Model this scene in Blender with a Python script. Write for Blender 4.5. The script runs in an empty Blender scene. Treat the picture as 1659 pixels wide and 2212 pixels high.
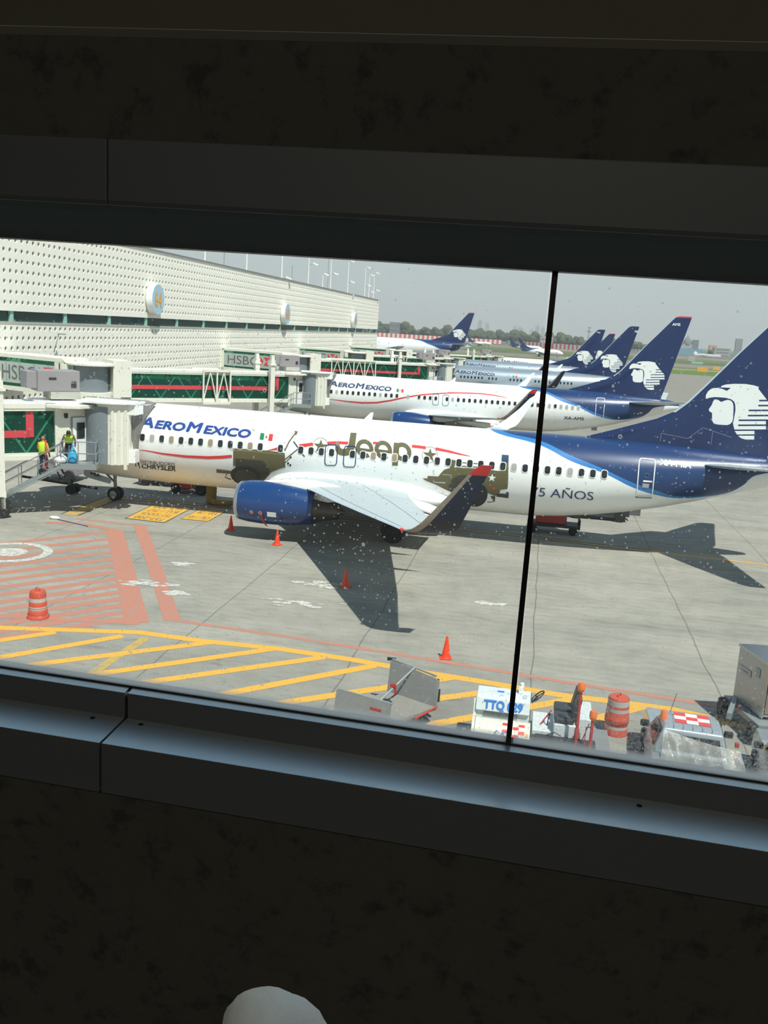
import bpy, bmesh, math, random
import numpy as np
from mathutils import Vector, Matrix
from mathutils.geometry import tessellate_polygon
random.seed(7)
C = bpy.context.scene.collection
SC = bpy.context.scene
# ------------------------------------------------------------------ camera
IMW, IMH, FPX = 1659, 2212, 1983.09
CY, CP, CR = -0.162869, 0.197372, 0.0602819      # yaw, pitch, roll of the hand-held camera
EYE = np.array([0, 0, 9.6916])
_F = np.array([math.sin(CY)*math.cos(CP), math.cos(CY)*math.cos(CP), -math.sin(CP)])
_R = np.array([math.cos(CY), -math.sin(CY), 0.0]); _U = np.cross(_R, _F)
RR = math.cos(CR)*_R + math.sin(CR)*_U; UU = -math.sin(CR)*_R + math.cos(CR)*_U
cd = bpy.data.cameras.new('camera'); cam = bpy.data.objects.new('camera', cd); C.objects.link(cam)
cd.sensor_fit = 'VERTICAL'; cd.sensor_height = 32; cd.lens = FPX/IMH*32; cd.clip_start = .05; cd.clip_end = 20000
M = Matrix.Identity(4)
for i in range(3):
    M[i][0] = RR[i]; M[i][1] = UU[i]; M[i][2] = -_F[i]; M[i][3] = EYE[i]
cam.matrix_world = M; SC.camera = cam
# ------------------------------------------------------------------ sky, sun, exposure
w = bpy.data.worlds.new('hazy_sky'); SC.world = w; w.use_nodes = True
nt = w.node_tree; nt.nodes.clear()
wo = nt.nodes.new('ShaderNodeOutputWorld'); bg = nt.nodes.new('ShaderNodeBackground')
tc = nt.nodes.new('ShaderNodeTexCoord'); sp = nt.nodes.new('ShaderNodeSeparateXYZ'); rp = nt.nodes.new('ShaderNodeValToRGB')
nt.links.new(tc.outputs['Generated'], sp.inputs[0]); nt.links.new(sp.outputs['Z'], rp.inputs[0])
cr = rp.color_ramp; cr.elements[0].position = 0.0; cr.elements[0].color = (.40, .455, .475, 1)
cr.elements[1].position = 1.0; cr.elements[1].color = (.10, .17, .28, 1)
for pz, col in ((.035, (.43, .49, .51, 1)), (.12, (.50, .565, .58, 1)), (.30, (.38, .47, .54, 1)), (.6, (.17, .26, .37, 1))):
    e = cr.elements.new(pz); e.color = col
nt.links.new(rp.outputs[0], bg.inputs[0]); bg.inputs[1].default_value = 1.0; nt.links.new(bg.outputs[0], wo.inputs[0])
sd = bpy.data.lights.new('sun', 'SUN'); sd.energy = 4.4; sd.angle = math.radians(.9); sd.color = (1.0, .955, .875)
sun = bpy.data.objects.new('sun', sd); C.objects.link(sun)
SUNDIR = Vector((.37, -.45, 1.0)).normalized()
sun.rotation_euler = SUNDIR.to_track_quat('Z', 'Y').to_euler()
sun.location = (40, -60, 120)
SC.view_settings.view_transform = 'Standard'; SC.view_settings.look = 'None'; SC.view_settings.gamma = 1
SC.view_settings.use_curve_mapping = False; SC.view_settings.exposure = 0.42
try:
    SC.cycles.use_denoising = True; SC.cycles.max_bounces = 8; SC.cycles.diffuse_bounces = 4; SC.cycles.transparent_max_bounces = 16
    SC.cycles.caustics_reflective = False; SC.cycles.caustics_refractive = False; SC.cycles.volume_bounces = 0
    SC.cycles.sample_clamp_indirect = 6
except Exception:
    pass
# ------------------------------------------------------------------ surveying helpers: where a sight line meets a real plane
def ray(px, py):
    return _F + ((px-IMW/2)*RR - (py-IMH/2)*UU)/FPX
def gz(Y):                                        # the apron falls away slightly for drainage
    return -.005*min(max(Y-90, 0), 136)
def G(px, py, z=0.0):
    d = ray(px, py); t = (z-EYE[2])/d[2]; return Vector(EYE + t*d)
def onY(px, py, Y):
    d = ray(px, py); return Vector(EYE + Y/d[1]*d)
def onX(px, py, X):
    d = ray(px, py); return Vector(EYE + X/d[0]*d)
# ------------------------------------------------------------------ object helpers
def thing(name, label, cat, loc=(0, 0, 0), rotz=0.0, group=None, parent=None):
    o = bpy.data.objects.new(name, None); C.objects.link(o); o.location = loc; o.rotation_euler = (0, 0, rotz)
    o.empty_display_size = .2
    if label: o['label'] = label
    if cat: o['category'] = cat
    if group: o['group'] = group
    if parent: o.parent = parent
    return o
def tag(o, label=None, cat=None, group=None, kind=None):
    if label: o['label'] = label
    if cat: o['category'] = cat
    if group: o['group'] = group
    if kind: o['kind'] = kind
    return o
def struct(o): o['kind'] = 'structure'; return o
class MB:
    """collects shapes, then links them as one mesh object"""
    def __init__(s): s.v = []; s.f = []; s.m = []; s.sm = []
    def add(s, vs, fs, mi=0, smooth=False):
        b = len(s.v); s.v += [tuple(x) for x in vs]; s.f += [tuple(i+b for i in f) for f in fs]
        s.m += [mi]*len(fs); s.sm += [smooth]*len(fs); return s
    def box(s, c, d, rz=0.0, mi=0, T=None, ry=0.0, rx=0.0):
        m = Matrix.Translation(c) @ Matrix.Rotation(rz, 4, 'Z') @ Matrix.Rotation(ry, 4, 'Y') @ Matrix.Rotation(rx, 4, 'X')
        if T: m = T @ m
        vs = [m @ Vector((x*d[0]/2, y*d[1]/2, z*d[2]/2)) for x in (-1, 1) for y in (-1, 1) for z in (-1, 1)]
        return s.add(vs, [(0, 1, 3, 2), (4, 6, 7, 5), (0, 4, 5, 1), (2, 3, 7, 6), (0, 2, 6, 4), (1, 5, 7, 3)], mi)
    def bbox(s, x0, x1, y0, y1, z0, z1, mi=0):
        return s.box(((x0+x1)/2, (y0+y1)/2, (z0+z1)/2), (abs(x1-x0), abs(y1-y0), abs(z1-z0)), mi=mi)
    def bar(s, a, b, r=.03, w=None, n=8, mi=0, r2=None):
        a = Vector(a); b = Vector(b); d = b-a
        if d.length < 1e-6: return s
        q = d.to_track_quat('Z', 'Y').to_matrix(); r2 = r if r2 is None else r2
        vs = []
        for k, (p, rr) in enumerate(((a, r), (b, r2))):
            for i in range(n):
                t = 2*math.pi*(i+.5)/n
                vs.append(p + q @ Vector((math.cos(t)*rr, math.sin(t)*(rr if w is None else w), 0)))
        fs = [(i, (i+1) % n, n+(i+1) % n, n+i) for i in range(n)] + [tuple(range(n))[::-1], tuple(range(n, 2*n))]
        return s.add(vs, fs, mi, n > 6)
    def path(s, pts, r, n=8, mi=0):
        for a, b in zip(pts, pts[1:]): s.bar(a, b, r, n=n, mi=mi)
        return s
    def prism(s, poly, z0, z1, mi=0):
        n = len(poly); vs = [(p[0], p[1], z0) for p in poly] + [(p[0], p[1], z1) for p in poly]
        return s.add(vs, [tuple(range(n))[::-1], tuple(range(n, 2*n))] + [(i, (i+1) % n, n+(i+1) % n, n+i) for i in range(n)], mi)
    def loft(s, rings, mi=0, smooth=True, cap=True):
        n = len(rings[0]); vs = [p for r in rings for p in r]; fs = []
        for k in range(len(rings)-1):
            for i in range(n):
                fs.append((k*n+i, k*n+(i+1) % n, (k+1)*n+(i+1) % n, (k+1)*n+i))
        s.add(vs, fs, mi, smooth)
        if cap:
            s.add(rings[0], [tuple(range(n))[::-1]], mi); s.add(rings[-1], [tuple(range(n))], mi)
        return s
    def lathe(s, prof, c=(0, 0, 0), axis='Z', n=24, mi=0, smooth=True, sq=1.0):
        rings = []
        for r, h in prof:
            ring = []
            for i in range(n):
                t = 2*math.pi*i/n; a = r*math.cos(t); b = r*math.sin(t)*sq
                p = {'Z': (a, b, h), 'X': (h, a, b), 'Y': (b, h, a)}[axis]
                ring.append((p[0]+c[0], p[1]+c[1], p[2]+c[2]))
            rings.append(ring)
        return s.loft(rings, mi, smooth)
    def tube_ring(s, R, r, c=(0, 0, 0), axis='Z', n=24, k=8, mi=0, T=None):
        rings = []
        for i in range(n+1):
            t = 2*math.pi*i/n; ring = []
            for j in range(k):
                u = 2*math.pi*j/k; rr = R+r*math.cos(u); h = r*math.sin(u)
                a, b = rr*math.cos(t), rr*math.sin(t)
                p = Vector({'Z': (a, b, h), 'X': (h, a, b), 'Y': (b, h, a)}[axis])
                if T: p = T @ p
                ring.append(p+Vector(c))
            rings.append(ring)
        return s.loft(rings, mi, True, False)
    def sphere(s, c, r, n=12, mi=0, sc=(1, 1, 1)):
        rings = []
        for j in range(1, n//2):
            t = math.pi*j/(n//2)
            rings.append([(c[0]+r*sc[0]*math.sin(t)*math.cos(2*math.pi*i/n), c[1]+r*sc[1]*math.sin(t)*math.sin(2*math.pi*i/n), c[2]-r*sc[2]*math.cos(t)) for i in range(n)])
        b = len(s.v); s.loft(rings, mi, True, False)
        m = len(rings)
        s.add([(c[0], c[1], c[2]-r*sc[2])]+rings[0], [(0, (i+1) % n+1, i+1) for i in range(n)], mi, True)
        s.add([(c[0], c[1], c[2]+r*sc[2])]+rings[-1], [(0, i+1, (i+1) % n+1) for i in range(n)], mi, True)
        return s
    def build(s, name, mats, parent=None, label=None, bevel=0.0):
        me = bpy.data.meshes.new(name); me.from_pydata([tuple(v) for v in s.v], [], s.f)
        if not isinstance(mats, (list, tuple)): mats = [mats]
        for m in mats: me.materials.append(m)
        for p, mi, sm in zip(me.polygons, s.m, s.sm): p.material_index = mi; p.use_smooth = sm
        me.validate(); me.update()
        bm = bmesh.new(); bm.from_mesh(me); bmesh.ops.remove_doubles(bm, verts=bm.verts, dist=1e-5)
        bmesh.ops.recalc_face_normals(bm, faces=bm.faces)
        for e in bm.edges:
            if len(e.link_faces) == 2 and e.link_faces[0].normal.dot(e.link_faces[1].normal) < .72: e.smooth = False
        bm.to_mesh(me); bm.free()
        o = bpy.data.objects.new(name, me); C.objects.link(o)
        if parent: o.parent = parent
        if label: o['label'] = label
        if bevel:
            md = o.modifiers.new('bevel', 'BEVEL'); md.width = bevel; md.segments = 2; md.limit_method = 'ANGLE'
        return o
def dup(root, loc=None, rotz=None, parent=None):
    r = root.copy(); C.objects.link(r)
    if parent: r.parent = parent
    if loc is not None: r.location = loc
    if rotz is not None: r.rotation_euler = (0, 0, rotz)
    for ch in list(root.children): dup(ch, parent=r)
    return r
# ------------------------------------------------------------------ materials
def mat(name, col, rough=.6, metal=0.0, noise=0.0, nscale=3.0, col2=None, bump=0.0, spec=None, coat=0.0, alpha=None):
    m = bpy.data.materials.new(name); m.use_nodes = True; n = m.node_tree; b = n.nodes['Principled BSDF']
    b.inputs['Base Color'].default_value = (*col, 1); b.inputs['Roughness'].default_value = rough; b.inputs['Metallic'].default_value = metal
    if spec is not None: b.inputs['Specular IOR Level'].default_value = spec
    if coat: b.inputs['Coat Weight'].default_value = coat; b.inputs['Coat Roughness'].default_value = .08
    if alpha is not None: b.inputs['Alpha'].default_value = alpha
    t = n.nodes.new('ShaderNodeTexCoord'); nz = n.nodes.new('ShaderNodeTexNoise'); nz.inputs['Scale'].default_value = nscale; nz.inputs['Detail'].default_value = 5
    n.links.new(t.outputs['Object'], nz.inputs['Vector'])
    r = n.nodes.new('ShaderNodeMix'); r.data_type = 'RGBA'
    c2 = col2 if col2 else tuple(c*(1-max(noise, .04)) for c in col)
    r.inputs[6].default_value = (*col, 1); r.inputs[7].default_value = (*c2, 1)
    n.links.new(nz.outputs['Fac'], r.inputs[0]); n.links.new(r.outputs[2], b.inputs['Base Color'])
    if bump:
        bp = n.nodes.new('ShaderNodeBump'); bp.inputs['Strength'].default_value = bump; bp.inputs['Distance'].default_value = .02
        n.links.new(nz.outputs['Fac'], bp.inputs['Height']); n.links.new(bp.outputs[0], b.inputs['Normal'])
    return m
def mathn(n, op, a, b=None, clamp=False):
    x = n.nodes.new('ShaderNodeMath'); x.operation = op; x.use_clamp = clamp
    for i, v in enumerate((a, b)):
        if v is None: continue
        if isinstance(v, (int, float)): x.inputs[i].default_value = v
        else: n.links.new(v, x.inputs[i])
    return x.outputs[0]
def mixc(n, f, a, b):
    r = n.nodes.new('ShaderNodeMix'); r.data_type = 'RGBA'
    for k, v in ((0, f), (6, a), (7, b)):
        if isinstance(v, tuple): r.inputs[k].default_value = (*v, 1)
        elif isinstance(v, (int, float)): r.inputs[k].default_value = v
        else: n.links.new(v, r.inputs[k])
    return r.outputs[2]
def noise(n, scale, detail=4, vec=None, rough=.5):
    x = n.nodes.new('ShaderNodeTexNoise'); x.inputs['Scale'].default_value = scale; x.inputs['Detail'].default_value = detail; x.inputs['Roughness'].default_value = rough
    if vec is not None: n.links.new(vec, x.inputs['Vector'])
    return x.outputs['Fac']
def ramp(n, f, stops):
    r = n.nodes.new('ShaderNodeValToRGB'); n.links.new(f, r.inputs[0]); e = r.color_ramp.elements
    e[0].position, e[0].color = stops[0][0], (*stops[0][1], 1); e[1].position, e[1].color = stops[-1][0], (*stops[-1][1], 1)
    for p, c in stops[1:-1]:
        k = e.new(p); k.color = (*c, 1)
    return r.outputs[0]
MT = {}
MT['white_paint'] = mat('white_paint', (.86, .87, .86), .28, noise=.03, coat=.3)
MT['navy'] = mat('navy_paint', (.010, .027, .108), .25, noise=.12, nscale=1.2, coat=.5)
MT['engine_blue'] = mat('engine_blue', (.008, .050, .19), .28, noise=.3, nscale=1.5, coat=.5)
MT['navy_dark'] = mat('winglet_navy', (.010, .020, .045), .35, noise=.2, nscale=2)
MT['title_blue'] = mat('title_blue', (.02, .07, .30), .4)
MT['title_navy'] = mat('title_navy', (.02, .055, .14), .4)
MT['red'] = mat('livery_red', (.72, .05, .045), .4)
MT['tip_red'] = mat('tip_red', (.50, .03, .03), .4)
MT['olive'] = mat('artwork_olive', (.140, .125, .058), .5, noise=.2, nscale=2)
MT['olive_hi'] = mat('artwork_olive_light', (.24, .21, .10), .5, noise=.2, nscale=3)
MT['olive_dk'] = mat('artwork_olive_dark', (.062, .060, .045), .6, noise=.4, nscale=4)
MT['tyre_art'] = mat('artwork_tyre', (.022, .027, .034), .6, noise=.4, nscale=6)
MT['wing_grey'] = mat('wing_grey', (.47, .53, .555), .38, noise=.06, nscale=1)
MT['wing_dark'] = mat('wing_panel', (.42, .47, .50), .4, noise=.05)
MT['fairing'] = mat('fairing_pale', (.80, .80, .77), .35, noise=.04)
MT['steel'] = mat('bare_steel', (.55, .56, .56), .3, 1.0, noise=.1, nscale=8)
MT['lip'] = mat('lip_metal', (.62, .64, .66), .3, .9, noise=.08)
MT['exhaust'] = mat('exhaust_metal', (.16, .14, .12), .45, .7, noise=.3, nscale=6)
MT['lead_edge'] = mat('leading_edge', (.60, .68, .74), .32, .35, noise=.06)
MT['lead_tan'] = mat('worn_edge', (.34, .29, .25), .4, .4, noise=.15, nscale=5)
MT['silver'] = mat('polished_aluminium', (.62, .70, .76), .30, .75, noise=.15, nscale=.6)
MT['glass_dark'] = mat('cabin_window', (.025, .028, .03), .12, noise=.3, spec=.6)
MT['shade_tan'] = mat('window_shade', (.36, .28, .19), .5, noise=.15)
MT['shade_grey'] = mat('window_shade_grey', (.40, .40, .38), .5, noise=.1)
MT['white_flat'] = mat('white_marking', (.84, .86, .84), .4)
MT['rubber'] = mat('rubber', (.022, .022, .022), .8, noise=.3, nscale=9)
MT['strut'] = mat('strut_grey', (.30, .30, .30), .5, .3, noise=.2)
MT['cream'] = mat('bridge_cream', (.78, .77, .68), .55, noise=.10, nscale=1.4)
MT['cream_dk'] = mat('bridge_cream_grimy', (.50, .49, .43), .6, noise=.2, nscale=1.4)
MT['drum'] = mat('corrugated_grey', (.16, .19, .21), .55, noise=.12)
MT['hvac'] = mat('hvac_mauve', (.30, .28, .29), .6, noise=.12, nscale=2)
MT['truss'] = mat('truss_green', (.32, .60, .48), .5, noise=.1)
MT['band_red'] = mat('band_red', (.60, .06, .075), .5, noise=.08)
MT['galv'] = mat('galvanised', (.33, .37, .38), .45, .4, noise=.15, nscale=6)
MT['dark'] = mat('dark_metal', (.035, .035, .036), .6, noise=.3, nscale=6)
MT['orange'] = mat('cone_orange', (.90, .055, .012), .5, noise=.08)
MT['orange_dirty'] = mat('barrel_orange', (.60, .095, .05), .55, noise=.3, nscale=7)
MT['reflective'] = mat('reflective_white', (.48, .465, .45), .45, noise=.2, nscale=8)
MT['amber'] = mat('amber_lens', (.80, .17, .03), .25, noise=.2, nscale=20, coat=.5)
MT['red_metal'] = mat('red_metal', (.50, .05, .04), .45, noise=.3, nscale=9)
MT['beltyellow'] = mat('hose_yellow', (.30, .20, .03), .6, noise=.3, nscale=4)
MT['alum'] = mat('container_aluminium', (.50, .51, .50), .38, .6, noise=.15, nscale=4)
MT['silvercar'] = mat('silver_car_paint', (.45, .50, .54), .30, .5, noise=.06, nscale=2, coat=.5)
MT['flag_green'] = mat('flag_green', (.01, .22, .11), .5)
MT['black'] = mat('black_trim', (.012, .012, .013), .5, noise=.2)
MT['signblue'] = mat('sign_blue', (.42, .60, .74), .5, noise=.05)
MT['signorange'] = mat('sign_orange', (.85, .42, .08), .5)
MT['concrete_out'] = mat('facade_concrete', (.74, .69, .59), .85, noise=.14, nscale=.9, bump=.15)
MT['hole'] = mat('porthole_glass', (.20, .21, .18), .4, noise=.3, nscale=.5)  # dark glass at the back of the facade holes
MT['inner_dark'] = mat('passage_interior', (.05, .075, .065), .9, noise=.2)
def glassy(name, tint, rough=.02, mixf=.5, dark=(.01, .05, .04)):
    """tinted pane: partly see-through, partly reflecting"""
    m = bpy.data.materials.new(name); m.use_nodes = True; n = m.node_tree; n.nodes.clear()
    o = n.nodes.new('ShaderNodeOutputMaterial'); t = n.nodes.new('ShaderNodeBsdfTransparent'); t.inputs[0].default_value = (*tint, 1)
    p = n.nodes.new('ShaderNodeBsdfPrincipled'); p.inputs['Base Color'].default_value = (*dark, 1); p.inputs['Roughness'].default_value = rough
    c = n.nodes.new('ShaderNodeTexCoord'); f = noise(n, .7, 3, c.outputs['Object'])
    n.links.new(mixc(n, f, dark, tuple(x*2.2+.01 for x in dark)), p.inputs['Base Color'])
    x = n.nodes.new('ShaderNodeMixShader'); x.inputs[0].default_value = mixf
    n.links.new(t.outputs[0], x.inputs[1]); n.links.new(p.outputs[0], x.inputs[2]); n.links.new(x.outputs[0], o.inputs[0]); return m
MT['bridge_glass'] = glassy('green_bridge_glass', (.42, .74, .62), .05, .26, (.015, .09, .068))
MT['band_glass'] = glassy('band_glass', (.3, .5, .45), .06, .75, (.02, .055, .055))
MT['billboard'] = mat('frosted_billboard', (.42, .49, .48), .3, noise=.08, coat=.4)
MT['plastic'] = None
# ================================================================== INTERIOR (the dark room behind the window)
ZE = float(EYE[2])
def inner_concrete(name, c1, c2):
    m = bpy.data.materials.new(name); m.use_nodes = True; n = m.node_tree; b = n.nodes['Principled BSDF']
    t = n.nodes.new('ShaderNodeTexCoord'); f = noise(n, 14, 9, t.outputs['Object'], .68); f2 = noise(n, 1.6, 5, t.outputs['Object'], .6)
    k = ramp(n, f, [(.36, (.15, .15, .15)), (.47, (.8, .8, .8)), (1, (1, 1, 1))])
    base = mixc(n, f2, c1, c2)
    x = n.nodes.new('ShaderNodeMix'); x.data_type = 'RGBA'; x.blend_type = 'MULTIPLY'; x.inputs[0].default_value = .6
    n.links.new(base, x.inputs[6]); n.links.new(k, x.inputs[7]); n.links.new(x.outputs[2], b.inputs['Base Color']); b.inputs['Roughness'].default_value = .9
    bp = n.nodes.new('ShaderNodeBump'); bp.inputs['Strength'].default_value = .4; bp.inputs['Distance'].default_value = .01
    n.links.new(f, bp.inputs['Height']); n.links.new(bp.outputs[0], b.inputs['Normal']); return m
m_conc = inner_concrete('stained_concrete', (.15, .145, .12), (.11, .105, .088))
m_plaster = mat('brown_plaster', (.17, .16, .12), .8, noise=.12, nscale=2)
m_alu = mat('brushed_aluminium', (.80, .90, .93), .34, .70, noise=.08, nscale=60)
m_alu_dk = mat('anodised_frame', (.16, .18, .185), .5, .1, noise=.05, nscale=30)
m_face = mat('shaded_upstand', (.15, .165, .17), .5, noise=.05)  # dark copy of the ledge metal, shade of the upright faces put into the colour
m_gasket = mat('black_gasket', (.008, .008, .012), .5, noise=.2)
m_screw = mat('screw_head', (.05, .05, .055), .6, .6, noise=.2)
UL, UR = -4.2, 4.2
def extr(profile, m, u0, u1, name, mt, z0=0.0, bevel=0.0):
    """profile of (y, z rel. to the eye) swept along the wall, z falling m per metre"""
    b = MB(); n = len(profile)
    vs = [(u0, y, ZE+z+m*u0) for y, z in profile] + [(u1, y, ZE+z+m*u1) for y, z in profile]
    b.add(vs, [tuple(range(n))[::-1], tuple(range(n, 2*n))] + [(i, (i+1) % n, n+(i+1) % n, n+i) for i in range(n)])
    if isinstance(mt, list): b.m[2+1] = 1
    return struct(b.build(name, mt, bevel=bevel))
ML, MU = -.0225, -.012
JT = -.792
# window ledge, upstand and sill, in two lengths that meet at a joint
for k, (a, b_) in enumerate(((UL, JT-.0035), (JT+.0035, UR))):
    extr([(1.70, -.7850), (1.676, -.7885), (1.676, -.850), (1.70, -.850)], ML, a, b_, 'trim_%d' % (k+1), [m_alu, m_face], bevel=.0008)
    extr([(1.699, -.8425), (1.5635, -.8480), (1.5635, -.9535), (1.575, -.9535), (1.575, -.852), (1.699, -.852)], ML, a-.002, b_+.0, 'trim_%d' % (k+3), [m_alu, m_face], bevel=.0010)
# dark core behind the panels so no light leaks through the joints
extr([(1.70, -.800), (1.68, -.800), (1.68, -.851), (1.576, -.853), (1.576, -.98), (1.70, -.98)], ML, UL, UR, 'trim_5', m_gasket)
# header above the glass
for k, (a, b_) in enumerate(((UL, -.777), (-.7755, UR))):
    extr([(1.60, .180), (1.563, .172), (1.560, .180), (1.560, .281), (1.60, .281)], MU, a, b_, 'trim_%d' % (k+6), m_alu_dk, bevel=.002)
extr([(1.695, .118), (1.690, .116), (1.688, .123), (1.684, .175), (1.676, .192), (1.60, .195), (1.60, .22), (1.70, .22), (1.70, .118)], MU, UL, UR, 'trim_12', mat('header_frame', (.62, .70, .72), .5, noise=.05))
# concrete above and beam
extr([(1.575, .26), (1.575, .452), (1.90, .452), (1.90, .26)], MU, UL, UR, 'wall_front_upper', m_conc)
extr([(1.5755, .447), (1.5745, .447), (1.5605, .4565), (1.5605, .4575), (1.575, .458)], MU, UL, UR, 'trim_13', mat('pale_edge_strip', (.62, .60, .50), .8, noise=.1))  # paler than the beam: light caught by the chamfer put into its colour
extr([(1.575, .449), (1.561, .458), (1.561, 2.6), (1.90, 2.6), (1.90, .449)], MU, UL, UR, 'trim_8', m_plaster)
extr([(1.70, .128), (1.90, .128), (1.90, .262), (1.70, .262)], MU, UL, UR, 'trim_9', m_gasket)
# lower concrete panel with round holes
def holed_panel(us, zs, cents, r, y0, depth, nseg=28, jitter=0.0):
    """panel in the XZ plane, front at y0; one hole per grid cell listed in cents"""
    vs, fs, mi = [], [], []
    cen = {}
    for (cu, cz) in cents:
        for i in range(len(us)-1):
            for j in range(len(zs)-1):
                if us[i] <= cu < us[i+1] and zs[j] <= cz < zs[j+1]: cen[(i, j)] = (cu, cz)
    for i in range(len(us)-1):
        for j in range(len(zs)-1):
            a, b, c, d = us[i], us[i+1], zs[j], zs[j+1]
            if (i, j) not in cen:
                k = len(vs); vs += [(a, y0, c), (b, y0, c), (b, y0, d), (a, y0, d)]; fs.append((k, k+1, k+2, k+3)); mi.append(0); continue
            cu, cz = cen[(i, j)]; k = len(vs)
            ring, sq, back = [], [], []
            for s in range(nseg):
                t = 2*math.pi*s/nseg; ct, st = math.cos(t), math.sin(t)
                rr = r*(1+random.uniform(-jitter, jitter))
                ring.append((cu+rr*ct, y0, cz+rr*st)); back.append((cu+rr*ct*1.18, y0+depth, cz+rr*st*1.18))
                tx = ((b-cu)/ct if ct > 0 else (a-cu)/ct) if abs(ct) > 1e-9 else 1e9
                tz = ((d-cz)/st if st > 0 else (c-cz)/st) if abs(st) > 1e-9 else 1e9
                q = min(tx, tz); sq.append((cu+q*ct, y0, cz+q*st))
            vs += ring+sq+back
            for s in range(nseg):
                e = (s+1) % nseg
                fs.append((k+s, k+e, k+nseg+e, k+nseg+s)); mi.append(0)
                fs.append((k+s, k+e, k+2*nseg+e, k+2*nseg+s)); mi.append(1)
            for (X, Z) in ((a, c), (b, c), (b, d), (a, d)):       # close the corners
                best = sorted(range(nseg), key=lambda s: (sq[s][0]-X)**2+(sq[s][2]-Z)**2)[:2]
                q = len(vs); vs.append((X, y0, Z)); fs.append((q, k+nseg+best[0], k+nseg+best[1])); mi.append(0)
    return vs, fs, mi
cents = [(-.4145+.745*k, ZE-1.433-.0225*0) for k in range(-4, 6)]
us = [UL]+[-.4145+.745*(k-.5) for k in range(-4, 7)]+[UR]
zs = [ZE-2.15, ZE-1.75, ZE-1.10, ZE-.93]
vs, fs, mi = holed_panel(us, zs, cents, .120, 1.575, .30, 40, .026)
b = MB(); b.add(vs, fs); b.m = mi
b.bbox(UL, UR, 1.58, 1.60, ZE-2.15, ZE-1.80); 
m_reveal = mat('pale_hole_reveal', (.80, .79, .72), .9, noise=.25, nscale=9, bump=.4)
o = b.build('wall_front_lower', [m_conc, m_reveal]); struct(o)
# outer leaf of the same wall, with matching wider holes
vs, fs, mi = holed_panel(us, zs, cents, .150, 1.885, .02, 40, 0)
b = MB(); b.add(vs, fs); b.m = mi; struct(b.build('trim_10', [MT['concrete_out'], m_reveal]))
extr([(1.72, -.83), (1.90, -.86), (1.90, -1.00), (1.60, -1.00), (1.60, -.97), (1.72, -.97)], ML, UL, UR, 'trim_11', m_alu_dk)
# rest of the room shell
def slab(n, x0, x1, y0, y1, z0, z1, mt): b = MB(); b.bbox(x0, x1, y0, y1, z0, z1); return struct(b.build(n, mt))
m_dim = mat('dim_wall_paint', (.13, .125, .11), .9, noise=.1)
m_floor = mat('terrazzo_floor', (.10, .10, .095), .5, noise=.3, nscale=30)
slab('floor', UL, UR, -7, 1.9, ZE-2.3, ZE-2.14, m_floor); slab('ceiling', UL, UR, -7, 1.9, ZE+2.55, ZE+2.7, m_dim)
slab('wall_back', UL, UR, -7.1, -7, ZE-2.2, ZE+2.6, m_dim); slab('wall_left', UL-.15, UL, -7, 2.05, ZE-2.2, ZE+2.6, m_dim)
slab('wall_right', UR, UR+.15, -7, 2.05, ZE-2.2, ZE+2.6, m_dim)
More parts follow.
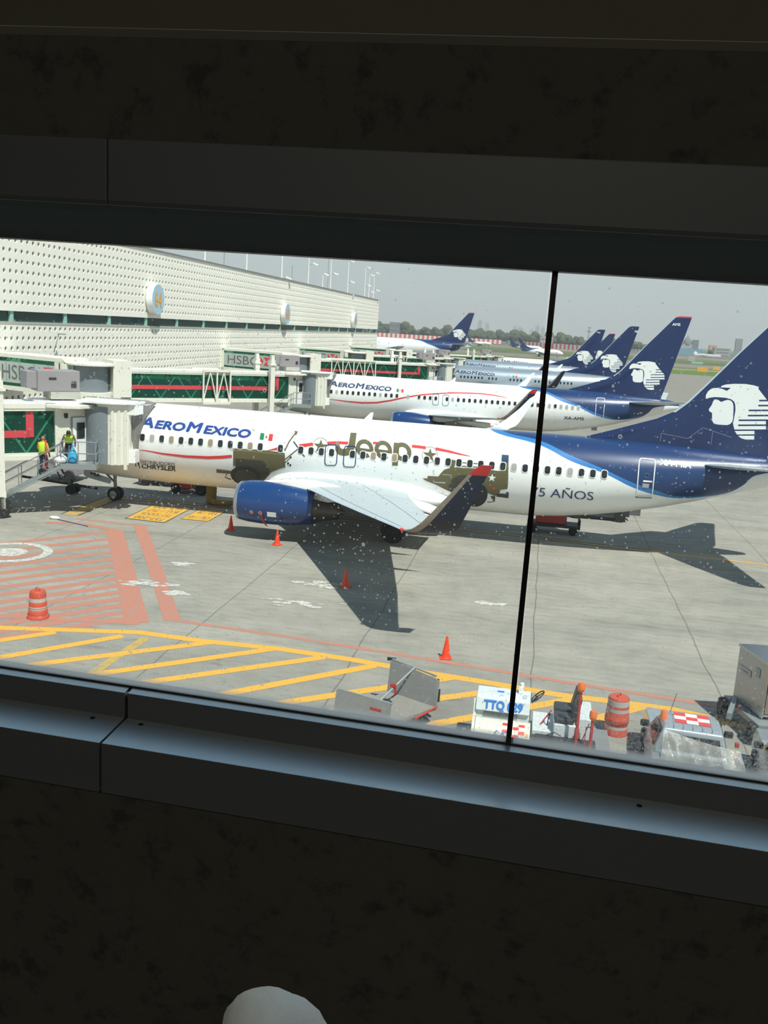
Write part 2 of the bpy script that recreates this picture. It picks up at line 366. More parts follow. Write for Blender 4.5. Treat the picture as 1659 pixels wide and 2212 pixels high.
# glazing
def pane_mat():
    m = bpy.data.materials.new('rain_spotted_glass'); m.use_nodes = True; n = m.node_tree; n.nodes.clear()
    o = n.nodes.new('ShaderNodeOutputMaterial'); tr = n.nodes.new('ShaderNodeBsdfTransparent'); tr.inputs[0].default_value = (.93, .96, .95, 1)
    gl = n.nodes.new('ShaderNodeBsdfGlossy'); gl.inputs['Roughness'].default_value = .02
    g = n.nodes.new('ShaderNodeMixShader'); g.inputs[0].default_value = .035; n.links.new(tr.outputs[0], g.inputs[1]); n.links.new(gl.outputs[0], g.inputs[2])
    df = n.nodes.new('ShaderNodeBsdfDiffuse'); df.inputs[0].default_value = (.75, .75, .72, 1)
    tl = n.nodes.new('ShaderNodeBsdfTranslucent'); tl.inputs[0].default_value = (.97, .97, .94, 1)
    dt = n.nodes.new('ShaderNodeMixShader'); dt.inputs[0].default_value = .96; n.links.new(df.outputs[0], dt.inputs[1]); n.links.new(tl.outputs[0], dt.inputs[2])
    tc = n.nodes.new('ShaderNodeTexCoord'); s = n.nodes.new('ShaderNodeSeparateXYZ'); gp = n.nodes.new('ShaderNodeNewGeometry'); n.links.new(gp.outputs['Position'], s.inputs[0])
    wn = n.nodes.new('ShaderNodeTexNoise'); wn.inputs['Scale'].default_value = 260; n.links.new(tc.outputs['Object'], wn.inputs['Vector'])
    wm_ = n.nodes.new('ShaderNodeVectorMath'); wm_.operation = 'MULTIPLY_ADD'; wm_.inputs[1].default_value = (.0045, 0, .0045); n.links.new(wn.outputs['Color'], wm_.inputs[0]); n.links.new(tc.outputs['Object'], wm_.inputs[2]); wob = wm_.outputs[0]
    def drops(scale, r0, keep_noise, thr, ring=False):
        v = n.nodes.new('ShaderNodeTexVoronoi'); v.inputs['Scale'].default_value = scale; v.inputs['Randomness'].default_value = 1
        n.links.new(wob, v.inputs['Vector'])
        c = n.nodes.new('ShaderNodeSeparateXYZ'); n.links.new(v.outputs['Color'], c.inputs[0])
        keep = mathn(n, 'GREATER_THAN', mathn(n, 'ADD', c.outputs['X'], keep_noise), thr)
        rad = mathn(n, 'MULTIPLY', mathn(n, 'ADD', c.outputs['Y'], .35), r0)
        hit = mathn(n, 'LESS_THAN', v.outputs['Distance'], rad)
        if ring: hit = mathn(n, 'MULTIPLY', hit, mathn(n, 'GREATER_THAN', v.outputs['Distance'], mathn(n, 'MULTIPLY', rad, .6)))
        return mathn(n, 'MULTIPLY', keep, hit)
    big = noise(n, 3.2, 3, tc.outputs['Object'])
    low = mathn(n, 'SUBTRACT', 1.0, mathn(n, 'DIVIDE', mathn(n, 'SUBTRACT', s.outputs['Z'], ZE-.80), .20), clamp=True)
    low = mathn(n, 'MAXIMUM', low, 0.0)
    mid = mathn(n, 'LESS_THAN', s.outputs['Z'], ZE-.02)
    kn = mathn(n, 'ADD', mathn(n, 'MULTIPLY', big, .9), mathn(n, 'MULTIPLY', low, .22))
    kn = mathn(n, 'MULTIPLY', kn, mathn(n, 'ADD', mathn(n, 'MULTIPLY', mid, .45), .55))
    d1 = drops(150, .22, kn, 1.22); d2 = drops(48, .17, kn, 1.33, True); d3 = drops(85, .16, kn, 1.27)
    f = mathn(n, 'MAXIMUM', mathn(n, 'MAXIMUM', mathn(n, 'MULTIPLY', d1, .5), mathn(n, 'MULTIPLY', d2, .6)), mathn(n, 'MULTIPLY', d3, .55))
    # fine salt film near the bottom right of the glass and dust along its lower edge
    right = mathn(n, 'DIVIDE', mathn(n, 'ADD', s.outputs['X'], .25), .6, clamp=True)
    film = mathn(n, 'MULTIPLY', mathn(n, 'MULTIPLY', low, right), mathn(n, 'GREATER_THAN', noise(n, 210, 3, tc.outputs['Object'], .7), .515))
    f = mathn(n, 'MAXIMUM', f, mathn(n, 'MULTIPLY', film, .30))
    zz = mathn(n, 'ADD', s.outputs['Z'], mathn(n, 'MULTIPLY', s.outputs['X'], .0225))
    edge = mathn(n, 'SUBTRACT', 1.0, mathn(n, 'DIVIDE', mathn(n, 'SUBTRACT', zz, ZE-.775), .017), clamp=True)
    f = mathn(n, 'MAXIMUM', f, mathn(n, 'MULTIPLY', edge, .62)); f = mathn(n, 'MAXIMUM', f, .010)
    x = n.nodes.new('ShaderNodeMixShader'); n.links.new(f, x.inputs[0]); n.links.new(g.outputs[0], x.inputs[1]); n.links.new(dt.outputs[0], x.inputs[2])
    n.links.new(x.outputs[0], o.inputs[0]); return m
m_pane = pane_mat()
m_trash = None
win = thing('window_1', None, None, (0, 1.7, ZE-.3)); win['kind'] = 'structure'
def wpart(pts, name, mt, y0, y1, bevel=0):
    b = MB(); n = len(pts); vs = [(u, y0-1.7, z+.3) for u, z in pts]+[(u, y1-1.7, z+.3) for u, z in pts]
    b.add(vs, [tuple(range(n))[::-1], tuple(range(n, 2*n))]+[(i, (i+1) % n, n+(i+1) % n, n+i) for i in range(n)]); o = b.build(name, mt, win, bevel=bevel); return o
zb = lambda u: -.783+ML*u
zt = lambda u: .1165+MU*u
for k, (a, b_) in enumerate(((UL, -.0075), (.0035, UR))):
    wpart([(a, zb(a)), (b_, zb(b_)), (b_, zt(b_)), (a, zt(a))], 'glass_pane', m_pane, 1.702, 1.7065)
wpart([(-.0105, zb(0)-.01), (-.0003, zb(0)-.01), (.0062, zt(0)+.01), (-.0042, zt(0)+.01)], 'mullion', m_gasket, 1.697, 1.712)
wpart([(UL, zb(UL)-.012), (UR, zb(UR)-.012), (UR, zb(UR)+.001), (UL, zb(UL)+.001)], 'gasket', m_gasket, 1.6985, 1.73)
wpart([(UL, zt(UL)-.001), (UR, zt(UR)-.001), (UR, zt(UR)+.014), (UL, zt(UL)+.014)], 'gasket', m_gasket, 1.690, 1.73)
ld = bpy.data.lights.new('added_fill_lamp', 'AREA'); ld.energy = 40; ld.shape = 'RECTANGLE'; ld.size = 2.4; ld.size_y = .6; ld.color = (1, .93, .80)  # unseen fill lamp added behind the camera to brighten the room
lo_ = bpy.data.objects.new('added_fill_lamp', ld); C.objects.link(lo_); lo_.location = (0, -3.2, ZE+2.47); struct(MB().bbox(-1.25, 1.25, -3.55, -2.85, ZE+2.48, ZE+2.56).build('trim_14', MT['cream']))  # out-of-view fixture box added to go with the fill lamp
# screw plugs on the sill
for k, (px, py) in enumerate(((200, 1559), (304, 1573), (1380, 1748))):
    p = G(px, py, ZE-.8465+ML*((px-830)/1120)+.0006)
    p.z = ZE-.8480+(p.y-1.5635)*.0406+ML*p.x+.0003
    b = MB(); b.lathe([(.0001, .0006), (.0048, .0008), (.0055, 0)], (0, 0, 0), 'Z', 20)
    o = b.build('sill_screw', m_screw); o.location = p
    tag(o, ['dark round screw cap on the window sill, left of the sill joint', 'dark round screw cap on the window sill, just right of the sill joint', 'dark round screw cap alone at the right end of the window sill'][k], 'screw', 'screw caps on the window sill')
# ================================================================== GROUND
def apron_mat():
    m = bpy.data.materials.new('apron_concrete'); m.use_nodes = True; n = m.node_tree; b = n.nodes['Principled BSDF']; b.inputs['Roughness'].default_value = .85
    b.inputs['Specular IOR Level'].default_value = .25
    g = n.nodes.new('ShaderNodeNewGeometry'); s = n.nodes.new('ShaderNodeSeparateXYZ'); n.links.new(g.outputs['Position'], s.inputs[0])
    mp = n.nodes.new('ShaderNodeMapping'); mp.inputs['Scale'].default_value = (1, 2.4, 1); n.links.new(g.outputs['Position'], mp.inputs[0])
    f1 = noise(n, .16, 8, mp.outputs[0], .62); f2 = noise(n, 1.3, 8, mp.outputs[0], .65); f3 = noise(n, .05, 3, g.outputs['Position'])
    base = ramp(n, f1, [(.26, (.20, .193, .168)), (.43, (.29, .278, .24)), (.60, (.345, .328, .282)), (.8, (.39, .37, .32))])
    fine = ramp(n, f2, [(.25, (.68, .68, .68)), (.55, (1, 1, 1)), (.8, (1.08, 1.08, 1.08))])
    x = n.nodes.new('ShaderNodeMix'); x.data_type = 'RGBA'; x.blend_type = 'MULTIPLY'; x.inputs[0].default_value = .75
    n.links.new(base, x.inputs[6]); n.links.new(fine, x.inputs[7])
    # oil stains in the traffic strip close to the building and under the aircraft
    st = noise(n, 1.1, 7, mp.outputs[0], .7); near = mathn(n, 'LESS_THAN', s.outputs['Y'], 25.6)
    spot = mathn(n, 'MULTIPLY', mathn(n, 'GREATER_THAN', st, .60), mathn(n, 'ADD', mathn(n, 'MULTIPLY', near, .35), .03))
    c = mixc(n, spot, x.outputs[2], (.09, .09, .085))
    c = mixc(n, mathn(n, 'MULTIPLY', near, .30), c, (.20, .195, .175))
    far = mathn(n, 'DIVIDE', mathn(n, 'SUBTRACT', s.outputs['Y'], 55), 60, clamp=True)
    c = mixc(n, mathn(n, 'MULTIPLY', far, .6), c, (.215, .20, .175))
    # slab joints
    def joint(o, sp_, off):
        a = mathn(n, 'MODULO', mathn(n, 'ADD', o, off), sp_); return mathn(n, 'LESS_THAN', mathn(n, 'ABSOLUTE', mathn(n, 'SUBTRACT', a, sp_/2)), .022)
    xx = mathn(n, 'ADD', s.outputs['X'], mathn(n, 'MULTIPLY', noise(n, .3, 2, g.outputs['Position']), .25))
    j = mathn(n, 'MAXIMUM', joint(xx, 5.3, 532.1), mathn(n, 'MULTIPLY', joint(s.outputs['Y'], 6.0, 601), .4))
    c = mixc(n, mathn(n, 'MULTIPLY', j, .55), c, (.075, .07, .065))
    # airfield bands far away: grass and taxiway
    fld = n.nodes.new('ShaderNodeMapRange'); fld.inputs['From Min'].default_value = 0; fld.inputs['From Max'].default_value = 1500; n.links.new(s.outputs['Y'], fld.inputs[0])
    rr = n.nodes.new('ShaderNodeValToRGB'); n.links.new(fld.outputs[0], rr.inputs[0]); rr.color_ramp.interpolation = 'CONSTANT'
    tan = (.24, .22, .18); gr = (.13, .19, .045); gr2 = (.17, .18, .075); gry = (.19, .185, .175); gr3 = (.10, .14, .06)
    stops = []
    for yb, col in BANDS: stops.append((yb/1500, col))
    e = rr.color_ramp.elements; e[0].position = 0; e[0].color = (*gry, 1); e[1].position = stops[0][0]; e[1].color = (*stops[0][1], 1)
    for p, col in stops[1:]:
        k = e.new(p); k.color = (*col, 1)
    fn = ramp(n, noise(n, .02, 6, g.outputs['Position'], .6), [(.3, (.7, .7, .7)), (.7, (1.15, 1.15, 1.15))])
    y = n.nodes.new('ShaderNodeMix'); y.data_type = 'RGBA'; y.blend_type = 'MULTIPLY'; y.inputs[0].default_value = .8
    n.links.new(rr.outputs[0], y.inputs[6]); n.links.new(fn, y.inputs[7])
    isf = mathn(n, 'GREATER_THAN', s.outputs['Y'], BANDS[0][0]-.1)
    c = mixc(n, isf, c, y.outputs[2])
    n.links.new(c, b.inputs['Base Color'])
    bp = n.nodes.new('ShaderNodeBump'); bp.inputs['Strength'].default_value = .25; bp.inputs['Distance'].default_value = .02; n.links.new(f2, bp.inputs['Height']); n.links.new(bp.outputs[0], b.inputs['Normal'])
    return m
def Yat(py, px=1478):
    return G(px, py, -.68).y
tan = (.24, .22, .18); gr = (.125, .19, .04); gr2 = (.15, .165, .06); gry = (.175, .165, .155); gr3 = (.10, .14, .06)
BANDS = [(Yat(809), gr), (Yat(799), (.33, .31, .26)), (Yat(797.6), gr2), (Yat(793.7), tan), (Yat(786.6), gr3), (Yat(779.6), gr2), (Yat(775), tan), (Yat(771), (.15, .145, .14)), (1450, gr3)]
ys = [1.9, 90, 226, 500, 1500, 9000]; b = MB(); k = 0
for y0, y1 in zip(ys, ys[1:]):
    xa = -60-y0*1.2; xb = -60-y1*1.2; xc = 60+y0*1.2; xd = 60+y1*1.2
    b.add([(xa, y0, gz(y0)), (xc, y0, gz(y0)), (xd, y1, gz(y1)), (xb, y1, gz(y1))], [(0, 1, 2, 3)])
gnd = b.build('floor', apron_mat()); gnd.name = 'floor_apron'; struct(gnd)
# ------------------------------------------------------------------ painted markings (thin sheets of paint on the concrete)
def paint_mat(name, col, wear=.45, scale=2.5, under=(.27, .26, .22), thr=.5):
    m = bpy.data.materials.new(name); m.use_nodes = True; n = m.node_tree; b = n.nodes['Principled BSDF']; b.inputs['Roughness'].default_value = .7
    g = n.nodes.new('ShaderNodeNewGeometry'); f = noise(n, scale, 8, g.outputs['Position'], .7)
    k = ramp(n, f, [(thr, (0, 0, 0)), (thr+.12, (1, 1, 1))])
    sep = n.nodes.new('ShaderNodeRGBToBW'); n.links.new(k, sep.inputs[0])
    f2 = noise(n, .5, 5, g.outputs['Position'], .6)
    c = mixc(n, mathn(n, 'MULTIPLY', sep.outputs[0], wear), col, under)
    c = mixc(n, mathn(n, 'MULTIPLY', f2, .2), c, tuple(x*.8 for x in col)); n.links.new(c, b.inputs['Base Color']); return m
PY = paint_mat('yellow_road_paint', (.70, .38, .055), .35, 5, thr=.57)
PR = paint_mat('faded_red_paint', (.47, .20, .14), .65, 2.0, thr=.52)
PYD = paint_mat('dirty_yellow_paint', (.52, .34, .08), .7, 3, thr=.48)
PW = paint_mat('white_road_paint', (.62, .61, .56), .8, 6, thr=.45)
PB = paint_mat('black_road_paint', (.08, .08, .078), .4, 4)
PYB = paint_mat('yellow_box_paint', (.66, .37, .05), .3, 5, thr=.62)
NPAINT = [0]
def ribbon(pts, wd, z):
    P = [Vector((p[0], p[1], 0)) for p in pts]; L = []; Rr = []
    for i, p in enumerate(P):
        d = (P[min(i+1, len(P)-1)]-P[max(i-1, 0)]).normalized(); nn = Vector((-d.y, d.x, 0))*wd/2
        L.append((p.x+nn.x, p.y+nn.y, z)); Rr.append((p.x-nn.x, p.y-nn.y, z))
    return L, Rr
def paint_ribbons(name, lines, mt, z, label, wd=None, cat='road marking', group=None):
    b = MB()
    for ln in lines:
        pts, wdt = (ln, wd) if wd else ln
        L, Rr = ribbon(pts, wdt, z)
        for i in range(len(L)-1): b.add([L[i], L[i+1], Rr[i+1], Rr[i]], [(0, 1, 2, 3)])
    o = b.build(name, mt); tag(o, label, cat, group); return o
def paint_poly(name, polys, mt, z, label, group=None):
    b = MB()
    for p in polys: b.add([(q[0], q[1], z) for q in p], [tuple(range(len(p)))])
    o = b.build(name, mt); tag(o, label, 'road marking', group); return o
g2 = lambda px, py: G(px, py)[:2]
# yellow hatched no-parking strip beside the building
EDGE = [g2(*p) for p in ((-60, 1351), (0, 1356), (300, 1366), (440, 1385), (600, 1401), (760, 1425), (900, 1450), (1050, 1474), (1200, 1500), (1330, 1516), (1450, 1532), (1540, 1552), (1659, 1585))]
paint_ribbons('hatch_border', [EDGE], PY, .004, 'long yellow border line of the hatched strip nearest the window', .36)
HS = [((265, 1374), (-20, 1424)), ((120, 1366), (-30, 1388)), ((455, 1388), (70, 1436)), ((590, 1402), (180, 1460)), ((700, 1420), (330, 1472)), ((810, 1438), (470, 1502)), ((990, 1462), (600, 1520)), ((1110, 1488), (700, 1540)), ((1240, 1510), (850, 1580)), ((1390, 1526), (1020, 1625))]
for i, (a, c) in enumerate(HS):
    A0 = Vector(g2(*a)); B0 = Vector(g2(*c)); 
    o = paint_ribbons('hatch_stripe', [[A0, B0+(B0-A0)*.8]], PY, .006, None, .34)
hatch_objs = [o for o in C.objects if o.name.startswith('hatch_stripe')]
for o in hatch_objs:
    tag(o, 'slanting yellow stripe of the hatched strip between building and aircraft', 'road marking', 'yellow hatch stripes beside the building')
paint_ribbons('old_yellow_line', [[g2(315, 1378), g2(190, 1460)]], PYD, .005, 'faint worn yellow line crossing the hatched stripes at left', .30)
# red equipment area
paint_ribbons('red_boundary_line', [[g2(375, 1340), g2(600, 1372), g2(900, 1420), g2(1200, 1470), g2(1500, 1517), g2(1659, 1545)]], PR, .004, 'long faded red line running parallel to the yellow strip', .22)
paint_ribbons('red_leg_line', [[g2(302, 1135), g2(340, 1240), g2(372, 1341)]], PR, .005, 'wide faded red line descending right of the hatched triangle', .55)
paint_ribbons('red_top_line', [[g2(165, 1120), g2(306, 1136)]], PR, .003, 'thin faded red line above the hatched triangle near the nose wheel', .25)
paint_ribbons('red_area_border', [[g2(247, 1146), g2(262, 1200), g2(280, 1280), g2(297, 1346)]], PR, .006, 'broad faded red right border of the striped equipment area', .75)
paint_ribbons('red_stripe_footline', [[g2(300, 1347), g2(120, 1338), g2(-40, 1330)]], PR, .005, 'faded red bottom border of the striped equipment area', .30)
paint_ribbons('red_stripe_headline', [[g2(262, 1148), g2(180, 1132), g2(100, 1128)]], PR, .005, 'faded red top border of the striped equipment area', .40)
for i in range(14):
    yl = 1146+i*14.3; xr = 249+i*2.9; sl = 22+i*1.6
    paint_ribbons('red_area_stripe', [[g2(xr, yl+2), g2(-60, yl+sl+14)]], PR, .003, 'faded red stripe filling the striped equipment area at left', .42, group='stripes of the red equipment area')
b = MB(); cc = G(22, 1193)
for k, (r0, r1) in enumerate(((1.05, 1.35), (0, .55))):
    for i in range(40):
        t0, t1 = 2*math.pi*i/40, 2*math.pi*(i+1)/40
        b.add([(cc.x+r*math.cos(t)*1.2, cc.y+r*math.sin(t)*1.2, .0085) for r, t in ((r0, t0), (r1, t0), (r1, t1), (r0, t1))], [(0, 1, 2, 3)])
tag(b.build('painted_circle', PW), 'worn white painted ring at the left end of the red striped area', 'road marking')
# yellow lead-in line and stop marks under the main aircraft
paint_ribbons('lead_in_line', [[g2(250, 1075), g2(600, 1105), g2(900, 1133), g2(1150, 1160), g2(1400, 1191), g2(1659, 1220), (30, 43.0), (70, 41)]], PY, .004, 'long yellow lead-in line running under the nearest airliner', .18)
paint_ribbons('lead_in_edge', [[(p[0]+.05, p[1]) for p in [g2(250, 1075), g2(600, 1105), g2(900, 1133), g2(1150, 1160), g2(1400, 1191)]]], PB, .002, 'dark border of the lead-in line under the nearest airliner', .62)
a, c = Vector(g2(150, 1112)), Vector(g2(252, 1072))
paint_ribbons('stop_bar', [[a, c]], PB, .002, 'black border of the yellow stop bar before the nose wheel', 1.0)
paint_ribbons('stop_bar', [[a, c]], PYD, .005, 'dull yellow stop bar slanting from the nose wheel', .72)
# two yellow boxes with dark writing
def quad(px): return [Vector(G(*p)) for p in px]
def text_mesh(s, offset=0.0, shear=0.0, space=1.0, res=4, sizes=None):
    """text outline -> layers of (verts, faces), normalised to a 0..1 box; sizes gives small caps, offset makes bold layers"""
    vs, fs = [], []; xo = 0
    runs = sizes if sizes else [(s, 1.0)]
    for txt, sc in runs:
        cu = bpy.data.curves.new('txt', 'FONT'); cu.body = txt; cu.size = sc; cu.shear = shear; cu.space_character = space; cu.resolution_u = res; cu.fill_mode = 'FRONT'
        o = bpy.data.objects.new('txt', cu); C.objects.link(o); bpy.context.view_layer.update()
        me = o.to_mesh(); V = [v.co.copy() for v in me.vertices]; Fc = [tuple(p.vertices) for p in me.polygons]
        if V:
            mn = min(v.x for v in V); mx = max(v.x for v in V); k = len(vs)
            vs += [(v.x-mn+xo, v.y) for v in V]; fs += [tuple(i+k for i in f) for f in Fc]; xo += mx-mn+.07*space+offset*1.2
        o.to_mesh_clear(); bpy.data.objects.remove(o); bpy.data.curves.remove(cu)
    x0 = min(v[0] for v in vs)-offset; x1 = max(v[0] for v in vs)+offset; y0 = min(v[1] for v in vs)-offset; y1 = max(v[1] for v in vs)+offset
    sh = [(0, 0)] if offset <= 0 else [(0, 0), (-offset, 0), (offset, 0), (0, -offset), (0, offset), (offset*.7, offset*.7), (-offset*.7, -offset*.7)]
    return [([((v[0]+dx-x0)/(x1-x0), (v[1]+dy-y0)/(y1-y0)) for v in vs], fs) for dx, dy in sh]
def text_flat(name, s, P, mt, parent=None, off=.01, offset=0.0, shear=0.0, sizes=None, label=None, space=1.0):
    """text filling the 3D quad P = bottom-left, bottom-right, top-right, top-left"""
    P = [Vector(p) for p in P]; n0 = (P[1]-P[0]).cross(P[3]-P[0]).normalized(); b = MB()
    for k, (v2, fs) in enumerate(text_mesh(s, offset=offset, shear=shear, sizes=sizes, space=space)):
        b.add([P[0]*(1-u)*(1-v)+P[1]*u*(1-v)+P[2]*u*v+P[3]*(1-u)*v+n0*(off+.0012*k) for u, v in v2], fs)
    return b.build(name, mt, parent, label)
for nm, q, words, lab in (('stand_number_box', [(268, 1120), (355, 1130), (418, 1097), (330, 1090)], ('737-200', '737 TODOS', 'B.U. / 757', '767-200'), 'large yellow ground box with black border and worn writing, left of two'),
                     ('stand_number_box', [(388, 1121), (450, 1127), (488, 1105), (432, 1100)], ('CRJ / 145', '330 / 78'), 'small yellow ground box with worn writing nearest the engine cone')):
    Q = quad(q); b = MB(); c0 = sum(Q, Vector())/4
    root = thing(nm, lab, 'road marking', (c0.x, c0.y, 0), group='yellow writing boxes on the apron')
    b.add([(p.x-c0.x, p.y-c0.y, .007) for p in Q], [(0, 1, 2, 3)]); b.build('border', PB, root)
    b = MB(); qi = [c0+(p-c0)*.93 for p in Q]; b.add([(p.x-c0.x, p.y-c0.y, .009) for p in qi], [(0, 1, 2, 3)]); b.build('panel', PYB, root)
    # text reads upside down from the window
    nl = len(words)
    for i, wds in enumerate(words):
        t0, t1 = (i+.22)/nl, (i+.85)/nl
        def bl(u, v):
            p = qi[0]*(1-u)*(1-v)+qi[1]*u*(1-v)+qi[2]*u*v+qi[3]*(1-u)*v; return (p.x-c0.x, p.y-c0.y, .0095)
        if i < 4: text_flat('lettering', wds, [bl(.12, 1-t0) if False else bl(.9, t1), bl(.12, t1), bl(.12, t0), bl(.9, t0)], PB, root, .002)
# pale scuffs of old paint
def scuff(px, py, rx, ry, seed):
    r = random.Random(seed); g = G(px, py); b = MB()
    for k in range(26):
        cx, cy = g.x+r.gauss(0, rx*.5), g.y+r.gauss(0, ry*.5); n = r.randint(5, 8); a = r.uniform(.03, .16)
        b.add([(cx+a*2.2*r.uniform(.6, 1.2)*math.cos(2*math.pi*i/n), cy+a*r.uniform(.5, 1.3)*math.sin(2*math.pi*i/n), .0105+k*1e-5) for i in range(n)], [tuple(range(n))])
    o = b.build('paint_scuff', PW); return o
for i, (a, lab) in enumerate((((640, 1303, 1.3, .55), 'largest patch of flaking white paint left of the wing shadow'), ((325, 1262, .9, .35), 'patch of flaking white paint crossed by the red line'), ((695, 1262, .5, .5), 'small white paint flakes touching the wing shadow'),
                          ((378, 1281, .35, .25), 'small white paint flake just right of the wide red line'), ((393, 1218, .22, .2), 'single pale paint blot below the yellow boxes'), ((1060, 1305, .5, .15), 'thin white scratches right of the wing shadow'))):
    tag(scuff(*a, i), lab, 'paint stain', 'white paint flakes on the apron', 'stuff')
# ================================================================== AIRLINERS
# local frame of every airliner: x runs aft from the nose, y to starboard, z up from the wheels
ST = [(0, 2.66, 2.62, .02, 2.64), (.12, 3.0, 2.30, .36, 2.64), (.45, 3.38, 2.0, .72, 2.68), (.95, 3.72, 1.78, 1.03, 2.75), (1.5, 4.02, 1.63, 1.27, 2.86), (2.2, 4.5, 1.50, 1.48, 3.0), (3.0, 4.88, 1.40, 1.66, 3.15),
      (4.0, 5.10, 1.32, 1.79, 3.28), (5.0, 5.20, 1.27, 1.855, 3.34), (6.2, 5.25, 1.24, 1.88, 3.37), (10, 5.25, 1.22, 1.88, 3.37), (16, 5.26, 1.25, 1.88, 3.37), (25.5, 5.27, 1.28, 1.88, 3.38), (27, 5.27, 1.40, 1.87, 3.40),
      (28.5, 5.26, 1.62, 1.83, 3.45), (30, 5.24, 1.90, 1.75, 3.55), (31.6, 5.19, 2.28, 1.60, 3.72), (33, 5.12, 2.68, 1.38, 3.9), (34.4, 5.05, 3.10, 1.10, 4.1), (35.6, 4.98, 3.46, .84, 4.25), (36.6, 4.90, 3.78, .58, 4.35), (37.3, 4.78, 4.02, .36, 4.40), (37.6, 4.64, 4.18, .20, 4.41)]
SA = np.array(ST)
def sect(x):
    return [float(np.interp(x, SA[:, 0], SA[:, k])) for k in (1, 2, 3, 4)]
def halfw(x, z):
    zt_, zb_, wm, zm = sect(x)
    t = (z-zm)/(zt_-zm) if z > zm else (zm-z)/(zm-zb_)
    return wm*math.sqrt(max(0.0, 1-t*t))
class Pose:
    def __init__(s, x, y, z, ph): s.x, s.y, s.z, s.ph = x, y, z, ph; s.c, s.s = math.cos(ph), math.sin(ph)
    def loc(s, P): a, b = P[0]-s.x, P[1]-s.y; return Vector((s.c*a+s.s*b, -s.s*a+s.c*b, P[2]-s.z))
    def locd(s, d): return Vector((s.c*d[0]+s.s*d[1], -s.s*d[0]+s.c*d[1], d[2]))
    def on_plane(s, px, py, yl):
        o = s.loc(EYE); d = s.locd(ray(px, py)); return o+d*((yl-o.y)/d.y)
    def on_body(s, px, py, eps=0.0):
        o = s.loc(EYE); d = s.locd(ray(px, py)); lo, hi = -2.3, 0.0
        for _ in range(26):
            m = (lo+hi)/2; P = o+d*((m-o.y)/d.y)
            if m+halfw(P.x, P.z) > 0: hi = m
            else: lo = m
        P = o+d*(((lo+hi)/2-o.y)/d.y); return Vector((P.x, -halfw(P.x, P.z)-eps, P.z))
PA = Pose(-25.69, 44.523, 0, -.01793); PB = Pose(-25.639, 84.491, 0, .02447)
def cut2d(vs, fs, du, dv):
    bm = bmesh.new(); V = [bm.verts.new((v[0], v[1], 0)) for v in vs]
    for f in fs:
        tris = [f] if len(f) == 3 else tessellate_polygon([[Vector((vs[i][0], vs[i][1], 0)) for i in f]])
        for t in tris:
            t = t if len(f) == 3 else [f[k] for k in t]
            try: bm.faces.new([V[i] for i in t])
            except ValueError: pass
    for ax, d in ((0, du), (1, dv)):
        if not d: continue
        lo = min(v.co[ax] for v in bm.verts); hi = max(v.co[ax] for v in bm.verts); k = lo+d
        while k < hi-1e-6:
            co = [0, 0, 0]; no = [0, 0, 0]; co[ax] = k; no[ax] = 1
            bmesh.ops.bisect_plane(bm, geom=list(bm.verts)+list(bm.edges)+list(bm.faces), plane_co=co, plane_no=no, dist=1e-6); k += d
    bm.verts.index_update(); out = ([(v.co.x, v.co.y) for v in bm.verts], [tuple(v.index for v in f.verts) for f in bm.faces]); bm.free(); return out
def body_decal(name, polys, mt, parent, pose, eps=.012, step=7, label=None, mesh_only=False):
    """flat pixel-space outline laid onto the side of the fuselage"""
    b = MB()
    for p in polys:
        v, f = cut2d(p, [tuple(range(len(p)))], step, step); b.add([pose.on_body(x, y, eps) for x, y in v], f)
    o = b.build(name, mt, parent, label); return o
def body_text(name, s, quad, mt, parent, pose, eps=.014, offset=0.0, shear=0.0, sizes=None, label=None, space=1.0, du=.03, dv=.12):
    Q = [Vector(q) for q in quad]; b = MB()
    for k, (v, f) in enumerate(text_mesh(s, offset=offset, shear=shear, sizes=sizes, space=space)):
        v, f = cut2d(v, f, du, dv); out = []
        for a, c in v:
            p = Q[0]*(1-a)*(1-c)+Q[1]*a*(1-c)+Q[2]*a*c+Q[3]*(1-a)*c; out.append(pose.on_body(p.x, p.y, eps+.0012*k))
        b.add(out, f)
    return b.build(name, mt, parent, label)
def stroke(pts, wd):
    """polyline in pixels -> quads"""
    out = []; L = []; R = []
    P = [Vector(p) for p in pts]; W = wd if isinstance(wd, (list, tuple)) else [wd]*len(pts)
    for i, p in enumerate(P):
        d = (P[min(i+1, len(P)-1)]-P[max(i-1, 0)]).normalized(); n = Vector((-d.y, d.x))*W[i]/2; L.append(p+n); R.append(p-n)
    return [[tuple(L[i]), tuple(L[i+1]), tuple(R[i+1]), tuple(R[i])] for i in range(len(L)-1)]
def rrect(cx, cy, w_, h_, r, n=4, tilt=0.0):
    out = []
    for sx, sy, a0 in ((1, 1, 0), (-1, 1, 90), (-1, -1, 180), (1, -1, 270)):
        for k in range(n+1):
            a = math.radians(a0+90*k/n); x = sx*(w_/2-r)+r*math.cos(a); y = sy*(h_/2-r)+r*math.sin(a)
            out.append((cx+x+tilt*y, cy+y))
    return out
def z(o, s, pts): return [(o[0]+a/s, o[1]+b/s) for a, b in pts]
def zr(pts): return z((1080, 640), 2.8653, pts)
def curve_node(n, fac, pts, x0, x1):
    c = n.nodes.new('ShaderNodeFloatCurve'); cv = c.mapping.curves[0]
    P = [((x-x0)/(x1-x0), (y-.5)/6.0) for x, y in pts]
    cv.points[0].location = P[0]; cv.points[1].location = P[-1]
    for p in P[1:-1]: cv.points.new(*p)
    c.mapping.update(); n.links.new(fac, c.inputs[1]); return mathn(n, 'ADD', mathn(n, 'MULTIPLY', c.outputs[0], 6.0), .5)
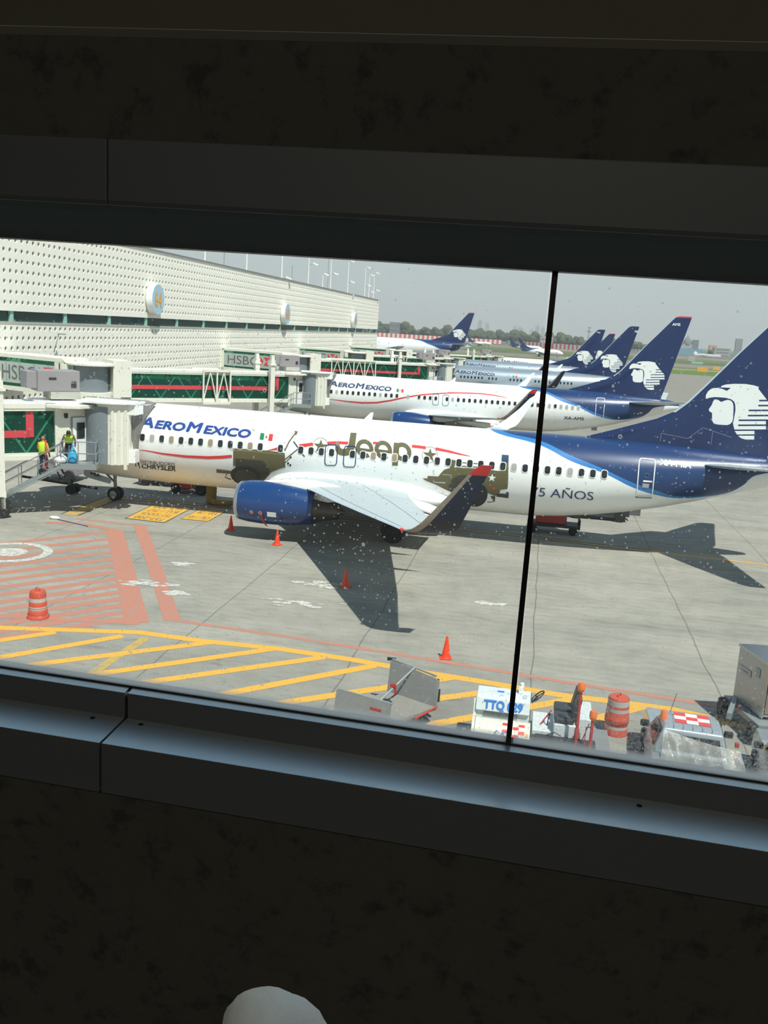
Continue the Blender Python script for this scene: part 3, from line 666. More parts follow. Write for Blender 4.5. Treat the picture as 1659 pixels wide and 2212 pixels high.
up_e = [(255, 896), (440, 985), (620, 1060), (850, 1165), (960, 1200), (1100, 1238), (1250, 1235), (1400, 1215), (1500, 1170), (1590, 1105)]
lo_e = [(255, 925), (440, 1020), (640, 1095), (850, 1195), (960, 1228), (1100, 1250), (1250, 1243), (1400, 1220), (1500, 1174), (1590, 1108)]
UP = [(22, 6.2), (23.9, 5.27)]+[(p.x, p.z) for p in (PA.on_body(*q) for q in zr(up_e))]
LO = [(22, 6.2), (23.3, 5.29)]+[(p.x, p.z) for p in (PA.on_body(*q) for q in zr(lo_e))]
UP.append((38, 4.45)); LO.append((38, 4.43))
def livery(name, shift=0.0, white=(.86, .87, .86), navy=(.012, .040, .135), light=(.035, .20, .52)):
    m = bpy.data.materials.new(name); m.use_nodes = True; n = m.node_tree; b = n.nodes['Principled BSDF']
    b.inputs['Roughness'].default_value = .32; b.inputs['Coat Weight'].default_value = .35; b.inputs['Coat Roughness'].default_value = .16
    t = n.nodes.new('ShaderNodeTexCoord'); s = n.nodes.new('ShaderNodeSeparateXYZ'); n.links.new(t.outputs['Object'], s.inputs[0])
    x = mathn(n, 'ADD', s.outputs['X'], shift) if shift else s.outputs['X']
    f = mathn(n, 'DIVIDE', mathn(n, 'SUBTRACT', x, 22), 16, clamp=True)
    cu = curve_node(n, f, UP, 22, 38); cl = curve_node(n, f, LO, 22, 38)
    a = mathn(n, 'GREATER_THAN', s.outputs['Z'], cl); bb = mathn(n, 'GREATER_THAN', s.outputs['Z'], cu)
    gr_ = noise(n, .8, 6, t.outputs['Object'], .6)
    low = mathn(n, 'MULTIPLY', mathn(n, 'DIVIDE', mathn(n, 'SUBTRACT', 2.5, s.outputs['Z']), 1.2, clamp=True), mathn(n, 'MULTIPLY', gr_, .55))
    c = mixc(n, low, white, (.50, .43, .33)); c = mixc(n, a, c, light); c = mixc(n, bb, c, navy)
    n.links.new(c, b.inputs['Base Color']); return m
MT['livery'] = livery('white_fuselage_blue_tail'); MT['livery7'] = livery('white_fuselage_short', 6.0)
AZT_FACE = [(1330, 638), (1350, 641), (1370, 655), (1388, 647), (1410, 641), (1428, 645), (1441, 658), (1446, 680), (1444, 755), (1438, 778), (1424, 792), (1405, 798), (1345, 794), (1324, 787), (1313, 770), (1313, 722), (1296, 712), (1293, 700), (1312, 672), (1320, 650)]
AZT_BEAK = [(1274, 628), (1276, 612), (1288, 590), (1306, 575), (1325, 568), (1350, 568), (1378, 574), (1405, 586), (1430, 567), (1366, 564), (1375, 554), (1400, 546), (1450, 542), (1520, 543), (1570, 551), (1604, 561), (1600, 572), (1651, 638)]
def azt():
    xr = lambda y: 1651+(y-638)*60/68 if y < 706 else (1711 if y < 768 else (1648 if y < 829 else 1576))
    body = list(AZT_BEAK)
    for g0, xs_ in ((641, 1605), (672, 1600), (702, 1540), (734, 1535), (763, 1478), (794, 1475)):
        if g0 in (763,): body += [(1711, g0), (xs_, g0), (xs_, g0+10), (1648, g0+10)]
        else: body += [(xr(g0), g0), (xs_, g0), (xs_, g0+10), (xr(g0+10), g0+10)]
    body += [(1648, 825), (1452, 825), (1445, 800), (1443, 785), (1450, 755), (1458, 705), (1457, 672), (1450, 652), (1432, 638), (1400, 629), (1370, 626), (1330, 624), (1300, 628), (1276, 636)]
    return [AZT_FACE, body, [(1453, 834), (1576, 834), (1576, 855), (1468, 856)], [(1474, 864), (1576, 864), (1575, 888), (1520, 887), (1495, 880)]]
FIN = [(4.9, 26.9, 35.95), (5.3, 27.9, 36.05), (5.7, 29.1, 36.16), (6.05, 30.1, 36.25), (6.35, 30.95, 36.33), (6.7, 31.62, 36.42), (7.2, 32.18, 36.54), (8.0, 32.86, 36.75), (9.6, 34.18, 37.15), (10.64, 35.10, 37.42), (11.9, 36.20, 37.74), (12.12, 36.42, 37.79), (12.24, 36.75, 37.80)]
def fin_t(z_, a, c): return (.30*(1-(z_-4.9)/7.34)+.10)*min(1, 4.6/(c-a)+.35)
def fin_half(x, z_):
    a = float(np.interp(z_, [f[0] for f in FIN], [f[1] for f in FIN])); c = float(np.interp(z_, [f[0] for f in FIN], [f[2] for f in FIN])); u = min(max((x-a)/(c-a), .001), 1)
    return max(fin_t(z_, a, c)*2.6*(math.sqrt(u)*.55-.16*u-.30*u*u-.09*u**3), 0)/2
def aero_ring(x0, x1, t, n=10):
    """closed airfoil outline (chordwise, thickness) pairs: upper then lower"""
    pts = []
    for k in range(n+1):
        u = (1-math.cos(math.pi*k/n))/2; th = t*2.6*(math.sqrt(u)*.55-.16*u-.30*u*u-.09*u**3+.0*u) if u > 0 else 0
        pts.append((x0+(x1-x0)*u, max(th, 0)))
    up = [(x, th/2*1.0) for x, th in pts]; dn = [(x, -th/2) for x, th in pts[1:-1]][::-1]
    return up+dn
def wing_mesh(sections, side, mt, name, parent, k_le=3, tip_mi=None, extra=None, round_le=False):
    """sections: (y, z, xLE, xTE, thickness, cant) ; cant tilts the section normal (0 flat wing, 90 vertical)"""
    rings = []
    for (y, zz_, a, c, t, cant) in sections:
        ca = math.radians(cant); R = []
        for x, h in aero_ring(a, c, t): R.append((x, side*(y-h*math.sin(ca)), zz_+h*math.cos(ca)))
        rings.append(R)
    b = MB(); n = len(rings[0]); b.loft(rings, 0, True)
    nq = n*(len(rings)-1)
    for k in range(nq):
        i = k % n; j = k//n
        if i < k_le-1 or i >= n-k_le+1: b.m[k] = 1
        if extra: b.m[k] = extra(i, j, n, b.m[k])
    return b.build(name, mt, parent)
def wheel(b, c, r, wd, hub=None):
    b.lathe([(.001, -wd/2), (r*.55, -wd/2), (r*.6, -wd*.42), (r*.86, -wd*.5), (r, -wd*.3), (r, wd*.3), (r*.86, wd*.5), (r*.6, wd*.42), (r*.55, wd/2), (.001, wd/2)], c, 'Y', 24)
def airliner(label, pose, kind='full', short=False, skin=None, swoosh=None, finc='navy', tipred=True, detail=2, emblem=True, share=None, group=None, scale=1.0, winglets=True):
    d1, d2 = (2.9, 3.1) if short else (0, 0)
    root = thing('airliner', label, 'airplane', (pose.x, pose.y, pose.z), pose.ph, group)
    if scale != 1: root.scale = (scale,)*3
    P = root
    X1 = lambda x: x-d1; X2 = lambda x: x-d1-d2
    # fuselage
    def sx(x): return x if x < 12 else (x-d1 if x < 23 else x-d1-d2)
    xs = [0, .04, .12, .25, .45, .7, .95, 1.25, 1.5, 1.85, 2.2, 2.6, 3, 3.5, 4, 4.5, 5, 5.6, 6.2, 8, 10, 14, 18, 22, 25.5, 26.2, 27, 27.7, 28.5, 29.2, 30, 30.8, 31.6, 32.3, 33, 33.7, 34.4, 35, 35.6, 36.1, 36.6, 37, 37.3, 37.5, 37.6]
    rings = []; N = 56 if detail > 1 else 28
    for x in xs:
        zt_, zb_, wm, zm = sect(x); R = []
        for i in range(N):
            t = 2*math.pi*i/N; c_, s_ = math.cos(t), math.sin(t)
            R.append((sx(x), wm*c_, zm+(zt_-zm if s_ > 0 else zm-zb_)*s_))
        rings.append(R)
    b = MB().loft(rings); b.build('fuselage', skin or MT['livery'], P)
    # cockpit glazing and radome ring
    if detail > 1:
        for s in (-1, 1):
            b = MB()
            for (xa, xb, za, zc) in ((1.62, 2.12, 3.72, 4.22), (2.2, 2.75, 3.72, 4.3), (2.85, 3.3, 3.75, 4.3)):
                q = [(xa, za), (xb, za), (xb, zc), (xa+.25, min(zc, sect(xa+.25)[0]-.08))]
                b.add([(x, s*(halfw(x, z_)+.015), z_) for x, z_ in q], [(0, 1, 2, 3)])
            b.build('cockpit_window', MT['glass_dark'], P)
    # windows
    if detail >= 1:
        if detail > 1 or share is None:
            for key, mt_ in (('win', 'glass_dark'), ('wint', 'shade_tan'), ('wing', 'shade_grey')):
                if key in MT: continue
                b = MB(); poly = rrect(0, 0, .245, .345, .09)
                v, f = cut2d(poly, [tuple(range(len(poly)))], 0, .06); b.add([(x, -halfw(15, zz_+3.75)-.022, zz_) for x, zz_ in v], f)
                o = b.build('window', MT[mt_], P); MT[key] = o.data; bpy.data.objects.remove(o)
                if key == 'win':
                    o = rrect(0, 0, .31, .41, .11); i_ = rrect(0, 0, .225, .325, .085); b = MB(); n = len(o)
                    b.add([(x, -halfw(15, zz_+3.75)-.016, zz_) for x, zz_ in o+i_], [(k, (k+1) % n, n+(k+1) % n, n+k) for k in range(n)]); oo = b.build('window_surround', MT['white_flat'], P); MT['winring'] = oo.data; bpy.data.objects.remove(oo)
        tans = {3: 'wint', 7: 'wint', 11: 'wint', 1: 'wing', 23: 'wint', 25: 'wint', 36: 'wing', 41: 'wing'} if share == 'A' else {1: 'wing', 9: 'wing', 14: 'wing', 22: 'wing', 41: 'wing', 42: 'wing', 43: 'wing', 44: 'wing', 39: 'wing'}
        nwin = 45 if not short else 34
        for i in range(nwin):
            if i in (13, 15, 20): continue
            x = 6.415+.508*i
            if share == 'A' and i == 38: pass
            zc = 3.75+.0051*(x-17.6)
            o = bpy.data.objects.new('window', MT[tans.get(i, 'win')]); C.objects.link(o); o.parent = P
            o.location = (x, -(halfw(x+(d1+d2 if x > 17 else 0), 3.75)-halfw(15, 3.75)), zc)
            if detail > 1:
                r = bpy.data.objects.new('window_surround', MT['winring']); C.objects.link(r); r.parent = o
    # wings
    fair = [(-2.9+x, w_, za, zb2) for x, w_, za, zb2 in []]
    for side, sn in ((-1, 'port'), (1, 'starboard')):
        S = [(1.2, 2.15, 13.0, 19.7, 1.1, 0), (1.9, 2.2, 13.55, 19.85, 1.0, 0), (3.4, 2.33, 14.75, 20.1, .82, 0), (4.9, 2.47, 15.72, 20.42, .66, 0), (6.2, 2.60, 16.42, 20.75, .55, 0), (9.5, 2.9, 18.17, 21.6, .41, 0), (13, 3.26, 20.02, 22.48, .29, 0), (16.2, 3.6, 21.72, 23.18, .20, 0), (16.9, 3.67, 22.08, 23.35, .17, 0)]
        W = [(16.9, 3.67, 22.08, 23.35, .17, 0), (17.12, 3.71, 22.25, 23.45, .16, 12), (17.36, 3.83, 22.48, 23.72, .15, 35), (17.52, 4.05, 22.75, 23.92, .14, 60), (17.62, 4.4, 23.05, 24.08, .12, 74), (17.75, 5.1, 23.62, 24.38, .10, 80), (17.85, 5.70, 24.10, 24.64, .085, 81), (17.88, 5.84, 24.22, 24.70, .08, 82), (17.91, 6.02, 24.46, 24.80, .05, 82)]
        sh = lambda L: [(y, zz_, X1(a), X1(c), t, k) for y, zz_, a, c, t, k in L]
        wg = wing_mesh(sh(S), side, [MT['wing_grey'], MT['lead_edge']], 'wing', P)
        if winglets:
            def ex(i, j, n, m_):
                if m_ == 1 and j < 6: return 1
                if i < n/2: return 0
                return 3 if (j >= 6 and tipred) else 2
            if side == 1: W = [(y, zz_-.15*max(0, (zz_-3.9)/2.1), a+.30*min(1, max(0, (zz_-3.7)/1.2)), c+.22*max(0, (zz_-3.9)/2.1), t, k) for y, zz_, a, c, t, k in W]
            wing_mesh(sh(W), side, [MT['wing_grey'] if side == -1 else MT['white_paint'], MT['lead_tan'] if side == -1 else MT['white_paint'], MT['navy_dark'], MT['tip_red']], 'winglet', P, k_le=4 if side == -1 else 2, extra=ex)
        if detail > 1:
            # flaps, spoiler panels, track fairings, light
            for (ya, yb, za, zc, xa, xb, dz) in ((2.2, 5.0, 2.10, 2.36, 19.7, 20.9, -.08), (2.2, 5.0, 1.98, 2.24, 20.85, 21.55, -.16)):
                b = MB(); k1 = .25 if ya > 6 else .0
                L = [(xa, side*ya, za+dz), (xb, side*ya, za+dz-.22), (xb+k1*2.6, side*yb, zc+dz-.18), (xa+k1*2.6, side*yb, zc+dz)]
                b.add([Vector(p)-Vector((d1, 0, 0)) for p in L]+[Vector(p)-Vector((d1, 0, .07)) for p in L], [(0, 1, 2, 3), (7, 6, 5, 4), (0, 4, 5, 1), (1, 5, 6, 2), (2, 6, 7, 3), (3, 7, 4, 0)]); b.build('flap', MT['fairing'], P)
            for yf, zf, xf in ((4.4, 2.15, 19.9), (6.2, 2.34, 20.2), (8.9, 2.62, 20.95)):
                rings = []
                for u, r in ((0, .02), (.15, .12), (.4, .19), (.65, .18), (.85, .10), (1, .015)):
                    xx = X1(xf-1.6+u*3.0); rings.append([(xx, side*yf+r*.75*math.cos(2*math.pi*i/10), zf-.12-.20*u+r*math.sin(2*math.pi*i/10)) for i in range(10)])
                MB().loft(rings).build('flap_track_fairing', MT['fairing'], P)
            # slat gap and aileron lines as slim dark seams on the upper surface
            def top(y, x):
                Y_ = [s_[0] for s_ in S]; zc = np.interp(y, Y_, [s_[1] for s_ in S]); a = np.interp(y, Y_, [s_[2] for s_ in S]); c = np.interp(y, Y_, [s_[3] for s_ in S]); t = np.interp(y, Y_, [s_[4] for s_ in S])
                u = min(max((x-a)/(c-a), 0), 1); th = t*2.6*(math.sqrt(u)*.55-.16*u-.30*u*u-.09*u**3); return zc+max(th, 0)/2+.006
            for seam, wd in ((((5.2, .12), (16.4, .12)), .02), (((3.0, .62), (9.3, .70)), .02), (((9.3, .70), (16.3, .72)), .02), (((6.3, .62), (6.3, .98)), .02), (((11.6, .70), (11.6, .98)), .02), (((2.6, .45), (6.0, .55)), .015)):
                (ya, ua), (yb, ub) = seam; b = MB(); pr = None
                for k in range(13):
                    y = ya+(yb-ya)*k/12; u = ua+(ub-ua)*k/12
                    a = np.interp(y, [s_[0] for s_ in S], [s_[2] for s_ in S]); c = np.interp(y, [s_[0] for s_ in S], [s_[3] for s_ in S]); x = a+(c-a)*u
                    if abs(yb-ya) > 1: q = [(X1(x-wd/2), side*y, top(y, x-wd/2)), (X1(x+wd/2), side*y, top(y, x+wd/2))]
                    else: q = [(X1(x), side*(y-wd/2), top(y, x)), (X1(x), side*(y+wd/2), top(y, x))]
                    if pr: b.add([pr[0], q[0], q[1], pr[1]], [(0, 1, 2, 3)])
                    pr = q
                b.build('panel_seam', MT['strut'], wg)
            b = MB().sphere((X1(22.12), side*17.0, 3.70), .065, 10); b.build('navigation_light', MT['red'] if side == -1 else MT['tip_red'], P)
        # engine
        e = thing('engine', None, None, (X1(0), side*4.83, 1.60), parent=P)
        b = MB(); prof = [(12.62, .80), (12.60, .86), (12.72, .93), (13.1, 1.0), (13.7, 1.04), (14.4, 1.03), (15.2, .97), (15.9, .88), (16.22, .82), (16.2, .78), (15.5, .74)]
        def flat(rr): return rr
        rings = []
        for x, r in prof[2:]:
            rings.append([(x, r*math.cos(2*math.pi*i/32), (r*math.sin(2*math.pi*i/32) if math.sin(2*math.pi*i/32) > 0 else r*.90*math.sin(2*math.pi*i/32))) for i in range(32)])
        b.loft(rings, cap=False); b.build('nacelle', MT['engine_blue'] if kind != 'silver' else MT['engine_blue'], e)
        rings = []
        for x, r in ((13.3, .70), (12.8, .74), (12.64, .80), (12.60, .86), (12.64, .905), (12.74, .935), (12.79, .945)):
            rings.append([(x, r*math.cos(2*math.pi*i/32), (r*math.sin(2*math.pi*i/32) if math.sin(2*math.pi*i/32) > 0 else r*.90*math.sin(2*math.pi*i/32))) for i in range(32)])
        MB().loft(rings, cap=False).build('intake_lip', MT['lip'], e)
        MB().lathe([(.001, 13.0), (.2, 13.2), (.3, 13.4), (.74, 13.42), (.74, 13.6), (.001, 13.7)], (0, 0, 0), 'X', 24).build('fan', MT['dark'], e)
        MB().lathe([(.74, 15.7), (.60, 16.2), (.52, 16.5), (.47, 16.55), (.40, 17.1), (.36, 17.27), (.30, 17.25), (.22, 16.9)], (0, 0, -.08), 'X', 24).build('exhaust_nozzle', MT['exhaust'], e)
        MB().lathe([(.25, 16.8), (.22, 17.2), (.10, 17.5), (.01, 17.62)], (0, 0, -.08), 'X', 16).build('exhaust_cone', MT['exhaust'], e)
        rings = []
        for x, hw, z0, z1 in ((13.6, .03, .95, 1.02), (14.2, .20, .85, 1.10), (15.1, .26, .80, 1.24), (16.0, .26, .45, 1.24), (16.8, .24, .35, 1.15), (17.8, .18, .50, .95), (18.6, .05, .75, .85)):
            rings.append([(x, -hw, z0), (x, hw, z0), (x, hw, (z0+z1*3)/4), (x, hw*.6, z1), (x, -hw*.6, z1), (x, -hw, (z0+z1*3)/4)])
        MB().loft(rings).build('pylon', MT['fairing'], e)
        if detail > 1 and side == -1:
            def onN(x, t_, w_, h_):
                r = float(np.interp(x, [p[0] for p in prof[2:9]], [p[1] for p in prof[2:9]]))+.012
                return [(x+dx*w_, -r*math.cos(t_+dt*h_/r), r*math.sin(t_+dt*h_/r)) for dx, dt in ((-.5, -.5), (.5, -.5), (.5, .5), (-.5, .5))]
            MB().add(onN(14.45, -.28, .42, .24), [(0, 1, 2, 3)]).build('placard', MT['white_flat'], e)
            for xx in (13.52, 13.93):
                b = MB(); r = 1.05
                for rr, mi in ((.09, 0), (.055, 1)):
                    pts = [(xx+rr*math.cos(k*.6283), -r*math.cos(-.25+rr*math.sin(k*.6283))-.004*mi, r*math.sin(-.25+rr*math.sin(k*.6283))) for k in range(10)]
                    b.add(pts, [tuple(range(10))], mi)
                b.build('warning_mark', [MT['reflective'], MT['red']], e)
            b = MB(); prv = None
            for k in range(7):
                t_ = -.30-.14*k; r = 1.05; q = [(13.93+.02*k, -r*math.cos(t_), r*math.sin(t_)), (14.02+.02*k, -r*math.cos(t_), r*math.sin(t_))]
                if prv: b.add([prv[0], prv[1], q[1], q[0]], [(0, 1, 2, 3)])
                prv = q
            b.build('red_streak', MT['red_metal'], e)
        # stabiliser
        TS = [(.4, 4.45, 32.6, 36.2, .45, 0), (1.3, 4.55, 33.2, 36.55, .36, 0), (4.2, 4.9, 34.95, 37.1, .22, 0), (6.7, 5.18, 36.6, 37.6, .12, 0), (6.95, 5.2, 36.95, 37.6, .06, 0)]
        wing_mesh([(y, zz_, X2(a), X2(c), t, k) for y, zz_, a, c, t, k in TS], side, [MT['wing_grey'], MT['lead_edge']], 'tailplane', P)
    # wing-body fairing
    rings = []
    for x, w_, z0, z1 in ((12.7, 1.70, 1.6, 1.9), (12.95, 1.88, 1.35, 2.3), (13.4, 2.0, 1.2, 2.65), (14.0, 2.1, 1.1, 2.88), (15.0, 2.16, 1.02, 3.0), (17, 2.18, .98, 2.98), (19.4, 2.16, 1.0, 2.86), (20.4, 2.12, 1.1, 2.66), (21.1, 2.03, 1.3, 2.42), (21.6, 1.93, 1.5, 2.22), (21.95, 1.80, 1.7, 2.05)):
        R = []; zc = (z0+z1)/2
        for i in range(36):
            t = 2*math.pi*i/36; c_, s_ = math.cos(t), math.sin(t); p = .62
            R.append((X1(x), w_*abs(c_)**p*(1 if c_ > 0 else -1), zc+(z1-zc)*abs(s_)**.9*(1 if s_ > 0 else -1)))
        rings.append(R)
    MB().loft(rings).build('wing_fairing', MT['fairing'], P)
    # fin with metal leading edge and coloured cap
    rings = []
    for zz_, a, c in FIN:
        t = fin_t(zz_, a, c); R = []
        for x, h in aero_ring(a, c, t): R.append((X2(x), h, zz_))
        rings.append(R)
    b = MB(); n = len(rings[0]); b.loft(rings)
    for k in range(n*(len(rings)-1)):
        i = k % n; j = k//n
        if (i < 1 or i >= n-1) and j > 4: b.m[k] = 1
        if j >= 11 and tipred: b.m[k] = 2
    fin = b.build('tail_fin', [MT[finc], MT['lead_edge'], MT['red']], P)
    if emblem:
        if 'emblem' not in MT:
            b = MB()
            for p in azt():
                v, f = cut2d(zr(p), [tuple(range(len(p)))], 6, 8); out = []
                for x, y in v:
                    q = PA.on_plane(x, y, -.12); out.append((q.x, -fin_half(q.x, q.z)-.007, q.z))
                b.add(out, f)
            o = b.build('tail_emblem', MT['white_flat'], fin); MT['emblem'] = o.data; o.location = (-d1-d2, 0, 0)
        else:
            o = bpy.data.objects.new('tail_emblem', MT['emblem']); C.objects.link(o); o.parent = fin; o.location = (-d1-d2, 0, 0)
        if share == 'A':
            b = MB()
            for a, c in (((31.2, 5.3), (31.2, 5.7)), ((31.2, 5.7), (32.4, 5.55)), ((32.4, 5.55), (33.0, 6.1)), ((33.0, 6.1), (34.3, 5.75)), ((33.45, 5.95), (33.45, 5.35))):
                b.bar((a[0], -fin_half(*a), a[1]), (c[0], -fin_half(*c), c[1]), .008, n=4)
            b.build('panel_seam', MT['wing_dark'], fin)
    # gear
    g = thing('nose_gear', None, None, (4.05, 0, 0), parent=P)
    b = MB().bar((.0, 0, .35), (-.05, 0, 1.6), .09, n=10).bar((0, -.22, .345), (0, .22, .345), .06, n=8).bar((0, 0, .9), (-.7, 0, 1.5), .05); b.build('strut', MT['strut'], g)
    for s in (-1, 1):
        b = MB(); wheel(b, (0, s*.2, .345), .345, .2); o = b.build('wheel', MT['rubber'], g)
        MB().lathe([(.001, -.01), (.17, -.01), (.19, 0), (.17, .01), (.001, .01)], (0, s*.305, .345), 'Y', 20).build('hub', MT['galv'], o)
    for s in (-1, 1):
        gg = thing('main_gear', None, None, (X1(19.5), s*2.86, 0), parent=P)
        MB().bar((0, 0, .56), (0, 0, 2.2), .12, n=10).bar((0, -.45, .56), (0, .45, .56), .08, n=8).bar((0, 0, 1.0), (0, -s*1.2, 1.7), .06).build('strut', MT['strut'], gg)
        for k in (-1, 1):
            b = MB(); wheel(b, (0, k*.43, .56), .56, .4); b.build('wheel', MT['rubber'], gg)
    # antennas
    if detail > 1:
        b = MB(); x = X1(17.2); b.prism([(x, -.02), (x+.45, -.02), (x+.45, .02), (x, .02)], 5.2, 5.25)
        b.add([(x-.1, -.015, 5.2), (x+.35, -.015, 5.2), (x+.42, 0, 5.62), (x+.28, 0, 5.62), (x-.1, .015, 5.2), (x+.35, .015, 5.2)], [(0, 1, 2, 3), (4, 3, 2, 5), (0, 3, 4), (1, 5, 2)]); b.build('antenna', MT['white_flat'], P)
        b = MB(); x = X2(30.2); zb_ = sect(30.2)[1]
        b.prism([(x, -.03), (x+.5, -.03), (x+.5, .03), (x, .03)], zb_-.22, zb_+.12); b.build('drain_mast', MT['strut'], P)
    return root
# nearest airliner ---------------------------------------------------
A = airliner('nearest white and blue airliner with olive military vehicle artwork along its side', PA, share='A')
def bd(name, polys, mt, eps=.012, label=None, parent=A, pose=PA, step=7): return body_decal(name, polys, MT[mt], parent, pose, eps, step, label)
q4 = lambda o, s: z((250, 840), 4.1475, o)
TITLE = body_text('airline_title', '', [(300, 922), (541, 947), (544, 924), (304, 899)], MT['title_blue'], A, PA, .012, .036, .20, [('A', 1.0), ('ERO', .80), ('M', 1.0), ('EXICO', .80)]); 
TITLE.data.name = 'airline_title'
bd('flag_green_bar', [[(561, 949), (569.5, 950), (571.5, 936), (563, 935)]], 'flag_green'); bd('flag_red_bar', [[(579.5, 951.5), (588, 952.5), (590.5, 938), (582, 937)]], 'red')
FLAG = [o for o in A.children if o.name.startswith('flag_')]
b = MB(); c = PA.on_body(575.5, 943.5, .013); b.add([(c.x+.06*math.cos(k), -halfw(c.x, c.z+.06*math.sin(k))-.013, c.z+.06*math.sin(k)) for k in [i*.6283 for i in range(10)]], [tuple(range(10))]); o = b.build('flag_crest', MT['shade_tan'], A); FLAG.append(o)
# red swoosh, broken where the artwork sits on it
sw = lambda pts, wd, nm='red_swoosh': bd(nm, stroke(pts, wd), 'red', .010)
sw([(297, 971), (320, 974), (350, 980), (400, 986), (450, 988.5), (480, 987.5), (501, 985.5)], [.8, 2, 3.6, 5.2, 6.2, 6.5, 6.5])
sw([(577, 973), (590, 971), (603, 968.5)], [.5, 3.5, 6.5]); sw([(647, 963), (660, 961.5), (676, 959)], [7.5, 7, 6.5]); sw([(708, 956.5), (730, 956), (752, 957)], [5.5, 6, 6]); sw([(806, 956.5), (814, 957), (822, 957.5)], [5, 5, 4])
sw([(890, 963.5), (905, 965), (920, 967)], [6, 6, 6]); sw([(941, 969), (970, 975), (995, 981), (1016, 985.5)], [6, 5, 3, .6])
# exit and door outlines
def outline(nm, q, wd, mt, r=.2, pose=PA, parent=A, eps=.02):
    Q = [Vector(p) for p in q]; pts = []
    for a, c in [(.5+x, .5+y) for x, y in rrect(0, 0, 1, 1, r, 5)]:
        p = Q[0]*(1-a)*(1-c)+Q[1]*a*(1-c)+Q[2]*a*c+Q[3]*(1-a)*c; pts.append((p.x, p.y))
    return body_decal(nm, stroke(pts+pts[:2], wd), MT[mt], parent, pose, eps, 12)
z3 = lambda pts: z((640, 920), 4.879, pts)
outline('exit_outline', z3([(300, 415), (425, 418), (437, 200), (310, 198)]), 1.9, 'navy'); outline('exit_outline', z3([(495, 432), (622, 436), (635, 215), (507, 212)]), 1.9, 'navy')
outline('door_outline', z((1340, 900), 5.2, [(183, 893), (357, 897), (398, 480), (216, 465)]), 2.2, 'white_flat', .12)
bd('door_handle', [z((1340, 900), 5.2, [(258, 712), (358, 722), (358, 738), (255, 733)])], 'white_flat', .02); bd('door_placard', [z((1340, 900), 5.2, [(248, 748), (325, 755), (318, 802), (246, 795)])], 'shade_grey', .018)
bd('door_sill', [z((1340, 900), 5.2, [(170, 896), (353, 904), (350, 920), (168, 912)])], 'strut', .02)
b = MB(); c = PA.on_body(1397.5, 1027, .02); b.tube_ring(.09, .015, (c.x, c.y, c.z), 'Y', 16, 6); b.build('door_porthole', MT['steel'], A)
body_text('registration', 'XA-MIA', [(1424, 1004.5), (1493, 1012), (1494, 999), (1426, 991)], MT['white_flat'], A, PA, .014, .03)
body_text('anniversary_lettering', '75 AÑOS', [(1146, 1071), (1281, 1081), (1283, 1059), (1149, 1047)], MT['title_navy'], A, PA, .014, -.005)
body_text('sponsor_lettering', 'DISTRIBUIDORES', [(303, 1001), (378, 1007.5), (378.5, 1000), (303.5, 994)], MT['olive_dk'], A, PA, .014, .0)
body_text('sponsor_lettering', 'CHRYSLER', [(306, 1011.5), (379.5, 1018.5), (381, 1008), (306, 1002)], MT['olive_dk'], A, PA, .014, .03)
bd('sponsor_symbol', [[(290, 993), (299, 994), (303, 1011), (300.5, 1011), (297, 999), (293, 999), (295, 1008), (293, 1008)]], 'olive_dk')
body_text('sponsor_title', '', z3([(412, 305), (1215, 415), (1225, 175), (420, 68)]), MT['olive'], A, PA, .012, .055, .03, None) if False else None
# big vehicle-maker lettering, drawn glyph by glyph
J = z3([(573, 70), (637, 73), (618, 225), (603, 270), (575, 300), (530, 314), (470, 310), (430, 290), (412, 250), (412, 187), (452, 188), (462, 225), (478, 240), (505, 243), (530, 235), (547, 210), (553, 190)])
bd('maker_lettering', [J], 'olive')
def ring_letter(cx, cy, rx, ry, th, a0=0, a1=360, sk=0.0):
    out = []; n = 26
    for k in range(n):
        t0 = math.radians(a0+(a1-a0)*k/n); t1 = math.radians(a0+(a1-a0)*(k+1)/n)
        out.append([(cx+r*math.cos(t)*(rx/ry)+sk*r*math.sin(t), cy+r*math.sin(t)+.12*r*math.cos(t)) for r, t in ((ry, t0), (ry, t1), (ry-th, t1), (ry-th, t0))])
    return z3([p for q in out for p in q]), n
def letter_e(cx, cy):
    pts, n = ring_letter(cx, cy, 92, 97, 44, 55, 360)
    polys = [pts[i*4:i*4+4] for i in range(n)]; polys.append(z3([(cx-60, cy-8), (cx+92, cy+12), (cx+92, cy+38), (cx-60, cy+20)])); return polys
bd('maker_lettering', letter_e(722, 238), 'olive'); bd('maker_lettering', letter_e(918, 252), 'olive')
pts, n = ring_letter(1120, 272, 94, 98, 46); pl = [pts[i*4:i*4+4] for i in range(n)]; pl.append(z3([(1030, 175), (1090, 180), (1070, 420), (1010, 417)])); bd('maker_lettering', pl, 'olive')
# stars in rings
def star(cx, cy, r, rot=0.0, sy=1.0): return [(cx+(r if i % 2 == 0 else r*.40)*math.sin(rot+math.pi*i/5), cy-(r if i % 2 == 0 else r*.40)*math.cos(rot+math.pi*i/5)*sy) for i in range(10)]
for cx, cy in ((692.5, 963), (928.5, 982)):
    bd('star_mark', [star(cx, cy+1, 15.5, .10)], 'olive'); n = 30
    circ = [(cx+16.5*math.cos(2*math.pi*i/n), cy+17*math.sin(2*math.pi*i/n)) for i in range(n+1)]; bd('star_ring', stroke(circ, .7), 'olive')
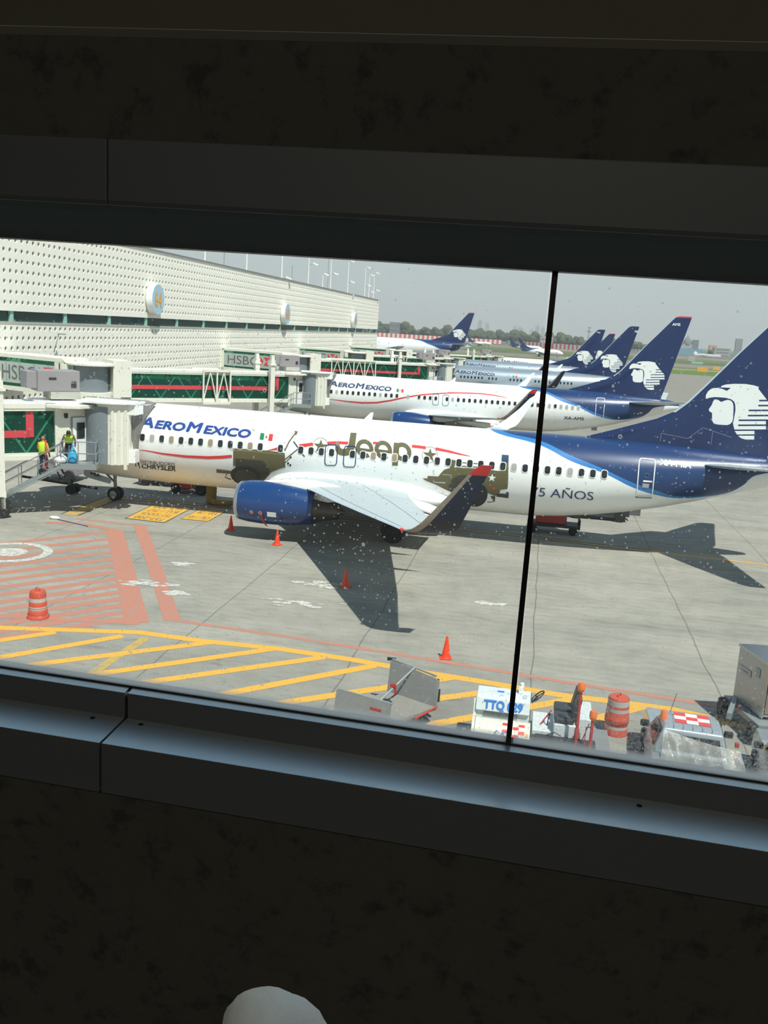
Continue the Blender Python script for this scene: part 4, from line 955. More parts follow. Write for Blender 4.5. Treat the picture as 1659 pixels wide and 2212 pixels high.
# front half of the military vehicle artwork
zj = lambda pts: z((480, 920), 6.9125, pts)
bd('artwork_bodywork', [zj([(165, 335), (540, 355), (900, 395), (935, 410), (945, 620), (860, 640), (740, 690), (640, 800), (560, 880), (430, 860), (400, 600), (165, 600)])], 'olive')
bd('artwork_highlight', [zj([(168, 372), (540, 398), (930, 440), (930, 424), (540, 380), (168, 352)]), ], 'olive_hi', .016)
bd('artwork_shadow', [zj([(200, 490), (600, 520), (640, 560), (730, 690), (640, 800), (520, 800), (200, 620)])], 'olive_dk', .016)
bd('artwork_line', [q for q in stroke(zj([(235, 470), (630, 500), (735, 680)]), .9)], 'olive_hi', .020)
wc = zj([(350, 745)])[0]
tyre = [(wc[0]+33*math.cos(2*math.pi*i/40)*(1 if i % 2 else .96), wc[1]+21.5*math.sin(2*math.pi*i/40)*(1 if i % 2 else .96)+.10*33*math.cos(2*math.pi*i/40)) for i in range(40)]
bd('artwork_tyre', [tyre], 'tyre_art', .020); bd('artwork_hub', [[(wc[0]+1+24*math.cos(2*math.pi*i/24), wc[1]+2+15*math.sin(2*math.pi*i/24)+.10*24*math.cos(2*math.pi*i/24)) for i in range(24)]], 'olive_dk', .024)
bd('artwork_bumper', [zj([(-85, 645), (140, 675), (140, 720), (-85, 700)])], 'olive', .016); bd('artwork_bumper', [q for q in stroke(zj([(70, 720), (45, 770), (130, 800)]), 2)], 'olive_dk', .016)
bd('artwork_windscreen', stroke(zj([(935, 370), (1000, 235), (1100, 100)]), 2.6), 'olive'); bd('artwork_windscreen', [zj([(1085, 70), (1135, 85), (1100, 145), (1085, 120)])], 'olive')
bd('artwork_windscreen', stroke(zj([(1035, 170), (1040, 130), (1075, 85), (1100, 75)]), .6), 'olive')
bd('artwork_steering_column', stroke(zj([(940, 500), (1130, 345)]), 2.4), 'olive'); bd('artwork_steering_wheel', stroke(zj([(1065, 230), (1150, 345)]), 2.6), 'olive_dk'); bd('artwork_steering_wheel', stroke(zj([(1200, 420), (1232, 458)]), 2.2), 'olive_dk', .016)
bd('artwork_lever', stroke(zj([(940, 550), (1020, 470)]), 1.6), 'olive_dk')
for c in ((1024, 468), (985, 557), (1018, 585)):
    cx, cy = zj([c])[0]; bd('artwork_knob', [[(cx+2.3*math.cos(k*.785), cy+2.3*math.sin(k*.785)) for k in range(8)]], 'black', .018)
bd('artwork_lever', stroke(zj([(985, 565), (985, 605)]), 1), 'olive_dk')
# rear half of the artwork
zk = lambda pts: z((900, 980), 7.5409, pts)
bd('artwork_bodywork', [zk([(95, 400), (178, 405), (180, 362), (355, 372), (385, 330), (450, 260), (540, 232), (575, 95), (640, 110), (615, 225), (960, 240), (1370, 285), (1390, 15), (1500, 22), (1490, 480), (1480, 575), (1360, 590), (1360, 625), (1280, 690), (1150, 640), (1100, 640), (900, 600), (600, 640), (500, 600), (300, 500), (150, 440)])], 'olive')
bd('artwork_rack', [zk([(735, 138), (1010, 155), (1010, 168), (735, 152)]), zk([(735, 195), (1000, 212), (1000, 226), (735, 210)])], 'olive')
bd('artwork_wheel_arch', [zk([(520, 540), (560, 440), (640, 370), (740, 345), (860, 350), (960, 380), (900, 640), (560, 630)])], 'olive_dk', .016)
wx, wy = zk([(960, 660)])[0]
bd('artwork_tyre', [[(wx+26*math.cos(2*math.pi*i/32), wy+27*math.sin(2*math.pi*i/32)) for i in range(32)]], 'tyre_art', .020)
bd('artwork_star', [star(*zk([(1228, 395)])[0], 9.3, .1)], 'white_flat', .020); cx, cy = zk([(1255, 567)])[0]; bd('artwork_tail_lamp', [[(cx+3.2*math.cos(k*.628), cy+3.2*math.sin(k*.628)) for k in range(10)]], 'red', .020)
bd('artwork_tool', [zk([(415, 330), (575, 345), (575, 356), (415, 343)]), zk([(270, 455), (470, 460), (470, 490), (270, 470)])], 'shade_grey', .018)
bd('artwork_hitch', [zk([(1300, 645), (1460, 655), (1455, 625), (1500, 630), (1495, 725), (1450, 720), (1300, 700)]), zk([(1200, 690), (1280, 690), (1275, 770), (1255, 775)])], 'olive_dk', .016)
bd('artwork_hitch', stroke(zk([(1150, 790), (1210, 790), (1275, 772)]), 1.2), 'olive_dk', .018)
bd('artwork_canopy', [zk([(1390, 18), (1500, 24), (1497, 140), (1385, 135)])], 'title_navy', .018)
# nose gear door with registration letters
gd = lambda px, py: PA.on_plane(px, py, -.42)
q = [gd(181, 1014), gd(240, 1034), gd(240, 1041), gd(236, 1045), gd(188, 1031), gd(181, 1026)]
b = MB(); b.add(q+[Vector((p.x, p.y+.03, p.z)) for p in q], [(0, 1, 2, 3, 4, 5), (11, 10, 9, 8, 7, 6)]+[(i, (i+1) % 6, 6+(i+1) % 6, 6+i) for i in range(6)])
gdo = b.build('nose_gear_door', MT['wing_dark'], A); text_flat('lettering', 'MIA', [gd(196, 1026), gd(216.5, 1031.5), gd(217, 1023), gd(196.5, 1018)], MT['black'], gdo, .012, .03)
# second airliner ----------------------------------------------------
B = airliner('second white and blue airliner, next behind the nearest one, red swoosh along its side', PB, share='B')
def share_child(o, parent, off=(0, 0, 0)):
    c = o.copy(); C.objects.link(c); c.parent = parent; c.location = Vector(off); return c
t = share_child(TITLE, B)
def recol(o, mt): o.data = o.data.copy(); o.data.materials[0] = mt
recol(t, MT['title_navy'])
for f in FLAG: share_child(f, B)
zb_ = lambda pts: z((660, 760), 4.879, pts)
body_decal('red_swoosh', stroke(zb_([(250, 498), (330, 508), (450, 524), (600, 537), (750, 535), (900, 512), (1050, 480), (1200, 455), (1350, 442), (1500, 434), (1620, 433)])+z((800, 640), 3.687, [(620, 768), (750, 770), (880, 775), (980, 787), (1050, 800), (1095, 812)]), [.6, 1.6, 2.6, 3.2, 3.2, 3.2, 3, 2.8, 2.6, 2.5, 2.5, 2.6, 2.6, 2.5, 2.2, 1.4, .4]), MT['red'], B, PB, .012, 12)
outline('exit_outline', zb_([(1338, 558), (1400, 560), (1407, 446), (1342, 442)]), .8, 'navy', .22, PB, B); outline('exit_outline', zb_([(1442, 566), (1505, 568), (1512, 456), (1447, 452)]), .8, 'navy', .22, PB, B)
outline('door_outline', zr([(590, 750), (640, 753), (650, 630), (598, 628)]), 1.1, 'white_flat', .12, PB, B)
body_text('registration', 'XA-AMS', zr([(395, 762), (518, 768), (520, 750), (397, 742)]), MT['title_navy'], B, PB, .014, .02)
finB = [o for o in B.children if o.name.startswith('tail_fin')][0]
SHORT = []
def fin_text(s, quad, pose, fin_, mt='white_flat'):
    Q = [Vector(q) for q in quad]; b = MB(); dx = 6.0 if pose in SHORT else 0
    for k, (v, f) in enumerate(text_mesh(s, offset=.03)):
        out = []
        for a, c in v:
            p = Q[0]*(1-a)*(1-c)+Q[1]*a*(1-c)+Q[2]*a*c+Q[3]*(1-a)*c; w_ = pose.on_plane(p.x, p.y, -.08); out.append((w_.x, -fin_half(w_.x+dx, w_.z)-.006-.0012*k, w_.z))
        b.add(out, f)
    return b.build('tail_number', MT[mt], fin_)
fin_text('AMS', zr([(1066, 182), (1117, 184), (1118, 167), (1068, 165)]), PB, finB)
# the airliners farther along the pier
PC = Pose(-19.4, 136, gz(136), .0); PD = Pose(-21.6, 178, gz(178), .0); PE = Pose(-16.6, 224, gz(224), .0); SHORT += [PC, PD, PE]
Cc = airliner('third airliner with bare silver fuselage and red-tipped winglet', PC, 'silver', True, MT['silver'], tipred=False, detail=1, finc='navy')
Dd = airliner('fourth airliner, silver, partly hidden behind the other silver one', PD, 'silver', True, MT['silver'], tipred=False, detail=1, finc='navy')
Ee = airliner('small distant white airliner with red-tipped blue fin between two other fins', PE, 'white', True, MT['livery7'], tipred=True, detail=0, finc='navy')
for r_, ps in ((Cc, PC), (Dd, PD), (Ee, PE)):
    t = share_child(TITLE, r_, (.3, 0, 0)); recol(t, MT['title_navy'])
    if r_ is not Ee:
        for f in FLAG: share_child(f, r_, (2.4, 0, 0))
fC = [o for o in Cc.children if o.name.startswith('tail_fin')][0]; fD = [o for o in Dd.children if o.name.startswith('tail_fin')][0]
fin_text('788', zr([(832, 224), (856, 225), (857, 213), (833, 212)]), PC, fC); fin_text('906', z((1040, 700), 5.53, [(1380, 108), (1420, 112), (1422, 95), (1382, 92)]), PD, fD)
PF = Pose(-78, 312, gz(230)-.0, .05)
Ff = airliner('large white long-haul airliner with blue tail beyond the end of the terminal', PF, 'white', False, MT['livery'], tipred=True, detail=0, finc='navy', scale=1.40, winglets=False)
for k, (px, py, ph, sc, lab) in enumerate(((1216, 773, math.pi+.06, .80, 'small white regional jet with blue tail parked far across the apron, nearer of two'), (1172, 761, math.pi-.22, .80, 'small white regional jet with blue tail parked far across the apron, farther of two'),
                                    (1062, 749, 2.9, .72, 'tiny pale jet seen right of the big distant tail by the red and white barrier'))):
    g_ = G(px, py, -.68)
    airliner(lab, Pose(g_.x, g_.y, -.68, ph), 'white', True, MT['livery7'], tipred=False, detail=0, emblem=False, scale=sc, winglets=False, group='small jets parked across the apron' if k < 2 else None)
# ------------------------------------------------------------------ haze hanging over the airfield
hm = bpy.data.materials.new('airfield_haze'); hm.use_nodes = True; n = hm.node_tree; n.nodes.clear()
ho = n.nodes.new('ShaderNodeOutputMaterial'); hv = n.nodes.new('ShaderNodeVolumeScatter'); hv.inputs['Color'].default_value = (.90, .97, 1.0, 1); hv.inputs['Density'].default_value = .00024; n.links.new(hv.outputs[0], ho.inputs['Volume'])
hz = MB().bbox(-3500, 3500, 150, 7500, -3, 260).build('airfield_haze', hm); tag(hz, 'grey haze hanging over the far airfield and skyline', 'haze', None, 'stuff')
# ================================================================== TERMINAL
XT = -45.0; YA, YB = 50.0, 245.5
def to_facade(vs): return [(XT-(y-0.0), x, z_) for x, y, z_ in vs]      # panel x -> world Y, depth -> -X
term = thing('terminal_building', 'long cream terminal with rows of round holes and a dark glass band', 'building', (XT, 150, 0))
def fac(name, z0, z1, rows, mats):
    us = [YA+.9*k for k in range(int((YB-YA)/.9)+1)]; cents = []; zs = [z0]
    for i, rz in enumerate(rows):
        zs.append((rows[i]+rows[i+1])/2 if i+1 < len(rows) else z1)
        for k in range(len(us)-1): cents.append((us[k]+.45, rz))
    cen = {}
    # direct construction: every cell has exactly one hole
    vs, fs, mi = [], [], []; n = 12; r = .205
    cosn = [(math.cos(2*math.pi*(s+.5)/n), math.sin(2*math.pi*(s+.5)/n)) for s in range(n)]
    for i in range(len(us)-1):
        a, b_ = us[i], us[i+1]; cu = (a+b_)/2
        for j, rz in enumerate(rows):
            c, d = zs[j], zs[j+1]; k = len(vs)
            vs += [(cu+r*x, 0, rz+r*y) for x, y in cosn]; vs += [(cu+r*x, .14, rz+r*y) for x, y in cosn]; vs += [(a, 0, c), (b_, 0, c), (b_, 0, d), (a, 0, d)]
            for s in range(n): fs.append((k+s, k+(s+1) % n, k+n+(s+1) % n, k+n+s)); mi.append(0)
            fs.append(tuple(range(k+n, k+2*n))); mi.append(1)
            q = k+2*n   # corners: 0 bl 1 br 2 tr 3 tl ; ring quadrants
            quad_ = {2: (0, 3), 3: (3, 6), 0: (6, 9), 1: (9, 12)}
            for cr_, (s0, s1) in quad_.items():
                for s in range(s0, s1-1): fs.append((q+cr_, k+s, k+s+1)); mi.append(0)
                nxt = {2: 3, 3: 0, 0: 1, 1: 2}[cr_]; fs.append((q+cr_, k+s1-1, k+s1 % n, q+nxt)); mi.append(0)
    b = MB(); b.add([(-y, x-150, z_) for x, y, z_ in vs], fs); b.m = mi
    return b.build(name, mats, term)
def facade_mat():
    m = mat('facade_panels', (.93, .905, .82), .85, noise=.07, nscale=.9, bump=.1); n = m.node_tree; b = n.nodes['Principled BSDF']
    t = n.nodes.new('ShaderNodeTexCoord'); s = n.nodes.new('ShaderNodeSeparateXYZ'); n.links.new(t.outputs['Object'], s.inputs[0])
    j = mathn(n, 'LESS_THAN', mathn(n, 'ABSOLUTE', mathn(n, 'SUBTRACT', mathn(n, 'MODULO', mathn(n, 'ADD', s.outputs['Y'], 400.0), 1.8), .9)), .012)
    src = b.inputs['Base Color'].links[0].from_socket; st = noise(n, 1.5, 6, t.outputs['Object'], .65)
    st2 = mathn(n, 'MULTIPLY', mathn(n, 'GREATER_THAN', st, .68), .25)
    n.links.new(mixc(n, st2, mixc(n, mathn(n, 'MULTIPLY', j, .45), src, (.35, .32, .27)), (.40, .37, .31)), b.inputs['Base Color']); return m
fm = facade_mat()
fac('upper_panel', 9.25, 16.75, [9.97+.857*k for k in range(8)], [fm, MT['hole']])
fac('lower_panel', .2, 8.30, [7.79-.84*k for k in range(9)][::-1], [fm, MT['hole']])
MB().bbox(-14, -.35, YA-150, YB-150, 0, 16.7).build('building_core', MT['concrete_out'], term)
MB().bbox(-.5, .12, YA-150, YB-150, 16.75, 16.92).build('roof_coping', MT['strut'], term)
b = MB().bbox(-.32, -.28, YA-150, YB-150, 8.3, 9.25); b.build('band_glazing', MT['band_glass'], term)
MB().bbox(-.35, .05, YA-150, YB-150, 8.2, 8.36).build('band_ledge', MT['cream_dk'], term)
k = 0; y = YA+5.2
while y < YB:
    MB().bbox(-.30, -.10, y-150-.25, y-150+.25, 8.32, 9.25).build('band_post', MT['truss'], term); y += 9.0
# gate signs: drums that stand out from the wall, numbered face towards the apron end
for i, (px, py, txt, lab) in enumerate(((343, 647, '64', 'round blue gate sign with orange number 64, largest and nearest on the facade'), (622, 678, '65', 'middle one of three round gate signs on the long facade'), (769, 692, '66', 'farthest and smallest round gate sign on the long facade'))):
    c = onX(px, py, XT+.9); R_ = 1.72
    rt = thing('gate_sign', lab, 'sign', (XT+.1, c.y, c.z), group='round gate signs on the terminal facade')
    MB().lathe([(R_, 0), (R_, .70), (R_*.985, .75), (R_*.9, .75)], (0, 0, 0), 'X', 40).build('drum', MT['white_paint'], rt)
    MB().lathe([(.01, .76), (R_*.97, .76), (R_*.97, .73)], (0, 0, 0), 'X', 40).build('face', MT['signblue'], rt)
    text_flat('number', txt, [(1.33, 1.05, -.78), (1.33, -1.05, -.78), (1.33, -1.05, .78), (1.33, 1.05, .78)][::1] if False else [(.78, -.95, -.85), (.78, .95, -.85), (.78, .95, .85), (.78, -.95, .85)], MT['signorange'], rt, .01, .02)
# roof light masts
def mast(y, h, lamps, lab, x=-46.2, rz=0):
    rt = thing('roof_light_mast', lab, 'light mast', (x, y, 16.5), rz, 'floodlight masts on the terminal roof')
    MB().bar((0, 0, 0), (0, 0, h), .10, n=8, r2=.06).build('pole', MT['white_paint'], rt)
    for (lz, dx) in lamps:
        l = MB().bar((0, 0, lz), (dx, .2, lz+.15), .05).build('arm', MT['galv'], rt)
        b = MB(); b.box((dx+.45*(1 if dx > 0 else -1), .3, lz+.1), (1.1, .8, .28), 0, ry=.35); b.build('floodlight', MT['white_paint'], rt, bevel=.04)
ml = ['white floodlight mast on the terminal roof, %s' % s for s in ('nearest, cut off by the window header', 'second from the left along the edge', 'third from the left along the edge', 'fourth from the left along the edge', 'short one with a pale flat lamp', 'sixth from the left with lamp on top', 'seventh from the left with lamp on top', 'eighth from the left with two lamps', 'ninth from the left with a pale flat lamp', 'last one at the far corner')]
for i, (y, h, lp) in enumerate(((121, 9, [(5, .9)]), (138.5, 8, [(5.0, .9)]), (157.5, 8, [(4.6, .9), (.5, .8)]), (175.5, 8, [(4.2, .9)]), (187, 3.0, [(3.0, .3)]), (194, 8.3, [(8.2, .4), (3.6, .7)]), (211, 7.6, [(7.5, .4), (2.9, .7), (.2, .6)]), (231, 7.6, [(7.5, .4), (3.2, .7)]), (236.5, 6.0, [(6.0, .3), (1.9, .6)]), (243, 7.0, [(7.0, .4), (2.6, .7), (.1, .6)]))):
    mast(y, h, lp, ml[i])
for y, xx, lab in ((139, -50, 'thin lattice antenna behind the second roof mast'), (203, -49, 'thin lattice antenna behind the sixth roof mast'), (177.5, -50, 'thin lattice antenna just right of the fourth roof mast')):
    b = MB().bar((0, 0, 0), (0, 0, 9 if y != 177.5 else 4), .07, n=4); o = b.build('roof_antenna', MT['galv']); o.location = (xx, y, 16.5); tag(o, lab, 'antenna', 'thin antennas on the terminal roof')
b = MB().bar((0, 0, 0), (.5, 0, 1.7), .04).box((.8, 0, 1.72), (.7, .25, .1)); o = b.build('wall_lamp', MT['galv']); g_ = onX(124, 762, XT+.5); o.location = (XT+.15, g_.y, g_.z); tag(o, 'small grey lamp on an arm against the near end of the terminal wall', 'lamp')
# ================================================================== JET BRIDGES
def frame(a, b_):
    """matrix with x along a->b (horizontal), y left, z up, origin a"""
    a = Vector(a); d = (Vector(b_)-a); L = math.hypot(d.x, d.y); ux = Vector((d.x/L, d.y/L, d.z/L)); uy = Vector((-d.y/L, d.x/L, 0))
    m = Matrix.Identity(4)
    for i in range(3): m[i][0] = ux[i]; m[i][1] = uy[i]; m[i][3] = a[i]
    return m, L
def tunnel(name, a, b_, w_, z0, z1, parent, solid=0.9, truss_out=None, bays=6, near=-1):
    """glazed passage from a to b; near side is y = -w/2"""
    m, L = frame(a, b_); T = lambda p: m @ Vector(p)
    rt = thing(name, None, None, parent=parent)
    h = w_/2
    b = MB()
    b.box((L/2, 0, z1+.13), (L, w_+.12, .22), T=m).box((L/2, 0, z0-.10), (L, w_+.1, .22), T=m)
    for s in (-1, 1): b.box((L/2, s*(h-.03), z1-.02), (L, .12, .16), T=m).box((L/2, s*(h-.03), z0+.06), (L, .12, .12), T=m)
    b.build('roof_and_floor', MT['cream'], rt)
    MB().box((L/2, 0, z1+.25), (L, w_*.8, .03), T=m).build('roof_sheet', MT['white_paint'], rt)
    for s in (-1, 1):
        MB().box((L/2, s*(h-.10), (z0+z1)/2), (L-.1, .02, z1-z0-.1), T=m).build('glazing', MT['bridge_glass'], rt)
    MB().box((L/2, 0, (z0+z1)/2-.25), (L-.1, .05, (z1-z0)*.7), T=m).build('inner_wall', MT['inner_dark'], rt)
    # inner zigzag bracing
    b = MB(); n = max(4, int(L/1.25)); hh = z1-z0
    for k in range(n):
        x0, x1 = L*k/n, L*(k+1)/n
        for s in (-1, 1):
            p, q = ((x0, z0+.1), (x1, z1-.1)) if k % 2 == 0 else ((x0, z1-.1), (x1, z0+.1))
            b.bar(T((p[0], s*(h-.15), p[1])), T((q[0], s*(h-.15), q[1])), .06, n=4)
    b.build('bracing', MT['truss'], rt)
    for s in (-1, 1):
        MB().box((L*.46, s*(h-.075), z0+.46*hh), (L*.92, .012, .34*hh/2.2), T=m).box((L*.92+.17-.17, s*(h-.075), z0+.46*hh+.5), (.36, .012, 1.3*hh/2.2), T=m).build('red_band', MT['band_red'], rt)
    return rt, m, L
def hvac(parent, m, x, y, z_, L=2.8):
    b = MB(); b.box((x, y, z_+.5), (L, 1.2, 1.0), T=m).box((x-L*.62, y, z_+.55), (L*.24, 1.1, .8), T=m); o = b.build('air_conditioner', MT['hvac'], parent, bevel=.03)
    MB().box((x-L*.15, y-.61, z_+.62), (.35, .02, .10), T=m).box((x+L*.35, y-.61, z_+.35), (.25, .02, .3), T=m).build('vent', MT['dark'], o)
    MB().box((x+.3, y, z_-.18), (L*.7, 1.3, .35), T=m, ).build('curb', MT['cream_dk'], parent)
def bridge(rot, door, zoff, label, walk_to=None, detail=2, board=None, stairs=True, ext=None, truss=(.30, .45), lift=.8):
    R0 = Vector((rot[0], rot[1], zoff)); D0 = Vector((door[0], door[1], zoff))
    root = thing('jet_bridge', label, 'jet bridge', (rot[0], rot[1], zoff)); inv = Matrix.Translation(-R0)
    P = thing('passage', None, None, parent=root); P.location = -R0   # children of P are modelled in world coordinates
    # rotunda
    c = R0
    o = MB().lathe([(1.35, 3.35), (1.35, 5.42)], (c.x, c.y, c.z), 'Z', 48).build('rotunda', MT['drum'], P); add_ribs(o)
    MB().lathe([(.01, 5.68), (1.5, 5.66), (1.95, 5.56), (1.95, 5.44), (.01, 5.42)], (c.x, c.y, c.z), 'Z', 36).build('rotunda_cap', MT['cream'], P)
    MB().lathe([(.01, 3.36), (1.8, 3.36), (1.8, 3.1), (.01, 3.1)], (c.x, c.y, c.z), 'Z', 32).build('rotunda_base', MT['cream'], P)
    MB().lathe([(.38, 0), (.38, 3.1)], (c.x, c.y, c.z), 'Z', 24).build('column', MT['cream'], P)
    # cab position: in front of the aircraft door
    cab = Vector((door[0]-2.4, door[1]-1.2, zoff))
    d = (cab-c); d.z = 0; d.normalize()
    # collar between rotunda and passage
    m, L = frame(c, cab)
    MB().box((2.1, 0, 4.45), (1.5, 2.55, 2.9), T=m).build('collar', MT['cream'], P)
    t1, m1, L1 = tunnel('outer_passage', c+d*2.8, cab-d*.45, 2.1, 2.82, 5.02, P)
    # larger fixed-size sleeve with outside truss, nearer the rotunda
    Ls = L1*(truss[1]-truss[0]); a2 = c+d*(2.8+L1*truss[0])
    ms, _ = frame(a2, cab)
    b = MB(); n = max(2, int(Ls/1.3)); y = -1.22
    for k in range(n+1):
        x = Ls*k/n
        b.box((x, y, 3.92), (.13, .13, 2.75), T=ms)
        b.box((x, -y, 3.92), (.13, .13, 2.75), T=ms)
    for k in range(n):
        x0, x1 = Ls*k/n, Ls*(k+1)/n
        if True:
            b.bar(ms @ Vector((x0, y, 2.65)), ms @ Vector(((x0+x1)/2, y, 5.2)), .06, n=4); b.bar(ms @ Vector(((x0+x1)/2, y, 5.2)), ms @ Vector((x1, y, 2.65)), .06, n=4)
    for zz_ in (2.55, 5.28): 
        for s in (-1, 1): b.box((Ls/2, s*1.22, zz_), (Ls, .16, .2), T=ms)
    b.build('sleeve_truss', MT['cream'], P)
    # lift columns with bogie
    xb = L1*lift; 
    bog = thing('drive_bogie', None, None, parent=P)
    b = MB()
    for s in (-1, 1): b.box((xb, s*1.45, 3.4), (.42, .42, 5.9), T=m1).box((xb, s*1.45, 6.5), (.30, .30, .55), T=m1).box((xb, s*1.45, 5.95), (.6, .6, .12), T=m1)
    b.box((xb, 0, 1.0), (.5, 3.3, .55), T=m1); b.build('lift_column', MT['cream'], bog)
    for s in (-1, 1):
        b = MB()
        for k in (-.32, .32):
            cc = m1 @ Vector((xb, s*1.2+k, .52)); dd = (m1.to_3x3() @ Vector((0, 1, 0)))
            b.bar(cc-dd*.14, cc+dd*.14, .5, n=20)
        b.build('wheel', MT['rubber'], bog)
    # cab
    f = Vector((math.cos(.95), math.sin(.95), 0)); 
    mc = Matrix.Identity(4); fx = Vector((.72, .69, 0)).normalized(); fy = Vector((-fx.y, fx.x, 0))
    for i in range(3): mc[i][0] = fx[i]; mc[i][1] = fy[i]; mc[i][3] = cab[i]
    cb = thing('cab', None, None, parent=P)
    px_ = [(-.45, -1.12), (.15, -1.30), (1.25, -.95), (1.25, 1.3), (-.45, 1.2)]
    pl = [tuple((mc @ Vector((x, y, 0)))[:2]) for x, y in px_]
    MB().prism(pl, 2.45+zoff, 5.10+zoff).build('cab_wall', MT['cream'], cb)
    pr_ = [(-.9, -1.3), (-.3, -1.75), (.5, -1.95), (1.35, -1.5), (1.5, 1.5), (-.9, 1.4)]
    MB().prism([tuple((mc @ Vector((x, y, 0)))[:2]) for x, y in pr_], 5.08+zoff, 5.26+zoff).build('cab_roof', MT['cream'], cb, bevel=.03)
    MB().prism([tuple((mc @ Vector((x, y, 0)))[:2]) for x, y in ((-1.2, -1.0), (.7, -1.2), (.9, 1.0), (-1.2, 1.0))], 5.26+zoff, 5.36+zoff).build('roof_sheet', MT['white_paint'], cb, bevel=.02)
    MB().prism([tuple((mc @ Vector((x, y, 0)))[:2]) for x, y in px_], 2.25+zoff, 2.45+zoff).build('cab_floor', MT['cream'], cb)
    # service door in the front wall of the cab
    A_, B_ = mc @ Vector((.17, -1.33, 2.6)), mc @ Vector((1.23, -.99, 2.6)); u = (B_-A_).normalized(); nrm = Vector((u.y, -u.x, 0))
    def wallbox(x0, x1, z0, z1, t, off, nm, mt, par):
        c_ = A_+u*(x0+x1)/2+nrm*off; bb = MB(); bb.box((c_.x, c_.y, zoff*0+A_.z-2.6+(z0+z1)/2), (x1-x0, t, z1-z0), rz=math.atan2(u.y, u.x)); return bb.build(nm, mt, par)
    wallbox(.10, 1.02, 2.5, 4.66, .05, .01, 'door_frame', MT['strut'], cb)
    dr = wallbox(.14, .98, 2.52, 4.62, .06, .03, 'door', MT['white_paint'], cb)
    wallbox(.34, .78, 3.6, 4.38, .02, .066, 'door_window', MT['glass_dark'], dr); wallbox(.18, .24, 3.42, 3.56, .05, .07, 'handle', MT['steel'], dr)
    c1 = mc @ Vector((.0, -1.33, 4.72)); MB().box((c1.x, c1.y, c1.z), (.14, .12, .22)).build('wall_light', MT['dark'], cb)
    # rotating corrugated curtain and the front hood towards the aircraft
    o = MB().lathe([(1.08, 2.45), (1.08, 5.2)], (door[0]-.15, door[1]-.55, zoff), 'Z', 40).build('corrugated_curtain', MT['drum'], cb); add_ribs(o)
    hd = Vector((door[0], door[1], zoff)); hw = 1.55
    fpl = [(hd.x-1.3, hd.y-.35), (hd.x-.15, hd.y-1.55), (hd.x+.55, hd.y-1.5), (hd.x+1.22, hd.y-1.15), (hd.x+1.22, hd.y-.35)]
    MB().prism(fpl, 2.42+zoff, 5.36+zoff).build('front_section', MT['cream'], cb, bevel=.02)
    rpl = [(hd.x-1.5, hd.y-.1), (hd.x-1.0, hd.y-1.75), (hd.x-.1, hd.y-1.85), (hd.x+.6, hd.y-1.75), (hd.x+1.55, hd.y-1.2), (hd.x+1.6, hd.y-.1)]
    MB().prism(rpl, 5.36+zoff, 5.48+zoff).build('front_roof', MT['white_paint'], cb, bevel=.02)
    MB().prism([(hd.x+1.2, hd.y-1.15), (hd.x+1.55, hd.y-1.1), (hd.x+1.55, hd.y-.2), (hd.x+1.2, hd.y-.2)], 4.85+zoff, 5.38+zoff).prism([(hd.x+1.2, hd.y-1.1), (hd.x+1.5, hd.y-1.0), (hd.x+1.45, hd.y-.4), (hd.x+1.2, hd.y-.4)], 2.5+zoff, 3.15+zoff).build('hood_bracket', MT['white_paint'], cb, bevel=.03)
    for k in range(3): MB().prism([(hd.x+.50+.27*k, hd.y-1.56+.14*k), (hd.x+.62+.27*k, hd.y-1.54+.14*k), (hd.x+.62+.27*k, hd.y-1.40+.14*k), (hd.x+.5+.27*k, hd.y-1.45+.14*k)], (2.42 if k < 2 else 2.2)+zoff, 5.1+zoff).build('post', MT['cream'], cb)
    # pleated canopy hugging the fuselage
    b = MB(); NP = 22; arcs = []
    for k in range(NP+1):
        t = k/NP; zz_ = 2.75+zoff*1+(2.85)*t
        arcs.append(zz_)
    cols = []
    for j in range(13):
        s_ = j/12; amp = .035*(1 if j % 2 else -1); col = []
        for k in range(NP+1):
            t = k/NP; zl = 2.95+2.15*t; bulge = math.sin(math.pi*min(t*1.05, 1))*0
            w0 = halfw(6, min(zl, 5.2)); yf = hd.y+(1.86-w0)+.02
            xr = hd.x+1.2+(.02+.42*t**1.6)*s_
            yy = (hd.y-.85)*(1-s_)+yf*s_+amp-.06*math.sin(math.pi*s_)
            zo_ = zl+.22*s_*t
            col.append((xr, yy, zo_+zoff))
        cols.append(col)
    vs = [p for c_ in cols for p in c_]; n = NP+1; fs = [(j*n+k, (j+1)*n+k, (j+1)*n+k+1, j*n+k+1) for j in range(12) for k in range(NP)]
    b.add(vs, fs); b.add([(hd.x+1.2, hd.y-.85, 5.30+zoff), cols[-1][-1], (hd.x+1.2, hd.y+1.1, 5.42+zoff), (hd.x-1.4, hd.y+1.1, 5.40+zoff), (hd.x-1.4, hd.y-.4, 5.33+zoff)], [(0, 1, 2, 3, 4)])
    o = b.build('pleated_canopy', MT['pleat'], cb); md = o.modifiers.new('thick', 'SOLIDIFY'); md.thickness = .03
